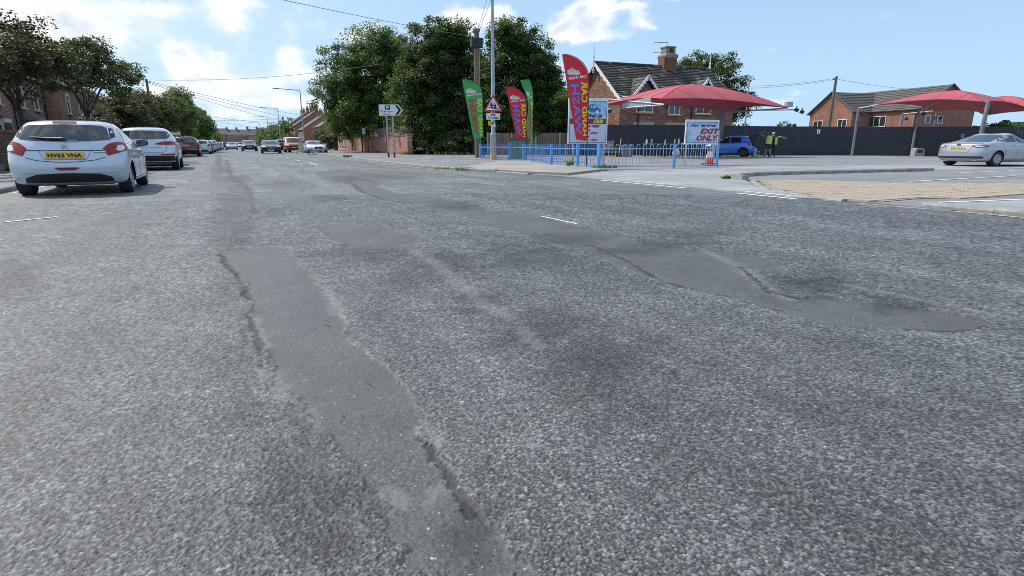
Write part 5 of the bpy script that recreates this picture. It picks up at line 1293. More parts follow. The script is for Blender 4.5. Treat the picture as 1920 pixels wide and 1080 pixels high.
SP208 = dict(knots=K208, wheel=(.305, -1.27, 1.27, .20), inset=.03, spokes=8, mirror=(.80, .62, 1.02), mirror_mat=M_black, sx=1.13, sy=1.04,
    trim=[('rear_window', 'rear', [(-.63, 1.075), (-.40, 1.045), (0, 1.03), (.40, 1.045), (.63, 1.075), (.575, 1.31), (.50, 1.345), (0, 1.36), (-.50, 1.345), (-.575, 1.31)], M_glass),
          ('brake_light', 'rear', [(-.17, 1.385), (.17, 1.385), (.16, 1.412), (-.16, 1.412)], M_red, dict(off=.012)),
          ('tail_light', 'rear', TL, M_red, dict(both=True, off=.014, cuts=.05)),
          ('rear_reflector', 'rear', [(-.17, .535), (-.10, .50), (.10, .50), (.17, .535), (.16, .553), (-.16, .553)], M_red, dict(off=.008)),
          ('lower_bumper', 'rear', [(-.62, .27), (.62, .27), (.60, .36), (.44, .425), (0, .445), (-.44, .425), (-.60, .36)], M_black, dict(off=.012)),
          ('panel_gap', 'rear', ribbon([(-.56, .74), (-.40, .685), (-.15, .655), (0, .65), (.15, .655), (.40, .685), (.56, .74)], .012), M_black, dict(off=.003, depth=.006)),
          ('panel_gap', 'rear', ribbon([(-.53, .868), (-.3, .865), (0, .866), (.3, .865), (.53, .868)], .016), M_dark, dict(off=.003, depth=.006)),  # tailgate lip seam and its shading, painted as one dark line
          ('panel_gap', 'rear', ribbon([(-.36, .855), (-.29, .70), (.29, .70), (.36, .855)], .007), M_dark, dict(off=.002, depth=.006)),
          ('bumper_crease', 'rear', ribbon([(-.74, .47), (-.3, .455), (.3, .455), (.74, .47)], .014), SILVER, dict(off=.014)),
          ('pillar_cover', 'rear', [(.635, 1.09), (.70, 1.13), (.655, 1.29), (.60, 1.31)], M_dark, dict(both=True, off=.004)),
          ('side_window', 'sides', f1, M_glass), ('side_window', 'sides', r1, M_glass),
          ('window_trim', 'sides', ribbon([(-1.36, 1.03), (-.6, .985), (.66, .962)], .022), M_chrome, dict(off=.009)),
          ('door_seam', 'sides', ribbon([(-.15, .98), (-.17, .7), (-.15, .33)], .011), M_black, dict(off=.002, depth=.006)),
          ('door_seam', 'sides', ribbon([(.78, .95), (.74, .6), (.70, .33)], .011), M_black, dict(off=.002, depth=.006)),
          ('door_seam', 'sides', ribbon([(-1.05, 1.0), (-1.0, .78), (-.88, .5), (-.82, .33)], .011), M_black, dict(off=.002, depth=.006)),
          ('door_handle', 'sides', ribbon([(-.38, .86), (-.20, .855)], .035), SILVER, dict(off=.028)), ('door_handle', 'sides', ribbon([(-.98, .88), (-.82, .875)], .035), SILVER, dict(off=.028)),
          ('sill_trim', 'sides', ribbon([(-.92, .27), (.92, .26)], .07), M_dark, dict(off=.006)),
          ('windscreen', 'front', [(-.66, 1.03), (0, 1.0), (.66, 1.03), (.52, 1.36), (0, 1.39), (-.52, 1.36)], M_glass), ('headlight', 'front', [(.50, .74), (.80, .84), (.82, .76), (.60, .68)], M_head, dict(both=True)),
          ('grille', 'front', [(-.40, .36), (.40, .36), (.48, .55), (-.48, .55)], M_black)],
    inner=[('reversing_lens', 'rear', [(.70, .868), (.725, .955), (.785, .968), (.812, .915), (.80, .868), (.75, .85)], M_clear, 'tail_light')],
    plates=[('rear', .775, .54, .118, M_yplate, 'HV62 VNA')], extra=[x208])
car('hatchback', 'pale silver hatchback with yellow HV62 VNA plate parked nearest at left', (-2.94, 15.75, 0), -1.0, SP208, SILVER)

# -- white SUV ahead of it
f2, r2 = glass_sides(1.10, 1.50, -1.55, -1.35, .15, .85, -.2)
KSUV = [(.24, -1.95, 1.98, .76), (.32, -2.13, 2.12, .86), (.45, -2.2, 2.2, .905), (.65, -2.235, 2.235, .925), (.82, -2.20, 2.18, .93), (.98, -2.14, 1.9, .925), (1.06, -2.1, 1.35, .90), (1.16, -2.04, 1.02, .86), (1.30, -1.92, .72, .795),
        (1.44, -1.80, .38, .735), (1.54, -1.72, .08, .675), (1.59, -1.62, -.2, .60), (1.625, -1.3, -.5, .46), (1.64, -1.0, -.7, .2)]
def suv(**k):
    d = dict(knots=KSUV, wheel=(.36, -1.36, 1.34, .235), spokes=5, mirror=(.86, .82, 1.15), mirror_mat=M_black, sx=1.12,
    trim=[('rear_window', 'rear', [(-.66, 1.19), (0, 1.165), (.66, 1.19), (.79, 1.31), (.66, 1.475), (0, 1.50), (-.66, 1.475), (-.79, 1.31)], M_glass),
          ('tail_light', 'rear', [(.32, .985), (.60, .965), (.88, .975), (.905, 1.06), (.80, 1.10), (.55, 1.09), (.32, 1.01)], M_red, dict(both=True, off=.014, cuts=.07)),
          ('rear_reflector', 'rear', [(.44, .585), (.86, .595), (.86, .64), (.44, .625)], M_red, dict(both=True, off=.012)),
          ('lower_bumper', 'rear', [(-.86, .30), (.86, .30), (.905, .56), (-.905, .56)], M_black, dict(off=.01)),
          ('panel_gap', 'rear', ribbon([(-.66, .95), (-.60, .72), (-.5, .68), (.5, .68), (.60, .72), (.66, .95)], .012), M_dark, dict(off=.003, depth=.006)),
          ('panel_gap', 'rear', ribbon([(-.5, .86), (.5, .86)], .012), M_dark, dict(off=.003, depth=.006)),
          ('side_window', 'sides', f2, M_glass), ('side_window', 'sides', r2, M_glass),
          ('window_trim', 'sides', ribbon([(-1.6, 1.145), (-.6, 1.09), (.9, 1.065)], .022), M_chrome, dict(off=.009)),
          ('door_seam', 'sides', ribbon([(-.2, 1.09), (-.22, .8), (-.2, .36)], .012), M_black, dict(off=.002, depth=.006)), ('door_seam', 'sides', ribbon([(.95, 1.06), (.9, .7), (.86, .36)], .012), M_black, dict(off=.002, depth=.006)),
          ('sill_trim', 'sides', ribbon([(-.95, .34), (.95, .34)], .14), M_black, dict(off=.008)),
          ('windscreen', 'front', [(-.70, 1.17), (0, 1.13), (.70, 1.17), (.60, 1.52), (0, 1.55), (-.60, 1.52)], M_glass), ('headlight', 'front', [(.50, .86), (.86, .92), (.88, .82), (.55, .78)], M_head, dict(both=True)),
          ('grille', 'front', [(-.45, .72), (.45, .72), (.50, .86), (-.50, .86)], M_black), ('lower_grille', 'front', [(-.60, .36), (.60, .36), (.70, .56), (-.70, .56)], M_black)])
    d.update(k); return d
car('suv', 'white SUV with dark lower bumper parked in front of the silver hatchback', (-3.05, 28.2, 0), -1, suv(plates=[]), paint('bluish_white_suv_paint', (.60, .64, .71), .28, .2), cat='SUV')
GL = 'cars parked nose to tail along the left kerb'
spM = suv(plates=[('rear', .90, .56, .125, M_yplate, None)], sx=1.1)
spM['trim'] = [t if t[0] != 'tail_light' else ('tail_light', 'rear', [(.60, .99), (.89, .97), (.90, 1.08), (.62, 1.08)], M_red, dict(both=True, off=.014)) for t in spM['trim']] + [('chrome_strip', 'rear', ribbon([(-.80, .60), (.80, .60)], .04), M_chrome, dict(off=.016)), ('boot_strip', 'rear', [(-.6, 1.01), (.6, 1.01), (.6, 1.07), (-.6, 1.07)], M_black, dict(off=.01))]
car('suv', 'maroon SUV with yellow rear plate parked behind the gap at left', (-3.5, 57.0, 0), 0, spM, MAROON, cat='SUV')

# -- generic hatch used for the rest of the row, sized per car
def hatch(sx=1.12, sz=1., plate_r=None, **k):
    d = dict(knots=[(a * 1.0, b * 1.04, c * 1.06, w) for a, b, c, w in K208], wheel=(.31, -1.30, 1.34, .205), spokes=8, mirror=(.80, .66, 1.02), sx=sx, sz=sz,
    trim=[('rear_window', 'rear', [(-.62, 1.06), (0, 1.02), (.62, 1.06), (.56, 1.32), (0, 1.36), (-.56, 1.32)], M_glass),
          ('tail_light', 'rear', [(.62, .74), (.80, .80), (.835, .99), (.70, 1.0), (.64, .90)], M_red, dict(both=True, off=.014)),
          ('lower_bumper', 'rear', [(-.66, .27), (.66, .27), (.60, .40), (-.60, .40)], M_black, dict(off=.012)),
          ('side_window', 'sides', f1, M_glass), ('side_window', 'sides', r1, M_glass),
          ('door_seam', 'sides', ribbon([(-.15, .98), (-.15, .33)], .011), M_black, dict(off=.002, depth=.006)),
          ('windscreen', 'front', [(-.66, 1.02), (0, .985), (.66, 1.02), (.52, 1.36), (0, 1.39), (-.52, 1.36)], M_glass),
          ('headlight', 'front', [(.44, .70), (.60, .80), (.80, .86), (.83, .78), (.66, .69)], M_head, dict(both=True, off=.012)),
          ('grille', 'front', [(-.42, .32), (.42, .32), (.52, .46), (-.52, .46)], M_black, dict(off=.012)), ('lower_bumper', 'front', [(-.72, .24), (.72, .24), (.70, .30), (-.70, .30)], M_black, dict(off=.012)),
          ('fog_light', 'front', [(.60, .36), (.74, .36), (.74, .45), (.62, .45)], M_head, dict(both=True, off=.012))],
    plates=([('rear', .80, .52, .115, plate_r, None)] if plate_r else []) + [('front', .505, .52, .11, M_wplate, None)])
    d.update(k); return d
def badge_front(z, r=.05):
    def fn(root, sh):
        p = sh.pt('front', 0, z); b = MB(); b.lathe([(r, -.02), (r, .02), (r * .7, .035)], 10, p, Matrix.Rotation(R(-90), 4, 'X')); b.build('badge', M_chrome, root)
    return fn
HW = car('hatchback', 'white hatchback parked just ahead of the white SUV and nearly hidden by it', (-3.35, 33.6, 0), 0, hatch(1.05, 1.0), LTGREY)
tag(HW, group=None)
w4 = car('hatchback', 'white hatchback parked directly beyond the maroon SUV', (-3.1, 72.0, 0), 0, hatch(1.15, 1.02), WHITE)
def parked(src, label, y, x=-3.1, paintm=None, s=1.):
    c = copy_tree(src); c.location = (x, y, 0); c['label'] = label; c.scale = [q * s for q in src.scale]
    if paintm:
        for o in c.children:
            if o.name.split('.')[0] == 'body': o.data = o.data.copy(); o.data.materials[0] = paintm
    return c
parked(w4, 'dark car parked tight ahead of the white hatchback beyond the maroon SUV', 79.0, paintm=NAVY)
parked(w4, 'second white hatchback in the far left row with a dark window band', 88.0, -3.0)
mpv = hatch(1.15, 1.12); mp = car('people_carrier', 'tall silver people carrier in the far left row', (-2.95, 101, 0), 0, mpv, LTGREY)
parked(w4, 'small white car ahead of the silver people carrier at left', 112, -3.0)
parked(w4, 'pale car furthest along the left kerb before the bend', 124, -2.9, LTGREY)
parked(w4, 'white car at the head of the left-hand parked row', 138, -2.6)

# -- oncoming and right-hand cars
def xgrille(root, sh): pass
D1 = hatch(1.22, 1.02); D1['extra'] = [badge_front(.66)]; D1['plates'] = [('front', .37, .52, .11, M_wplate, None)]
D1['trim'] = [t for t in D1['trim'] if t[0] not in ('fog_light',)]
car('hatchback', 'dark navy hatchback driving toward the camera in the middle of the road', (3.95, 72.0, 0), 182, D1, NAVY)
D2 = suv(sx=1.2, plates=[('front', .62, .52, .11, M_wplate, None)]); D2['extra'] = [badge_front(.95)]
car('suv', 'dark people carrier following behind the navy hatchback', (2.3, 97.0, 0), 180, D2, paint('dark_green_grey_paint', (.03, .04, .042), .24), cat='SUV')
D3 = hatch(1.15); car('hatchback', 'silver car further back in the oncoming queue', (-.1, 122.0, 0), 180, D3, GREYC)
D4 = suv(sx=1.15, plates=[]); D4['trim'] = [t if t[0] != 'lower_bumper' else ('lower_bumper', 'rear', [(-.88, .30), (.88, .30), (.915, .86), (-.915, .86)], M_black, dict(off=.01)) for t in D4['trim']]
car('suv', 'black and white SUV seen from behind beside the orange van', (6.1, 85.0, 0), 2, D4, paint('black_suv_paint', (.02, .02, .024), .25), cat='SUV')
# white saloon waiting at right
KSAL = [(.20, -2.05, 2.05, .76), (.26, -2.22, 2.25, .86), (.40, -2.30, 2.32, .905), (.58, -2.33, 2.335, .92), (.70, -2.31, 2.26, .925), (.80, -2.28, 2.0, .92), (.90, -2.2, 1.45, .91), (.97, -2.0, 1.02, .885), (1.05, -1.72, .80, .83), (1.18, -1.42, .45, .76), (1.30, -1.10, .10, .69),
        (1.37, -.88, -.15, .62), (1.405, -.7, -.35, .5), (1.42, -.6, -.45, .25)]
f3, r3 = glass_sides(.965, 1.31, -1.28, -.95, .0, .66, -.25)
def saloon(sx=1.2, **k):
    d = dict(knots=KSAL, wheel=(.335, -1.40, 1.42, .235), spokes=5, mirror=(.86, .66, 1.0), sx=sx,
    trim=[('windscreen', 'front', [(-.70, 1.01), (0, .985), (.70, 1.01), (.55, 1.315), (0, 1.345), (-.55, 1.315)], M_glass), ('rear_window', 'rear', [(-.66, 1.04), (0, 1.02), (.66, 1.04), (.52, 1.30), (0, 1.33), (-.52, 1.30)], M_glass),
          ('headlight', 'front', [(.47, .66), (.55, .755), (.86, .80), (.885, .72), (.62, .645)], M_head, dict(both=True, off=.012)),
          ('grille', 'front', [(-.26, .34), (.26, .34), (.36, .58), (.32, .70), (-.32, .70), (-.36, .58)], M_black, dict(off=.014)), ('air_intake', 'front', [(.46, .33), (.84, .33), (.84, .46), (.54, .45)], M_black, dict(both=True, off=.012)),
          ('grille_surround', 'front', ribbon([(-.27, .33), (-.38, .58), (-.33, .715), (.33, .715), (.38, .58), (.27, .33)], .028), M_chrome, dict(off=.018)),
          ('tail_light', 'rear', [(.50, .78), (.86, .76), (.90, .84), (.80, .90), (.50, .88)], M_red, dict(both=True, off=.012)), ('lower_bumper', 'rear', [(-.8, .28), (.8, .28), (.76, .38), (-.76, .38)], M_black, dict(off=.012)),
          ('side_window', 'sides', f3, M_glass), ('side_window', 'sides', r3, M_glass), ('window_trim', 'sides', ribbon([(-1.34, 1.0), (.70, .95)], .02), M_chrome, dict(off=.009)),
          ('door_seam', 'sides', ribbon([(-.25, .96), (-.25, .33)], .011), M_black, dict(off=.002, depth=.006)), ('door_seam', 'sides', ribbon([(.92, .93), (.86, .33)], .011), M_black, dict(off=.002, depth=.006))],
    plates=[('front', .475, .52, .11, M_wplate, None), ('rear', .70, .52, .11, M_yplate, None)])
    d.update(k); return d
car('saloon', 'white saloon with big dark grille waiting at right by the cream bollard', (8.55, 70.6, 0), 176, saloon(1.2), WHITE)
# orange van: tall bonneted front
KVAN = [(.26, -2.3, 2.1, .78), (.34, -2.42, 2.30, .88), (.50, -2.45, 2.38, .93), (.75, -2.46, 2.40, .95), (.92, -2.46, 2.34, .955), (1.05, -2.46, 2.12, .955), (1.16, -2.46, 1.72, .945), (1.25, -2.455, 1.50, .93), (1.45, -2.44, 1.22, .885), (1.65, -2.42, .95, .84), (1.80, -2.38, .68, .80),
        (1.88, -2.30, .5, .74), (1.92, -2.15, .3, .60), (1.935, -1.9, .1, .3)]
VAN = dict(knots=KVAN, lr=.25, lf=.8, ymid=-.2, wheel=(.335, -1.5, 1.55, .22), spokes=5, mirror=(.94, 1.35, 1.32), mirror_mat=M_black, sx=1.15,
    trim=[('windscreen', 'front', [(-.80, 1.25), (0, 1.20), (.80, 1.25), (.70, 1.74), (0, 1.78), (-.70, 1.74)], M_glass), ('headlight', 'front', [(.50, .84), (.88, .90), (.90, 1.02), (.52, .98)], M_head, dict(both=True, off=.014)),
          ('grille', 'front', [(-.48, .86), (.48, .86), (.46, .98), (-.46, .98)], M_black, dict(off=.014)), ('lower_grille', 'front', [(-.55, .66), (.55, .66), (.55, .78), (-.55, .78)], M_black, dict(off=.014)), ('air_intake', 'front', [(-.75, .40), (.75, .40), (.75, .54), (-.75, .54)], M_black, dict(off=.014)),
          ('side_window', 'sides', [(.35, 1.27), (1.35, 1.25), (.85, 1.70), (.35, 1.72)], M_glass), ('side_window', 'sides', [(-1.2, 1.28), (.2, 1.28), (.2, 1.72), (-1.2, 1.72)], M_glass),
          ('door_seam', 'sides', ribbon([(.28, 1.75), (.28, .4)], .013), M_black, dict(off=.002, depth=.006)), ('roof_panel', 'front', [(-.62, 1.81), (.62, 1.81), (.55, 1.87), (-.55, 1.87)], M_white, dict(off=.01))],
    plates=[('front', .60, .52, .11, M_wplate, None)])
car('van', 'orange van with dark windscreen facing the camera behind the cream bollard', (7.1, 80.8, 0), 181, VAN, ORANGE, cat='van')

# -- far queue: tiny cars toward the bend
GQ = 'far cars queuing toward the bend'
farq = []
for k, (x, y, src) in enumerate(((-3.4, 165, w4), (-1.6, 172, mp), (-6.2, 190, w4), (-3.9, 205, mp), (-.9, 198, w4), (-8.2, 225, w4), (1.6, 178, mp), (-5.4, 245, w4), (-10.5, 255, mp))):
    c = copy_tree(src); c.location = (x, y, 0); c.rotation_euler = (0, 0, R((180, 0, 80)[k % 3])); c['group'] = GQ; farq.append((x / y, c))
    if k % 3 == 1:
        for o in c.children:
            if o.name.split('.')[0] == 'body': o.data = o.data.copy(); o.data.materials[0] = NAVY

for k, (q, c) in enumerate(sorted(farq, key=lambda t: t[0])): c['label'] = '%s from the left of the small cars queuing at the far bend' % ORD[k]

# -- blue hatchback with raised tailgate at the car wash; silver saloon leaving
KSW = [(.22, -1.60, 1.72, .72), (.28, -1.76, 1.84, .80), (.42, -1.83, 1.90, .835), (.60, -1.85, 1.90, .845), (.76, -1.83, 1.82, .845), (.88, -1.80, 1.55, .84), (.96, -1.78, 1.15, .825), (1.05, -1.75, .98, .79), (1.20, -1.68, .72, .735), (1.36, -1.60, .40, .675), (1.44, -1.54, .12, .63), (1.485, -1.42, -.2, .54), (1.505, -1.1, -.5, .35), (1.51, -.9, -.7, .12)]
def xswift(root, sh):
    # open tailgate hinged at the roof edge
    h = Vector((0, -1.40, 1.47)); a = R(21); t = thing_part = None
    b = MB(); L = 1.12
    def P(s, x, off): return h + Vector((x, -math.cos(a) * s * L, math.sin(a) * s * L * 1.0 + .10 * math.sin(s * 3.1) + off))
    b.grid(lambda u, v: P(u, (v - .5) * 1.30 * (1 - .12 * u), .0), 8, 6); b.grid(lambda u, v: P(u, (v - .5) * 1.26 * (1 - .12 * u), -.05 - .11 * math.sin(3.1 * u)), 8, 6)
    for (u0, u1, v0, v1) in ((0, 1, 0, 0), (0, 1, 1, 1), (1, 1, 0, 1)):
        pass
    b.build('tailgate', SILVER, root, True)
    g = MB(); g.grid(lambda u, v: P(.12 + .46 * u, (v - .5) * 1.0, -.06 - .115 * math.sin(3.1 * (.12 + .46 * u))), 5, 4); g.grid(lambda u, v: P(.12 + .46 * u, (v - .5) * 1.0, .008), 5, 4); g.build('tailgate_glass', M_glass, next(o for o in root.children if o.name.split('.')[0] == 'tailgate'))
    for s in (-1, 1):
        b = MB(); b.tube([(s * .58, -1.62, 1.12), P(.55, s * .55, -.05)], .013, 5); b.build('gas_strut', M_dark, root)
sp_blue_pale = paint('silver_underside_blue_tailgate', (.22, .30, .45), .3, .2)
SW = dict(knots=KSW, wheel=(.32, -1.19, 1.21, .20), spokes=7, rim=M_alloyb, mirror=(.79, .78, 1.05), sx=1.05, sy=1.02, sz=1.0,
    trim=[('side_window', 'sides', [(-.18, 1.005), (.92, .985), (.52, 1.31), (.2, 1.40), (-.18, 1.415)], M_glass), ('side_window', 'sides', [(-1.0, 1.03), (-.26, 1.008), (-.26, 1.415), (-.92, 1.38)], M_glass),
          ('boot_opening', 'rear', [(-.60, .78), (.60, .78), (.60, 1.05), (.52, 1.38), (-.52, 1.38), (-.60, 1.05)], M_well, dict(off=.006)), ('rear_window', 'rear', [(-.02, 1.1), (.02, 1.1), (.02, 1.14), (-.02, 1.14)], M_well),
          ('tail_light', 'rear', [(.66, .82), (.80, .82), (.80, 1.12), (.70, 1.14)], M_red, dict(both=True, off=.014)), ('door_seam', 'sides', ribbon([(-.22, 1.0), (-.24, .34)], .013), M_black, dict(off=.002, depth=.006)), ('door_seam', 'sides', ribbon([(1.0, .96), (.94, .34)], .013), M_black, dict(off=.002, depth=.006)),
          ('door_handle', 'sides', ribbon([(-.18, .87), (-.02, .868)], .04), BLUE, dict(off=.03)), ('side_crease', 'sides', ribbon([(-.85, .46), (.85, .44)], .025), sp_blue_pale, dict(off=.006)),
          ('windscreen', 'front', [(-.66, 1.05), (0, 1.0), (.66, 1.05), (.55, 1.41), (0, 1.44), (-.55, 1.41)], M_glass), ('headlight', 'front', [(.46, .74), (.62, .90), (.80, .94), (.81, .78), (.62, .70)], M_head, dict(both=True, off=.014)), ('grille', 'front', [(-.4, .40), (.4, .40), (.46, .60), (-.46, .60)], M_black),
          ('roof_edge_trim', 'sides', ribbon([(-1.1, 1.445), (.0, 1.452)], .02), M_chrome, dict(off=.008))],
    plates=[('front', .52, .5, .11, M_wplate, None)], extra=[xswift])
car('hatchback', 'bright blue hatchback with tailgate up under the nearer red canopy', (33.9, 32.7, lot_z(34, 33)), -33, SW, BLUE)

KMON = [(.20, -2.15, 2.1, .78), (.26, -2.34, 2.3, .87), (.40, -2.40, 2.40, .91), (.58, -2.42, 2.43, .925), (.74, -2.40, 2.32, .928), (.88, -2.36, 1.95, .925), (.98, -2.32, 1.40, .91), (1.035, -2.15, 1.12, .885), (1.09, -1.80, .95, .835), (1.20, -1.42, .62, .765), (1.32, -1.05, .28, .70), (1.42, -.72, -.05, .63), (1.465, -.45, -.3, .5), (1.48, -.3, -.45, .25)]
def xmon(root, sh):
    p = lambda x, z, o=.014: sh.pt('rear', x, z) + sh.nrm('rear', x, z) * o
    b = MB(); b.lathe([(.055, -.01), (.055, .012)], 14, p(0, .955), Matrix.Rotation(R(90), 4, 'X') @ Matrix.Diagonal((1.5, .8, 1, 1))); b.build('badge', M_chrome, root)
    for s in (-1, 1):
        b = MB(); b.tube([p(s * .62, .30, -.02), p(s * .62, .30, .05)], .05, 8); b.build('exhaust_tip', M_chrome, root)
MON = dict(knots=KMON, wheel=(.335, -1.42, 1.43, .235), spokes=5, mirror=(.86, .8, 1.06), sx=1.22, sy=1.04,
    trim=[('rear_window', 'rear', [(-.66, 1.085), (0, 1.075), (.66, 1.085), (.55, 1.38), (0, 1.41), (-.55, 1.38)], M_glass),
          ('tail_light', 'rear', [(.46, .885), (.62, .83), (.86, .845), (.90, .90), (.80, .955), (.52, .945)], M_red, dict(both=True, off=.012, cuts=.06)),
          ('lower_bumper', 'rear', [(-.80, .36), (.80, .36), (.84, .42), (.78, .45), (-.78, .45), (-.84, .42)], M_black, dict(off=.012)), ('diffuser', 'rear', [(-.66, .27), (.66, .27), (.62, .34), (-.62, .34)], M_alloy, dict(off=.012)),
          ('panel_gap', 'rear', ribbon([(-.47, .88), (-.42, .66), (-.36, .635), (.36, .635), (.42, .66), (.47, .88)], .011), M_dark, dict(off=.003, depth=.006)), ('boot_lip', 'rear', ribbon([(-.7, 1.01), (0, 1.02), (.7, 1.01)], .02), GREYC, dict(off=.02)),
          ('side_window', 'sides', [(-.30, 1.065), (.88, 1.03), (.40, 1.28), (.1, 1.375), (-.30, 1.385)], M_glass), ('side_window', 'sides', [(-1.42, 1.115), (-.38, 1.068), (-.38, 1.385), (-.75, 1.355), (-1.1, 1.26)], M_glass),
          ('window_trim', 'sides', ribbon([(-1.48, 1.10), (-.4, 1.045), (.92, 1.01)], .022), M_chrome, dict(off=.009)), ('door_seam', 'sides', ribbon([(-.34, 1.04), (-.36, .33)], .011), M_black, dict(off=.002, depth=.006)), ('door_seam', 'sides', ribbon([(-1.2, 1.09), (-1.12, .8), (-.95, .45)], .011), M_black, dict(off=.002, depth=.006)),
          ('door_handle', 'sides', ribbon([(-.55, .94), (-.36, .935)], .035), M_chrome, dict(off=.03)), ('side_crease', 'sides', ribbon([(-2.0, .90), (-1.0, .905), (1.4, .87)], .018), GREYC, dict(off=.012)),
          ('windscreen', 'front', [(-.7, 1.07), (0, 1.04), (.7, 1.07), (.55, 1.38), (0, 1.41), (-.55, 1.38)], M_glass), ('headlight', 'front', [(.5, .72), (.86, .84), (.88, .76), (.6, .66)], M_head, dict(both=True)), ('grille', 'front', [(-.4, .42), (.4, .42), (.44, .62), (-.44, .62)], M_black)],
    inner=[('lamp_lens', 'rear', [(.53, .892), (.64, .868), (.84, .878), (.74, .915), (.55, .922)], M_clear, 'tail_light')],
    plates=[('rear', .80, .52, .11, M_yplate, 'BG17 JUX')], extra=[xmon])
car('saloon', 'silver grey saloon with yellow rear plate cut by the right edge of the view', (32.55, 14.9, .012), 99, MON, GREYC)
# ------------------------------------------------------------------ street furniture
M_bluep = mat('sky_blue_railing_paint', (.12, .34, .70), .42, 0, 8, .12)
M_redp = mat('sign_red', (.52, .02, .03), .4)
M_signw = mat('sign_white', (.74, .75, .77), .4)
M_yel = mat('yellow_plastic', (.62, .45, .08), .5)
M_navyp = mat('print_navy', (.02, .035, .13), .5)
M_bluept = mat('print_parking_blue', (.015, .07, .30), .4)

def face(p, rz):
    """frame at p whose x runs along heading rz and whose +z (out) looks toward -y turned by rz"""
    M = Matrix.Rotation(rz, 4, 'Z') @ Matrix.Rotation(R(90), 4, 'X'); M.translation = Vector(p); return M

# lamp columns
def lamp_post(name, label, loc, H, arm, rz=R(180), group=None, r0=.085, armlen=1.7):
    r = thing(name, label, 'lamp post', loc, rz, group)
    m = MB(); m.tube([(0, 0, -.1), (0, 0, 1.5)], r0 * 1.25, 10); m.tube([(0, 0, 1.5), (0, 0, 1.62), (0, 0, H)], [r0 * 1.25, r0 * .82, r0 * .55], 10); m.build('column', M_galv, r, 40)
    if arm:
        m = MB(); m.tube([(0, 0, H), (.12, 0, H + .1), (armlen, 0, H + .22)], [r0 * .55, r0 * .5, r0 * .45], 8); m.build('bracket_arm', M_galv, r, 40)
        m = MB(); m.box((armlen + .3, 0, H + .23), (.75, .26, .11), taper=.8); l = m.build('lantern', M_grey, r)
        m = MB(); m.box((armlen + .32, 0, H + .165), (.5, .2, .03)); m.build('lamp_glass', M_head, l)
    return r
GL_ = 'row of lamp posts down the right-hand side of the road'
for k, (y, x, lab) in enumerate(((81.8, 8.7, 'nearest and tallest lamp post of the receding row, above the orange van'), (124, 8.75, 'second lamp post of the receding row above the roadside hedge'), (162, 8.75, 'third lamp post of the receding row'),
                                 (207, 8.75, 'fourth lamp post of the receding row'), (262, 8.9, 'fifth lamp post of the receding row'), (318, 9.2, 'sixth and furthest-seen lamp post of the receding row'), (372, 10.5, 'faint last lamp post where the road bends'))):
    lamp_post('lamp_post', lab, (x, y, .0), 7.7, True, R(180), GL_, .10, 2.6)
big = lamp_post('lamp_post', 'tall silver lamp column carrying the slippery road warning sign', (14.3, 32.4, .08), 9.5, True, R(180), None, .155, 1.4)
b = MB(); b.tube([(0, 0, .0), (0, 0, .42)], .20, 12); b.build('yellow_base_band', mat('buff_base_paint', (.55, .42, .22), .7, 0, 9, .2), big)
b = MB(); b.tube([(0, 0, 1.92), (0, 0, 2.12)], .135, 12); b.build('number_band', M_signw, big)
lamp_post('lamp_post', 'slim lamp post behind the car wash beside the round dark tree', (39.5, 36.5, 0), 6.2, True, R(150), None, .09, .8)
lamp_post('lamp_post', 'thin grey post in the gap below the far right canopy', (72, 28, 0), 5.2, False, 0, None, .08)

# slippery road sign on the column: red triangle, car and skid marks, plate below
RZS = -YAW
ts = thing('warning_sign', 'red triangle slippery road sign with Per 1½ miles plate on the silver lamp column', 'sign', (14.22, 32.20, 0), RZS)
def tri(s, z0, r=0.): return [(-s / 2, z0), (s / 2, z0), (0, z0 + s * .84)]
b = MB(); b.prism(tri(1.16, 2.88), -.02, .02, axis='y'); b.build('sign_border', M_redp, ts)
b = MB(); b.prism(tri(.86, 2.96), -.032, -.019, axis='y'); b.build('sign_face', M_signw, ts)
b = MB(); b.prism([(-.17, 3.29), (-.12, 3.40), (.10, 3.36), (.18, 3.24), (.19, 3.14), (.12, 3.15), (.10, 3.17), (-.10, 3.22), (-.12, 3.20), (-.18, 3.21)], -.042, -.031, axis='y')
for px in ((-.10, 3.19), (.13, 3.13)): b.prism([(px[0] - .045, px[1] - .05), (px[0] + .045, px[1] - .06), (px[0] + .045, px[1] + .03), (px[0] - .045, px[1] + .04)], -.0425, -.0312, axis='y')
for off in (0, .17):
    pts = [(-.26 + off, 3.12), (-.10 + off, 3.10), (.0 + off, 3.03), (.12 + off, 3.06), (.20 + off, 3.02)]
    b.prism(ribbon(pts, .035), -.042 - off * .002, -.031, axis='y')
b.build('skidding_car_symbol', M_ink, ts)
b = MB(); b.prism([(-.09, 3.29), (-.07, 3.36), (.08, 3.335), (.11, 3.26)], -.046, -.0425, axis='y'); b.build('symbol_window', M_signw, ts)
b = MB(); b.box((0, 0, 2.60), (.82, .03, .36)); pl = b.build('distance_plate', M_signw, ts)
text('lettering', 'Per', M_ink, pl, face((0, -.018, 2.635), 0), size=.19, offset=.006)
text('lettering', '1½ miles', M_ink, pl, face((0, -.018, 2.475), 0), size=.17, offset=.006)
b = MB(); b.box((0, .02, 2.82), (.14, .05, .06)); b.build('bracket', M_redp, ts)
yb = thing('yellow_box', 'small yellow box strapped to the lamp column below the warning sign', 'box', (14.02, 32.3, 2.22), RZS); b = MB(); b.box((0, 0, 0), (.17, .14, .26)); b.build('housing', M_yel, yb); b = MB(); b.box((.14, .05, 0), (.16, .06, .18)); b.build('strap', mat('ochre_strap', (.3, .22, .08), .6), yb)

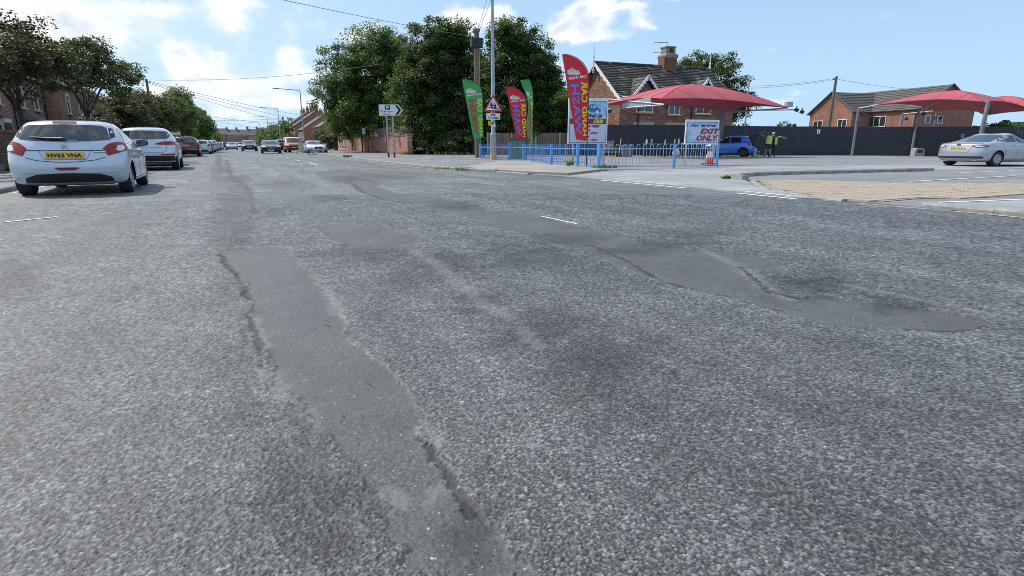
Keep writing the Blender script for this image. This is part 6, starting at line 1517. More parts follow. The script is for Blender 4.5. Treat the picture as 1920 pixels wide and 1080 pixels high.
# parking direction sign on two posts
ps = thing('direction_sign', 'white flag-shaped Grantham Road parking sign on two grey posts', 'sign', (10.17, 41.1, .09), R(-24))
def arrow(x0, x1, z0, z1, tip): return [(x0, z0), (x1, z0), (tip, (z0 + z1) / 2), (x1, z1), (x0, z1)]
b = MB(); b.prism(arrow(-.70, .66, 2.86, 3.60, .96), -.018, .018, axis='y'); sf = b.build('sign_panel', M_signw, ps)
b = MB(); b.prism([(.42, 2.91), (.61, 2.91), (.86, 3.23), (.61, 3.55), (.42, 3.55), (.67, 3.23)], -.026, -.017, axis='y'); b.build('chevron', M_ink, sf)
b = MB(); b.box((-.10, -.022, 3.40), (.36, .010, .29)); b.build('parking_square', M_bluept, sf)
text('lettering', 'P', M_signw, sf, face((-.10, -.0285, 3.295), 0), size=.30, offset=.012, extrude=.001)
fit_text('lettering', 'Grantham', M_ink, sf, face((-.62, -.0195, 3.08), 0), .92, .13, offset=.012, extrude=.001); fit_text('lettering', 'Road', M_ink, sf, face((-.38, -.0195, 2.90), 0), .44, .12, offset=.012, extrude=.001)
for x in (-.20, .22):
    b = MB(); b.tube([(x, .06, 0), (x, .06, 3.5)], .062, 10); b.build('post', M_galv, ps, 40)
    b = MB(); b.tube([(x, .06, -.02), (x, .06, .34)], .066, 10); b.build('black_post_base', M_black, ps, 40)

# telegraph poles
def tpole(label, loc, H, r=.15, box=False, lean=(0, 0), steps=True):
    t = thing('telegraph_pole', label, 'telegraph pole', loc)
    m = MB(); m.tube([(0, 0, -.2), (lean[0] * .5, lean[1] * .5, H / 2), (lean[0], lean[1], H)], [r, r * .88, r * .72], 10); m.build('pole', M_wood, t, 40)
    if box:
        m = MB(); m.box((-.26, -.12, H - .72), (.38, .36, .52)); m.box((.10, -.2, H - .70), (.40, .34, .60)); m.build('cable_box', M_black, t)
        m = MB(); m.lathe([(.2, 0), (.24, .06), (.24, .2), (.12, .24)], 10, (0, 0, H - .02)); m.build('pole_cap', M_wood, t)
        m = MB(); m.tube([(.12, -.12, H - 1), (.13, -.14, H - 2.2), (.14, -.16, .3)], .03, 6); m.build('cable_guard', M_galv, t)
        m = MB()
        for k in range(7): m.tube([(-.2 if k % 2 else .0, -.16, 3.4 + k * .36), (.0 if k % 2 else .22, -.16, 3.4 + k * .36)], .014, 5)
        m.build('climbing_steps', M_dark, t)
    else:
        m = MB(); m.box((0, 0, H - .2), (.09, .34, .12)); m.lathe([(.05, 0), (.07, .08), (.03, .12)], 8, (.16, 0, H - .35)); m.build('insulator', M_dark, t)
    return t
tpole('thick weathered telegraph pole with black junction boxes behind the green feather flag', (15.55, 37.9, .08), 8.2, .25, True)
tpole('telegraph pole behind the dark airy tree at left', (-6.6, 66, 0), 7.0, .14, lean=(-.05, 0))
tpole('slim telegraph pole at the right of the road before the hedge', (9.4, 122, 0), 6.2, .17)
tpole('telegraph pole leaning slightly in front of the modern house', (47.8, 34.8, 0), 6.7, .155, lean=(.05, -.1))

def cable(label, a, b, sag, r=.012, n=16):
    a, b = Vector(a), Vector(b); m = MB()
    m.tube([a + (b - a) * (k / n) - Vector((0, 0, sag * 4 * (k / n) * (1 - k / n))) for k in range(n + 1)], r, 5)
    return tag(m.build('overhead_cable', M_wire), label, 'cable')
cable('long overhead cable sweeping across the top of the sky to the thick pole', (-9.5, 22.0, 7.3), (15.55, 37.9, 7.95), .28, .013)
cable('cable from the left-hand pole rising to the big lime tree', (-6.65, 66, 6.9), (14.5, 62, 9.0), .5, .018)
for k, (e, lab) in enumerate((((16.0, 112, 5.5), 'upper'), ((15.5, 118, 5.0), 'middle'), ((15.5, 128, 4.4), 'lower'))):
    cable('%s of the fan of three cables from the left-hand pole to the right-hand houses' % lab, (-6.65, 66, 6.85 - k * .1), e, .35, .02)
for k, (y, z, y2, z2, lab) in enumerate(((112, 6.2, 150, 6.0, 'sagging cable crossing the road above the distant hedge'), (120, 5.4, 122, 5.9, 'level cable crossing the road to the slim pole'), (150, 7.0, 175, 5.2, 'faint furthest cable crossing the road'))):
    cable(lab, (-7, y, z), (9.4, y2, z2), .3, .028)
cable('left of the two service wires dropping from the sky to the thick telegraph pole', (15.1, 33.0, 11.6), (15.5, 37.8, 8.1), .05, .013)
cable('right of the two service wires dropping from the sky to the thick telegraph pole', (15.9, 33.4, 12.2), (15.6, 37.8, 8.1), .05, .013)
cable('upper wire running from the tall tree to the gabled house', (24, 46.5, 8.1), (30.4, 46, 7.4), .15, .015); cable('lower wire running from the tall tree to the gabled house', (24, 46.5, 7.8), (30.4, 46, 7.0), .15, .015)
cable('left wire arriving at the leaning pole in front of the modern house', (39.4, 42, 6.3), (47.8, 34.7, 6.55), .35, .014); cable('second left wire arriving at the leaning pole', (39.4, 42, 6.0), (47.8, 34.7, 6.45), .3, .014)
cable('wire leaving the leaning pole toward the right', (47.8, 34.7, 6.5), (64, 33, 6.0), .3, .014)

# hoop-top railings: posts, rails and every bar its own piece
def railing(label, pts, H, m_bar, m_post, hoop=True, pitch=.105, every=True, rail_h=.17, postw=.09, mfun=None, group=None, posts=None):
    r = thing('railing', label, 'railing', (*pts[0], 0), 0, group); o = Vector((*pts[0], 0)); bars = 0
    hp = None
    if hoop:
        w = pitch; m = MB(); path = [(-w / 2, 0, .10), (-w / 2, 0, H - w / 2)] + [(-w / 2 * math.cos(a), 0, H - w / 2 + w / 2 * math.sin(a)) for a in (.5, 1.05, 1.57, 2.09, 2.64)] + [(w / 2, 0, H - w / 2), (w / 2, 0, .10)]
        m.tube(path, .0105, 5); hp = m.mesh('hoop_bar', m_bar, 40)
    else:
        m = MB(); m.tube([(0, 0, .09), (0, 0, H - .05), (0, -.03, H)], .0095, 5); hp = m.mesh('bar', m_bar, 40)
    for a, b in zip(pts, pts[1:]):
        a, b = Vector((*a, 0)) - o, Vector((*b, 0)) - o; d = b - a; rz = math.atan2(d.y, d.x); M = Matrix.Rotation(rz, 4, 'Z')
        zb = .02
        for hz, tk in ((H - rail_h, .035), (.10, .03)):
            m = MB(); c = (a + b) / 2; m.box((c.x, c.y, hz + zb), (d.length - .06, .035, tk), M); m.build('rail', m_bar, r)
        step = pitch * 2 if hoop else pitch; n = int((d.length - .14) / step)
        for k in range(n):
            if bars >= 296: break
            p = a + d * ((k + .5) / n); q = link('hoop_bar' if hoop else 'bar', hp, r, (p.x, p.y, zb), rz); bars += 1
    for (px, py) in (posts or pts):
        m = MB(); m.tube([(px - o.x, py - o.y, -.1), (px - o.x, py - o.y, H + .03)], postw * .62, 8); m.build('post', m_post, r, 40)
    return r
M_barg = mat('worn_grey_hoop_paint', (.38, .48, .62), .5, .1, 8, .15)
railing('grey hoop-top railing with sky blue posts in front of the car wash entrance', [(12.95, 19.05), (16.48, 18.77), (19.34, 19.25)], .965, M_barg, M_bluep, True, .146)
railing('sky blue railing along the footway from the lamp column to the price board', [(15.0, 36.2), (14.75, 33.6), (14.95, 31.5), (15.0, 29.7), (13.2, 23.3), (13.02, 20.75), (12.97, 19.15)], .96, M_bluep, M_bluep, False, .19, postw=.12)
railing('more distant sky blue railing behind the green cabinet and price board', [(15.2, 36.6), (19.5, 37.6), (23.0, 38.4), (26.5, 38.9)], 1.0, M_bluep, M_bluep, False, .2)

# price board
def board_sign(name, label, a, b, z0, z1, post_z, th=.06):
    a, b = Vector((*a, 0)), Vector((*b, 0)); d = b - a; rz = math.atan2(d.y, d.x); t = thing(name, label, 'sign', a, rz); w = d.length
    m = MB(); m.box((w / 2, 0, (z0 + z1) / 2), (w, th, z1 - z0)); fr = m.build('sign_frame', M_signw, t)
    return t, w
M_bubble = bpy.data.materials.new('printed_bubble_blue'); M_bubble.use_nodes = True
def _bub():
    g = NG(M_bubble.node_tree); b = g.n['Principled BSDF']; tc = g.add('ShaderNodeTexCoord').outputs['Object']
    n = g.noise(tc, 5., 5, .7); v = g.add('ShaderNodeTexVoronoi', inp={'Scale': 14.}); g.l.new(tc, v.inputs['Vector'])
    c = g.ramp(n, [(.3, (.10, .33, .62)), (.5, (.30, .55, .78)), (.68, (.62, .76, .88))])
    c = g.mix(g.math('MULTIPLY', g.smooth(v.outputs['Distance'], .32, .12), .5), c, (.72, .82, .9)); g.l.new(c, b.inputs['Base Color']); b.inputs['Roughness'].default_value = .4
_bub(); MATS['printed_bubble_blue'] = M_bubble
M_pale = mat('printed_pale_blue', (.56, .62, .74), .4, 0, 5, .08)
M_crimson = mat('print_crimson', (.42, .015, .04), .4); M_maroon = mat('print_maroon_band', (.26, .02, .03), .4); M_pyel = mat('print_yellow', (.85, .72, .06), .4)
pb, w = board_sign('price_board', 'tall white and blue car wash price board from 10.00 with opening times', tuple(W(2.62, 27.5)[:2]), tuple(W(4.52, 27.9)[:2]), 1.02, 3.08, 0)
yf = -.032
def panel(parent, name, x, z, dx, dz, m, y=yf, dy=.006):
    q = MB(); q.box((x, y, z), (dx, dy, dz)); return q.build(name, m, parent)
fp = panel(pb, 'sign_face', w / 2, 2.0, w - .16, 1.84, M_pale, yf - .003)
panel(fp, 'printed_border', w / 2, 2.0, w - .12, 1.88, M_navyp, yf - .001, .004)
panel(fp, 'bubble_print', w / 2, 2.62, w - .17, .58, M_bubble, yf - .007)
panel(fp, 'price_band', w / 2, 2.04, w - .17, .24, M_maroon, yf - .007)
Y2 = yf - .0115
fit_text('lettering', 'Hand Car Wash Ltd', M_navyp, fp, face((.22, Y2, 2.20), 0), w - .5, .19, shear=.25, offset=.045, extrude=.001)
fit_text('lettering', 'from', M_signw, fp, face((.24, Y2, 1.95), 0), .72, .17, shear=.25, offset=.055, extrude=.001)
fit_text('lettering', '£10.00', M_pyel, fp, face((1.22, Y2, 1.945), 0), w - 1.45, .19, shear=.25, offset=.055, extrude=.001)
fit_text('lettering', 'OPENING TIMES', M_crimson, fp, face((.42, Y2, 1.755), 0), w - .82, .125, shear=.25, offset=.055, extrude=.001)
fit_text('lettering', 'Mon - Sat', M_navyp, fp, face((.8, Y2, 1.60), 0), w - 1.65, .105, shear=.2, offset=.05, extrude=.001)
fit_text('lettering', '8.00am - 5.30pm', M_crimson, fp, face((.58, Y2, 1.445), 0), w - 1.05, .115, shear=.25, offset=.05, extrude=.001)
fit_text('lettering', 'Sunday', M_navyp, fp, face((.95, Y2, 1.285), 0), w - 1.85, .12, shear=.2, offset=.05, extrude=.001)
fit_text('lettering', '9.00am - 4.30pm', M_crimson, fp, face((.58, Y2, 1.13), 0), w - 1.05, .115, shear=.25, offset=.05, extrude=.001)
def car_logo(parent, cx, cz, s, y, m):
    q = MB(); pts = [(-1, -.25), (-.95, .12), (-.55, .22), (-.28, .58), (.30, .60), (.62, .22), (1.0, .08), (1.0, -.25)]
    q.prism([(cx + a * s, cz + b * s) for a, b in pts], y - .004, y, axis='y'); o = q.build('car_logo', m, parent)
    q = MB()
    for (a0, a1) in ((-.26, .0), (.06, .42)): q.prism([(cx + a0 * s, cz + .24 * s), (cx + a1 * s, cz + .24 * s), (cx + (a1 - .12) * s, cz + .48 * s), (cx + (a0 + .12) * s, cz + .48 * s)], y - .007, y - .004, axis='y')
    for a in (-.55, .58): q.prism([(cx + (a + .2 * math.cos(t)) * s, cz + (-.25 + .2 * math.sin(t)) * s) for t in np.linspace(0, 6.1, 12)], y - .008, y - .0042, axis='y')
    q.build('logo_detail', M_signw, o); return o
car_logo(fp, w * .60, 2.56, .40, Y2, mat('print_mid_blue', (.05, .15, .42), .4))
for x in (.30, w - .12):
    q = MB(); q.tube([(x, .07, -.05), (x, .07, 2.9)], .045, 8); q.build('post', M_galv, pb, 40)

eb, w = board_sign('exit_board', 'white bubble-edged EXIT ONLY board behind the hoop railing', tuple(W(8.18, 27.7)[:2]), tuple(W(9.92, 28.2)[:2]), .99, 2.12, 0)
fp = panel(eb, 'sign_face', w / 2, 1.535, w - .17, .92, M_bubble, yf - .003); panel(fp, 'printed_border', w / 2, 1.535, w - .13, .96, M_navyp, yf - .001, .004)
panel(fp, 'pale_print', w / 2, 1.53, w - .42, .62, M_pale, yf - .007)
fit_text('lettering', 'Hand Car Wash', M_navyp, fp, face((.80, Y2, 1.78), 0), w - 1.0, .135, shear=.25, offset=.045, extrude=.001)
fit_text('lettering', 'EXIT', M_crimson, fp, face((.78, Y2, 1.465), 0), 1.05, .255, shear=.22, offset=.06, extrude=.001)
fit_text('lettering', 'ONLY', M_crimson, fp, face((.60, Y2, 1.15), 0), 1.20, .265, shear=.22, offset=.045, extrude=.001)
car_logo(fp, .46, 1.84, .22, Y2, mat('print_mid_blue', (.05, .15, .42), .4))
for x in (.16, w - .14):
    q = MB(); q.tube([(x, .07, -.02), (x, .07, 2.0)], .045, 8); q.build('post', M_galv, eb, 40)

def fabric(name, cols, tl=.04):
    m = mat(name, cols, .6, 0, .55, .16, .25, 3.); nt = m.node_tree
    g = NG(nt); pb_ = g.n['Principled BSDF']; tr = g.add('ShaderNodeBsdfTranslucent', inp={0: (cols[0] * .9, cols[1] * .7, cols[2] * .6, 1)})
    ms = g.add('ShaderNodeMixShader', inp={0: tl}); g.l.new(pb_.outputs[0], ms.inputs[1]); g.l.new(tr.outputs[0], ms.inputs[2]); g.l.new(ms.outputs[0], g.n['Material Output'].inputs[0]); return m
# feather flags, seen from the back so the print reads mirrored
M_fred = fabric('flag_red_cloth', (.74, .045, .075), .36); M_fgreen = fabric('flag_green_cloth', (.10, .52, .16), .36)
M_lav = mat('print_lavender_blue', (.17, .19, .62), .5); M_fyel = mat('print_flag_yellow', (.80, .62, .03), .5); M_fredp = mat('print_flag_red', (.58, .03, .04), .5)
M_suds = mat('print_suds', (.62, .68, .74), .5, 0, 14, .3); M_sudy = mat('print_suds_yellow', (.62, .52, .25), .5, 0, 20, .4)
def feather(label, base, z0, z1, wd, cloth, wash_m, rz, lean=0., ground=.0, twist=0., wave=.05, narrow=1., bot=.5):
    t = thing('feather_flag', label, 'flag', (*base, ground), rz); H = z1 - z0
    # cloth hangs to the left of the pole (local -x); the pole bows over at the top
    def pole_x(z):
        k = min(1., max(0., (z - (z0 + H * .70)) / (H * .30))); return -wd * 1.02 * (1 - math.sqrt(max(0, 1 - k * k)))
    def right(s): return Vector((pole_x(z0 + s * H), 0, z0 + s * H))
    def left(s): return Vector((-wd * (bot + (1.03 - bot) * s), 0, z0 - .02 + s * H * 1.0))
    def P(u, s, off=0.):
        a, b = right(s), left(s); 
        if b.x > a.x: b.x = a.x
        p = a + (b - a) * (1 - u)
        y = wave * math.sin(2.2 * s * 3.1 + u * 2.) * (1 - u) + .022 * math.sin(s * 26 + u * 5) * (1 - u) ** .6 * math.sin(u * 3.1) + .014 * math.sin(s * 9 - u * 14) + twist * (1 - u) * (s - .2)
        return Vector((p.x * narrow, y + off, p.z))
    m = MB(); m.grid(lambda u, s: P(u, 1 - (1 - s) ** 2., .0), 8, 40); m.grid(lambda u, s: P(u, 1 - (1 - s) ** 2., .006), 8, 40); c = m.build('flag_cloth', cloth, t, True, fix=False)
    pl = MB(); pl.tube([(0.02, .01, 0)] + [tuple(right(1 - (1 - k / 26) ** 2.) + Vector((.02, .004, .01))) for k in range(27)], [.022] + [.02 - .0004 * k for k in range(27)], 6)
    for i, v in enumerate(pl.v): pl.v[i] = (v[0] * narrow, v[1], v[2])
    pl.build('flag_pole', M_black, t, 40)
    def put(name, body, mm, ulo, uhi, slo, shi, vertical=True, off=-.008):
        me = text_mesh(body, size=1., align='LEFT', offset=.03, extrude=.0, spacing=1.05, res=2)
        bm = bmesh.new(); bm.from_mesh(me)
        bmesh.ops.triangulate(bm, faces=bm.faces[:])
        bmesh.ops.subdivide_edges(bm, edges=[e for e in bm.edges if e.calc_length() > .3], cuts=2)
        co = np.array([v.co[:] for v in bm.verts]); lo, hi = co.min(0), co.max(0)
        for v in bm.verts:
            a, b = (v.co.x - lo[0]) / (hi[0] - lo[0]), (v.co.y - lo[1]) / (hi[1] - lo[1])
            # mirrored print: vertical words run upward with their tops to the right
            u, s = (ulo + (uhi - ulo) * b, slo + (shi - slo) * a) if vertical else (uhi - (uhi - ulo) * a, slo + (shi - slo) * b + .03 * (uhi - (uhi - ulo) * a))
            v.co = P(u, s, off)
        bm.to_mesh(me); bm.free(); me.materials.clear(); me.materials.append(mm); link(name, me, c)
    put('lettering', 'WASH', wash_m, .14, .56, .06, .66); put('lettering', 'HAND CAR', M_fyel, .66, .97, .04, .69)
    put('lettering', 'CAR WASH', M_signw, .12, .92, .705, .74, False)
    lg = MB()
    def blob(cu, cs, ru, rs, n=14): lg.quad([P(cu + ru * math.cos(q), cs + rs * math.sin(q), -.009 - .0005 * len(lg.f)) for q in np.linspace(0, 2 * math.pi, n, endpoint=False)], 0 if len(lg.f) < 2 else 1)
    blob(.38, .785, .30, .022); blob(.24, .81, .13, .02); blob(.40, .812, .15, .022); blob(.55, .808, .11, .014); blob(.36, .84, .08, .010)
    lg.build('soapy_car_print', [M_suds, M_sudy], c, fix=False)
    return t
feather('tall red feather flag with mirrored lavender WASH in front of the price board', tuple(W(3.08, 24.1)[:2]), 1.17, 4.45, 1.05, M_fred, M_lav, -YAW + R(-4), ground=.02, wave=.06, bot=.42)
feather('green feather flag with mirrored red WASH against the telegraph pole', (15.1, 35.9), 1.42, 5.1, 1.28, M_fgreen, M_fredp, -YAW + R(2), wave=.05)
feather('smaller red feather flag behind the twisted green one', (15.62, 30.6), 1.3, 4.2, 1.15, M_fred, M_lav, -YAW, wave=.06, twist=.1)
feather('twisted green feather flag nearly edge-on beside the smaller red one', (15.40, 29.4), .97, 4.42, 1.25, M_fgreen, M_fredp, -YAW + R(66), wave=.16, twist=.5, narrow=.5)

# green utility cabinet and grey back-of-sign board
cb = thing('utility_cabinet', 'pale green utility cabinet behind the blue railings', 'cabinet', (16.3, 33.2, .02), R(-20)); b = MB(); b.box((0, 0, .62), (1.05, .5, 1.24)); b.build('housing', mat('cabinet_green', (.13, .24, .19), .55, 0, 5, .15), cb)
b = MB(); b.box((0, 0, 1.28), (1.18, .6, .10), taper=.92); b.build('lid', mat('cabinet_lid', (.07, .10, .09), .5), cb); b = MB(); b.box((.0, -.256, .62), (.012, .012, 1.1)); b.box((.08, -.262, .7), (.04, .02, .12)); b.build('door_seam', M_dark, cb)
gs = thing('sign_back', 'grey sign board seen from behind on a post by the board fence', 'sign', (26.2, 49.0, 0), -YAW); b = MB(); b.box((0, 0, 2.9), (1.0, .08, 1.55)); b.build('sign_panel', M_grey, gs); b = MB(); b.tube([(0, .08, 0), (0, .08, 3.6)], .06, 8); b.build('post', M_galv, gs)
bs = thing('small_sign', 'small white sign on a thin black post in front of the long brick wall', 'sign', (13.9, 70, .09), R(-25)); b = MB(); b.tube([(0, 0, 0), (0, 0, 2.75)], .07, 8); b.build('post', M_black, bs); b = MB(); b.box((.28, 0, 2.62), (.40, .04, .34)); b.box((.28, 0, 2.25), (.40, .04, .30)); b.build('sign_panel', M_signw, bs)
wp = thing('wooden_post', 'short grey wooden post at the left end of the long brick wall', 'post', (14.8, 95, .05), 0); b = MB(); b.box((0, 0, 1.3), (.5, .4, 2.7)); b.build('post', M_wood, wp); b = MB(); b.box((0, 0, 2.7), (.56, .46, .1)); b.build('cap', M_wood, wp)
# traffic island with cream bollard
ti = thing('bollard', 'big cream traffic bollard on the island in front of the white saloon', 'bollard', (7.45, 71.5, 0), R(-14)); b = MB(); b.prism([(-.52, .12), (.52, .12), (.55, 1.05), (.46, 1.22), (-.46, 1.22), (-.55, 1.05)], -.28, .28, axis='y'); b.build('shell', mat('cream_bollard', (.56, .52, .40), .55, 0, 5, .1), ti)
b = MB(); b.box((.05, 0, .06), (1.6, 1.1, .14)); b.build('base', M_kerb, ti)
tag(kerb_run('island_kerb', [(6.9, 62), (7.2, 61.2), (7.6, 62), (7.9, 70), (7.6, 78), (7.0, 78), (6.8, 70), (6.9, 62)], .11, .16, L=1.2), kind='structure')

# ------------------------------------------------------------------ canopies
M_can = fabric('faded_red_canopy_fabric', (.47, .085, .105))
M_seam = mat('canopy_seam', (.33, .06, .075), .7)
def canopy(label, L, F_, Rr, B, zp, zl, peak=None, sagz=.42, inset=.10, exp=1.55):
    """fabric stretched between four corner points (lat, D, z) up to a rounded peak"""
    Lp, Fp, Rp, Bp = [W(*c) for c in (L, F_, Rr, B)]; cen = (Lp + Fp + Rp + Bp) / 4; root = thing('canopy', label, 'canopy', (cen.x, cen.y, lot_z(cen.x, cen.y)))
    O = Vector(root.location); 
    pk = W(*peak) if peak else cen
    def P(s, t, off=0.):
        # s,t in -1..1 ; corners: L(-1,-1) F(1,-1) R(1,1) B(-1,1)
        a = Lp + (Fp - Lp) * (s + 1) / 2; b = Bp + (Rp - Bp) * (s + 1) / 2; p = a + (b - a) * (t + 1) / 2
        m = max(abs(s), abs(t)); q = min(abs(s), abs(t)); 
        q_ = q / m if m > 1e-6 else 0
        zed = p.z if False else (Lp.z * (1 - s) * (1 - t) + Fp.z * (1 + s) * (1 - t) + Rp.z * (1 + s) * (1 + t) + Bp.z * (1 - s) * (1 + t)) / 4
        edge_up = sagz * (1 - q_ ** 2) * m ** 2.2
        z = zed + (zp - zed) * (1 - m ** exp) + edge_up * .75
        pull = 1 - inset * (1 - q_ ** 2) * m ** 2
        c = cen + (pk - cen) * (1 - m)
        xy = c + (Vector((p.x, p.y, 0)) - Vector((cen.x, cen.y, 0))) * pull
        return Vector((xy.x - O.x, xy.y - O.y, z - O.z + off))
    mb = MB(); n = 20
    mb.grid(lambda u, v: P(u * 2 - 1, v * 2 - 1), n * 2, n * 2); mb.grid(lambda u, v: P(u * 2 - 1, v * 2 - 1, -.015), n * 2, n * 2)
    c = mb.build('canopy_fabric', M_can, root, True, fix=False)
    hem = MB(); 
    loop = [P(-1 + 2 * k / 16, -1) for k in range(17)] + [P(1, -1 + 2 * k / 16) for k in range(1, 17)] + [P(1 - 2 * k / 16, 1) for k in range(1, 17)] + [P(-1, 1 - 2 * k / 16) for k in range(1, 17)]
    hem.tube(loop, .025, 5); hem.build('edge_cable', M_can, root, True)
    for (a0, b0) in (((-1, -1), (0, 0)), ((1, -1), (0, 0)), ((1, 1), (0, 0)), ((-1, 1), (0, 0)), ((0, -1), (0, 0)), ((0, 1), (0, 0)), ((-.5, -1), (-.5, -.5)), ((.5, -1), (.5, -.5)), ((1, -.5), (.5, -.5)), ((1, .0), (0, 0)), ((1, .5), (.5, .5))):
        q = MB(); q.tube([P(a0[0] + (b0[0] - a0[0]) * k / 12, a0[1] + (b0[1] - a0[1]) * k / 12, .004) for k in range(13)], .016, 4); q.build('seam', M_seam, root, True)
    return root, P, O
M_wpost = mat('weathered_post_steel', (.20, .22, .23), .6, .2, 3, .25)
def pole_to(root, O, p, top, r=.085, m=M_wpost):
    b = MB(); p, top = Vector(p), Vector(top); b.tube([p - O, top - O], [r, r * .9], 10); b.lathe([(.16, 0), (.16, .03)], 10, p - O); b.build('post', m, root, 40)
def arm(root, O, a, b, r=.045, nm='bracket_arm'):
    q = MB(); q.tube([Vector(a) - O, Vector(b) - O], r, 8); q.build(nm, M_galv, root, 40)
def flood(root, O, p, rz=0):
    q = MB(); p = Vector(p) - O; q.box((p.x, p.y, p.z), (.34, .2, .22), Matrix.Rotation(rz, 3, 'Z') @ Matrix.Rotation(.5, 3, 'X')); q.box((p.x, p.y, p.z + .16), (.05, .05, .2)); q.build('floodlight', M_dark, root)

def canopies():
    r1_, P, O = canopy('nearest red canopy over the blue hatchback, its left face paler pink', (6.1, 41.5, 3.62), (9.45, 37.5, 3.78), (19.6, 42.0, 3.5), (17.0, 46.5, 3.45), 5.05, 0, peak=(12.5, 41.7, 0), sagz=.35)
    c1 = W(15.9, 44.6, lot_z(*W(15.9, 44.6)[:2])); pole_to(r1_, O, c1, W(15.9, 44.6, 3.6), .17)
    arm(r1_, O, W(15.9, 44.6, 3.45), W(20.1, 42.0, 3.38)); arm(r1_, O, W(15.9, 44.6, 3.3), P(1, 1) + O, .04)
    c2 = W(6.4, 42.6, lot_z(*W(6.4, 42.6)[:2])); pole_to(r1_, O, c2, W(6.4, 42.6, 4.25), .11)
    arm(r1_, O, W(6.4, 42.6, 4.18), W(9.7, 37.4, 3.42), .05); arm(r1_, O, W(6.4, 42.6, 3.40), W(9.7, 37.4, 3.42), .05)
    q = MB(); a, b = W(7.55, 40.8, 3.66) - O, W(9.0, 38.5, 3.62) - O; q.quad([a + Vector((0, 0, -.22)), b + Vector((0, 0, -.18)), b + Vector((0, 0, .38)), a + Vector((0, 0, .06))]); q.quad([a + Vector((.03, .03, .06)), b + Vector((.03, .03, .38)), b + Vector((.03, .03, -.18)), a + Vector((.03, .03, -.22))]); q.build('bracing_plate', M_grey, r1_)
    for p in ((9.7, 37.4, 3.32), (20.2, 42., 3.36), (20.55, 41.9, 3.22), (6.9, 42, 3.3)): flood(r1_, O, W(*p), .4)
    q = MB(); a = W(19.6, 42.0, 3.62) - O; q.box((a.x, a.y, a.z + .12), (.5, .3, .34)); q.build('tension_bracket', M_galv, r1_)
    for k, (dx, dy, lab) in enumerate(((0, 0, 'long red canopy standing on slim posts before the modern house'), (10.2, 7.1, 'furthest red canopy cut by the right edge of the view'))):
        A = lambda p: (p[0] + dx, p[1] + dy, p[2])
        r2_, P, O = canopy(lab, A((28.2, 45.8, 3.95)), A((33.9, 42.6, 3.95)), A((43.8, 50.0, 3.9)), A((38.1, 53.2, 3.85)), 5.10 + .15 * k, 0, peak=A((34.9, 47.0, 0)), sagz=.4)
        z = .1
        pts = [((27.4, 46.8), P(-1, -1)), ((34.0, 42.5), P(1, -1)), ((31.9, 46.4), None), ((38.4, 53.4), P(-1, 1))] if k == 0 else [((26.4, 48.2), P(-1, -1)), ((34.0, 42.5), P(1, -1))]
        for i, (b, t) in enumerate(pts):
            b = A((*b, 0)); base = W(b[0], b[1], z)
            tp = (t + O - Vector((0, 0, .18))) if t is not None else W(b[0], b[1], 3.55)
            lean = (W(b[0], b[1], 3.75) if i != 1 else W(b[0] + .1, b[1], 3.95))
            pole_to(r2_, O, base, lean, .105 if i != 1 else .15); 
            if t is not None: arm(r2_, O, lean, t + O, .05, 'tension_rod')
            flood(r2_, O, W(b[0] + .35, b[1] - .1, 3.3), .3)
            if i == 2: arm(r2_, O, W(b[0], b[1], 3.5), W(b[0] + .8, b[1] - .6, 4.2), .05, 'bracket_arm')
canopies()
# ------------------------------------------------------------------ people
M_skin = mat('skin', (.42, .24, .16), .6); M_hair = mat('dark_hair', (.02, .014, .01), .7)
M_hiviz = mat('hi_vis_yellow_cloth', (.62, .80, .05), .7, 0, 10, .1); M_refl = mat('reflective_band', (.62, .66, .60), .4); M_hback = mat('pale_grey_vest_yoke', (.52, .60, .56), .7, 0, 9, .12)
M_char = mat('charcoal_cloth', (.045, .048, .055), .8, 0, 8, .15); M_blackc = mat('black_cloth', (.012, .012, .014), .8); M_shoe = mat('dark_trainers', (.02, .02, .022), .6); M_cap = mat('pale_cap', (.55, .52, .48), .7)
def skin_mesh(name, joints, edges, root_i=0, sub=2):
    me = bpy.data.meshes.new(name); me.from_pydata([j[:3] for j in joints], edges, [])
    o = bpy.data.objects.new('tmp_skin', me); COL.objects.link(o)
    md = o.modifiers.new('s', 'SKIN'); md.use_smooth_shade = True
    sv = me.skin_vertices[0].data
    for i, j in enumerate(joints):
        r = j[3]; sv[i].radius = r if isinstance(r, tuple) else (r, r); sv[i].use_root = (i == root_i)
    ss = o.modifiers.new('u', 'SUBSURF'); ss.levels = ss.render_levels = sub
    dg = bpy.context.evaluated_depsgraph_get(); dg.update(); out = bpy.data.meshes.new_from_object(o.evaluated_get(dg)); bpy.data.objects.remove(o)
    out.name = name; shade(out); return out
def zmat(me, mats, fn):
    me.materials.clear()
    for m in mats: me.materials.append(m)
    for p in me.polygons: p.material_index = fn(p.center)

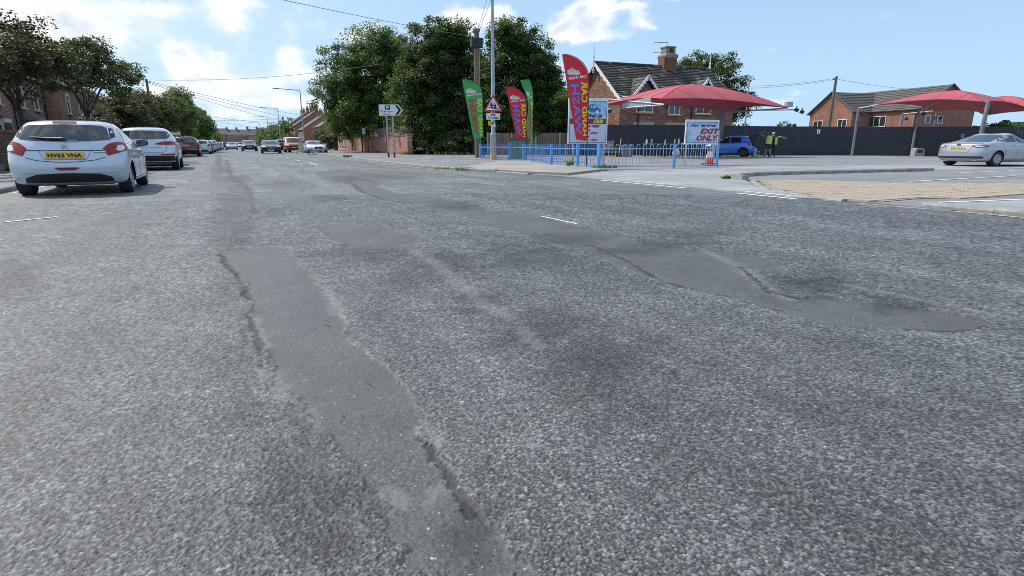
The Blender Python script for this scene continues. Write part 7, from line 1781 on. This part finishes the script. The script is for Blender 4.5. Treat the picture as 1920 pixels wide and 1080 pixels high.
def person(label, loc, rz, arms, legs='short', vest=True, hair=M_hair, cap=None, lean=(0, 0), top=M_char, bottom=M_char, H=1.0, wide=1.12):
    """figure facing local -y; arms: (elbow, wrist) for left (x<0) and right (x>0)"""
    r = thing('person', label, 'person', loc, rz); lx, ly = lean
    J = [(0, 0, .96, (.155, .11)), (lx * .3, ly * .3, 1.12, (.145, .105)), (lx * .7, ly * .7, 1.30, (.165, .11)), (lx, ly, 1.44, (.12, .085)), (lx * 1.05, ly * 1.1 - .01, 1.53, .052), (lx * 1.1, ly * 1.2 - .02, 1.585, .06), (lx * 1.1, ly * 1.25 - .02, 1.66, (.076, .092)), (lx * 1.1, ly * 1.25 - .01, 1.735, .06)]
    E = [(0, 1), (1, 2), (2, 3), (3, 4), (4, 5), (5, 6), (6, 7)]
    hands = []
    for s, (el, wr) in zip((-1, 1), arms):
        n = len(J); sh = (lx + s * .195, ly, 1.43)
        J += [(*sh, .062), (*el, .047), (*wr, .031), (wr[0] + (wr[0] - el[0]) * .22, wr[1] + (wr[1] - el[1]) * .22, wr[2] + (wr[2] - el[2]) * .22, (.040, .026))]
        E += [(3, n), (n, n + 1), (n + 1, n + 2), (n + 2, n + 3)]; hands.append((Vector(wr), Vector(wr) - Vector(el)))
    for s in (-1, 1):
        n = len(J); st = .05 * s
        J += [(s * .095, 0, .88, .098), (s * .115 + st * .3, -.03, .50, .062), (s * .125 + st, .03, .10, .042), (s * .13 + st, .02, .045, .045), (s * .135 + st, -.13, .03, (.042, .03))]
        E += [(0, n), (n, n + 1), (n + 1, n + 2), (n + 2, n + 3), (n + 3, n + 4)]
    me = skin_mesh('body', J, E)
    def f(c):
        if c.z < .085: return 2
        if c.z < (.56 if legs == 'short' else .12): return 0 if legs == 'short' else 1
        if c.z < 1.0 and abs(c.x) < .32: return 1
        if c.z > 1.475 and abs(c.x - lx) < .12: return 0
        if abs(c.x - lx) > .30: return 0
        return 3
    zmat(me, [M_skin, bottom, M_shoe, top], f); body = link('body', me, r)
    # fingers and thumb, each a short chain
    for (w, d) in hands:
        d = d.normalized(); a = d.cross(Vector((0, 0, 1))); a = a.normalized() if a.length > .1 else Vector((1, 0, 0)); b = a.cross(d); hb = MB(); p0 = w + d * .075
        for k, ln in enumerate((.068, .078, .072, .055)):
            q = p0 + a * (k - 1.5) * .019; hb.tube([q - d * .02, q + d * ln * .5 - b * .006, q + d * ln - b * .022], [.0095, .0088, .0065], 6)
        q = w + d * .03 - a * .035; hb.tube([q, q + d * .03 - a * .022, q + d * .06 - a * .026], [.0115, .010, .007], 6); hb.build('hand', M_skin, r, 60)
    # head details
    hc = Vector((lx * 1.1, ly * 1.25 - .02, 1.675)); fm = MB()
    fm.prism([(-.016, 0), (.016, 0), (.006, .045), (-.006, .045)], -.118, -.085, axis='y', c=(hc.x, hc.y, hc.z - .045)); 
    for s in (-1, 1): fm.lathe([(.012, -.006), (.022, 0), (.012, .006)], 8, (hc.x + s * .088, hc.y + .005, hc.z - .02), Matrix.Rotation(R(90), 4, 'Y'))
    fm.build('face', M_skin, r, 40)
    em = MB()
    for s in (-1, 1): em.box((hc.x + s * .031, hc.y - .087, hc.z + .005), (.022, .01, .009))
    em.box((hc.x, hc.y - .086, hc.z - .065), (.045, .01, .007)); em.build('eyes', M_ink, r)
    hm = MB(); hm.lathe([(.094, -.055), (.104, -.01), (.100, .04), (.078, .085), (.035, .105)], 14, (hc.x, hc.y + .022, hc.z + .005), Matrix.Diagonal((.92, 1.04, 1, 1))); hm.build('hair' if not cap else 'cap', cap or hair, r, 60)
    if cap: b = MB(); b.prism([(-.07, -.09), (.07, -.09), (.05, -.18), (-.05, -.18)], 0, .012, c=(hc.x, hc.y, hc.z + .035)); b.build('cap_peak', cap, r)
    if vest:
        prof = [(.175, .93), (.19, 1.02), (.185, 1.12), (.20, 1.26), (.205, 1.36), (.185, 1.44), (.11, 1.495), (.085, 1.50)]
        v = MB(); n0 = 0; seg = 24
        for (rr, z) in prof:
            k = (z - .96) / .48; cx, cy = lx * k, ly * k
            for q in range(seg): a = 2 * math.pi * q / seg; v.v.append((cx + rr * math.cos(a) * 1.08, cy + rr * .72 * math.sin(a), z))
        for i in range(len(prof) - 1):
            for q in range(seg):
                q2 = (q + 1) % seg; v.f.append((i * seg + q, i * seg + q2, (i + 1) * seg + q2, (i + 1) * seg + q)); v.m.append({1: 1, 3: 0}.get(i, 2 if i >= 4 else 0))
        v.build('hi_vis_vest', [M_hiviz, M_refl, M_hback], r, 50, fix=False)
    r.scale = (wide, 1, H); return r
zp = lambda x, y: lot_z(x, y)
p1 = person('worker in hi-vis vest and shorts seen from behind reaching up to the blue tailgate', (36.15, 31.0, zp(36, 31)), -YAW + R(176), [((.30 + .12, .05, 1.50), (.62, .08, 1.66)), ((-.26, .06, 1.16), (-.24, -.08, .94))][::-1], vest=True)
p2 = person('worker in dark clothes with pale cap and open hi-vis vest pointing to the right', (36.75, 31.15, zp(36.7, 31.1)), -YAW + R(150), [((-.46, .10, 1.42), (-.72, .16, 1.36)), ((.25, .04, 1.16), (.22, -.12, .95))], legs='long', vest=False, cap=M_cap, top=M_blackc, bottom=M_blackc)
b = MB(); b.box((-.20, .0, 1.16), (.13, .27, .56), taper=.9); vv = b.build('hi_vis_vest', M_hiviz, p2); b = MB(); b.box((-.20, 0, 1.02), (.142, .285, .07)); b.build('reflective_band', M_refl, vv)
p3 = person('dark-haired person bending behind the roof of the blue hatchback', (34.7, 35.2, zp(34.7, 35)), -YAW + R(20), [((-.25, -.12, 1.2), (-.2, -.3, 1.1)), ((.25, -.12, 1.2), (.2, -.3, 1.1))], legs='long', vest=False, lean=(.1, -.12), top=M_blackc, bottom=M_blackc)

# ------------------------------------------------------------------ small yard things
def cone():
    t = thing('traffic_cone', 'red and white traffic cone with black base behind the hoop railing end', 'cone', (20.55, 20.95, .02))
    b = MB(); b.box((0, 0, .05), (.62, .5, .10), taper=.9); b.build('base', M_black, t)
    mr = mat('cone_red', (.62, .04, .025), .5)
    b = MB(); b.lathe([(.22, .10), (.165, .36)], 16); b.build('lower_band', mr, t, 40); b = MB(); b.lathe([(.168, .36), (.105, .64)], 16); b.build('reflective_sleeve', M_signw, t, 40); b = MB(); b.lathe([(.103, .64), (.05, .86), (.035, .88)], 16); b.build('tip', mr, t, 40)
cone()
def yard_items():
    # long bench along the fence with bottles standing on it
    a, e = W(9.9, 44.0), W(14.6, 43.6); d = (e - a); rz = math.atan2(d.y, d.x); z0 = lot_z(a.x, a.y)
    t = thing('work_bench', 'long dark bench along the black fence loaded with bottles', 'bench', (a.x, a.y, z0), rz)
    b = MB(); b.box((d.length / 2, 0, .92), (d.length, .6, .05)); b.build('bench_top', M_grey, t)
    for k in range(4):
        b = MB(); x = .15 + (d.length - .3) * k / 3; b.box((x, -.24, .45), (.06, .06, .9)); b.box((x, .24, .45), (.06, .06, .9)); b.build('leg', M_dark, t)
    b = MB(); b.box((d.length / 2, .2, .3), (d.length, .04, .5)); b.build('back_panel', M_dark, t)
    u = d.normalized(); 
    bot = [(.25, .34, .075, M_signw, 'round white spray bottle, leftmost on the bench'), (.62, .30, .08, mat('dusky_plastic', (.30, .25, .24), .5), 'dusky plastic tub beside the white spray bottle on the bench'), (1.62, .32, .05, mat('pale_bottle', (.55, .56, .58), .4), 'tall slim pale bottle alone on the bench'), (2.32, .33, .06, mat('grey_bottle', (.35, .36, .36), .4), 'grey bottle left of the cream bottle on the bench'),
           (2.62, .36, .065, mat('cream_bottle', (.62, .58, .48), .4), 'cream spray bottle in the middle of the bench'), (4.0, .22, .12, M_pale, 'short pale blue tub right of the cloths on the bench'), (4.42, .30, .06, mat('smoky_bottle', (.16, .18, .20), .4), 'smoky dark bottle near the right end of the bench'), (4.72, .36, .06, mat('clear_grey_bottle', (.42, .45, .48), .3), 'clear grey bottle last on the bench before the exit board')]
    for (x, h, r_, m, lab) in bot:
        p = a + u * x; o = thing('bottle', lab, 'bottle', (p.x, p.y, z0 + .945), 0)
        b = MB(); b.lathe([(r_, 0), (r_ * 1.05, h * .15), (r_, h * .62), (r_ * .4, h * .78), (r_ * .4, h * .86)], 12); b.build('bottle_body', m, o, 40)
        b = MB(); b.lathe([(r_ * .5, h * .86), (r_ * .45, h)], 10); b.box((r_ * .5, 0, h * .97), (r_ * 1.5, .03, .04)); b.build('cap', M_signw, o)
    p = a + u * 3.3; o = thing('cloth_heap', 'heap of greenish wash cloths on the bench', 'cloths', (p.x, p.y, z0 + .945), rz); b = MB(); 
    b.grid(lambda s, q: ((s - .5) * 1.1, (q - .5) * .45, max(0, .13 * math.sin(s * 3.14) * math.sin(q * 3.14) * (1 + .5 * math.sin(s * 17) * math.cos(q * 9)))), 14, 8); b.build('cloth', mat('sage_cloth', (.24, .30, .27), .9, 0, 9, .2), o, True)
    # chair with orange seat, blue-grey crate, hanging round float
    p = W(7.3, 43.5); c = thing('chair', 'worn chair with orange board seat left of the bench by the fence', 'chair', (p.x, p.y, lot_z(p.x, p.y)), -YAW + R(10))
    b = MB(); b.box((0, 0, .34), (1.15, .5, .09)); b.build('seat', mat('orange_board', (.50, .24, .09), .7), c)
    b = MB(); b.box((.02, .2, .78), (.72, .08, .62)); b.build('backrest', mat('grey_backrest', (.30, .31, .33), .7, 0, 6, .3), c); b = MB(); b.box((.02, .18, 1.12), (.8, .12, .08)); b.build('back_rail', mat('orange_board', (.5, .24, .09)), c)
    for sx in (-.42, .42):
        for sy in (-.2, .2): b = MB(); b.tube([(sx, sy, 0), (sx * .95, sy * .95, .32)], .025, 6); b.build('leg', M_dark, c)
    p = W(8.55, 43.4); c = thing('crate', 'blue-grey plastic crate stack between the chair and the bench', 'crate', (p.x, p.y, lot_z(p.x, p.y)), -YAW); mcr = mat('blue_grey_crate', (.13, .20, .24), .55)
    b = MB(); b.box((0, 0, .28), (.72, .5, .54), taper=1.06); b.build('lower_crate', mcr, c); b = MB(); b.box((0, 0, .70), (.74, .5, .26), taper=1.05); b.build('upper_crate', mcr, c); b = MB(); b.box((0, -.27, .84), (.78, .03, .05)); b.build('rim', M_pale, c)
    p = W(7.95, 43.3); c = thing('broom', 'white-handled broom leaning between the chair and the crate', 'broom', (p.x, p.y, lot_z(p.x, p.y)), -YAW); b = MB(); b.tube([(0, -.1, .08), (.18, .25, 1.35)], .022, 6); b.build('handle', M_signw, c); b = MB(); b.box((0, -.1, .06), (.4, .1, .12)); b.build('brush_head', M_dark, c)
    p = W(12.15, 43.0); c = thing('float_ball', 'round pale blue ball on the ground under the bench', 'ball', (p.x, p.y, lot_z(p.x, p.y)), 0); b = MB(); b.lathe([(.05, 0), (.2, .06), (.28, .2), (.28, .34), (.2, .48), (.05, .54)], 16); b.build('shell', M_pale, c, True); b = MB(); b.tube([(0, 0, .52), (0, 0, .9)], .015, 5); b.build('cord', M_dark, c)
    p = (34.75, 30.9); c = thing('bucket', 'grey tub with a white bottle standing in it behind the blue hatchback', 'tub', (*p, zp(*p)), -YAW); b = MB(); b.lathe([(.27, 0), (.32, .40), (.33, .42)], 4, (0, 0, 0), Matrix.Rotation(R(45), 4, 'Z') @ Matrix.Identity(4)); b.build('tub', mat('grey_tub', (.30, .30, .29), .6, 0, 8, .25), c)
    b = MB(); b.box((.1, -.235, .28), (.14, .02, .14)); b.build('dark_label', M_dark, c)
    o = thing('bottle', 'white bottle standing in the grey tub behind the blue hatchback', 'bottle', (p[0], p[1], zp(*p) + .40), 0); b = MB(); b.lathe([(.06, 0), (.06, .16), (.025, .2), (.025, .25)], 10); b.build('bottle_body', M_signw, o, 40)
    p = (50.7, 29.4 - 4.0); q = W(34.0 - .6, 44.6)
    q = Vector((48.9, 27.6, 0)); c = thing('vacuum_unit', 'small grey metal box at the foot of the black fence by a canopy post', 'box', (q.x, q.y, lot_z(q.x, q.y)), -YAW); b = MB(); b.prism([(-.40, 0), (.40, 0), (.36, .52), (.22, .62), (-.22, .62), (-.36, .52)], -.25, .25, axis='y'); b.build('housing', mat('grey_tub', (.3, .3, .29)), c); b = MB(); b.box((0, -.258, .36), (.42, .02, .22)); b.build('opening', M_dark, c)
    p = W(11.2, 36.5)
yard_items()
st = thing('litter_scrap', 'dark scrap of litter lying on the footway kerb left of the parking sign', 'litter', (7.55, 44.0, .1), .3); b = MB(); b.prism([(-.4, -.2), (.3, -.25), (.42, .1), (-.1, .22)], 0, .10); b.build('scrap', M_dark, st)

# ------------------------------------------------------------------ loose chippings on the carriageway
def chippings():
    r = np.random.default_rng(3); mb = MB(); n = 1300
    v = []; f = []; mi = []
    for k in range(n):
        D = 1.1 * math.exp(r.random() * 2.0); az = YAW + R(r.uniform(-44, 44)); x, y = D * math.sin(az), D * math.cos(az); 
        if x > 9 or x < -4: continue
        s = .0018 + .003 * r.random() ** 3; b = len(v); a0 = r.random() * 6.28
        for q in range(5): a = a0 + q * 1.2566; v.append((x + s * math.cos(a) * r.uniform(.7, 1.3), y + s * math.sin(a) * r.uniform(.7, 1.3), -.002))
        v.append((x + s * .3 * r.normal(), y + s * .3 * r.normal(), .003 + s * .6))
        m = 0 if r.random() < .62 else (1 if r.random() < .7 else 2)
        for q in range(5): f.append((b + q, b + (q + 1) % 5, b + 5)); mi.append(m)
    mb.v, mb.f, mb.m = v, f, mi
    return tag(mb.build('loose_chippings', [mat('grey_chip', (.20, .205, .21), .8), mat('pale_chip', (.55, .55, .53), .7), mat('greenish_chip', (.14, .20, .18), .8)], fix=False), kind='stuff')
chippings()
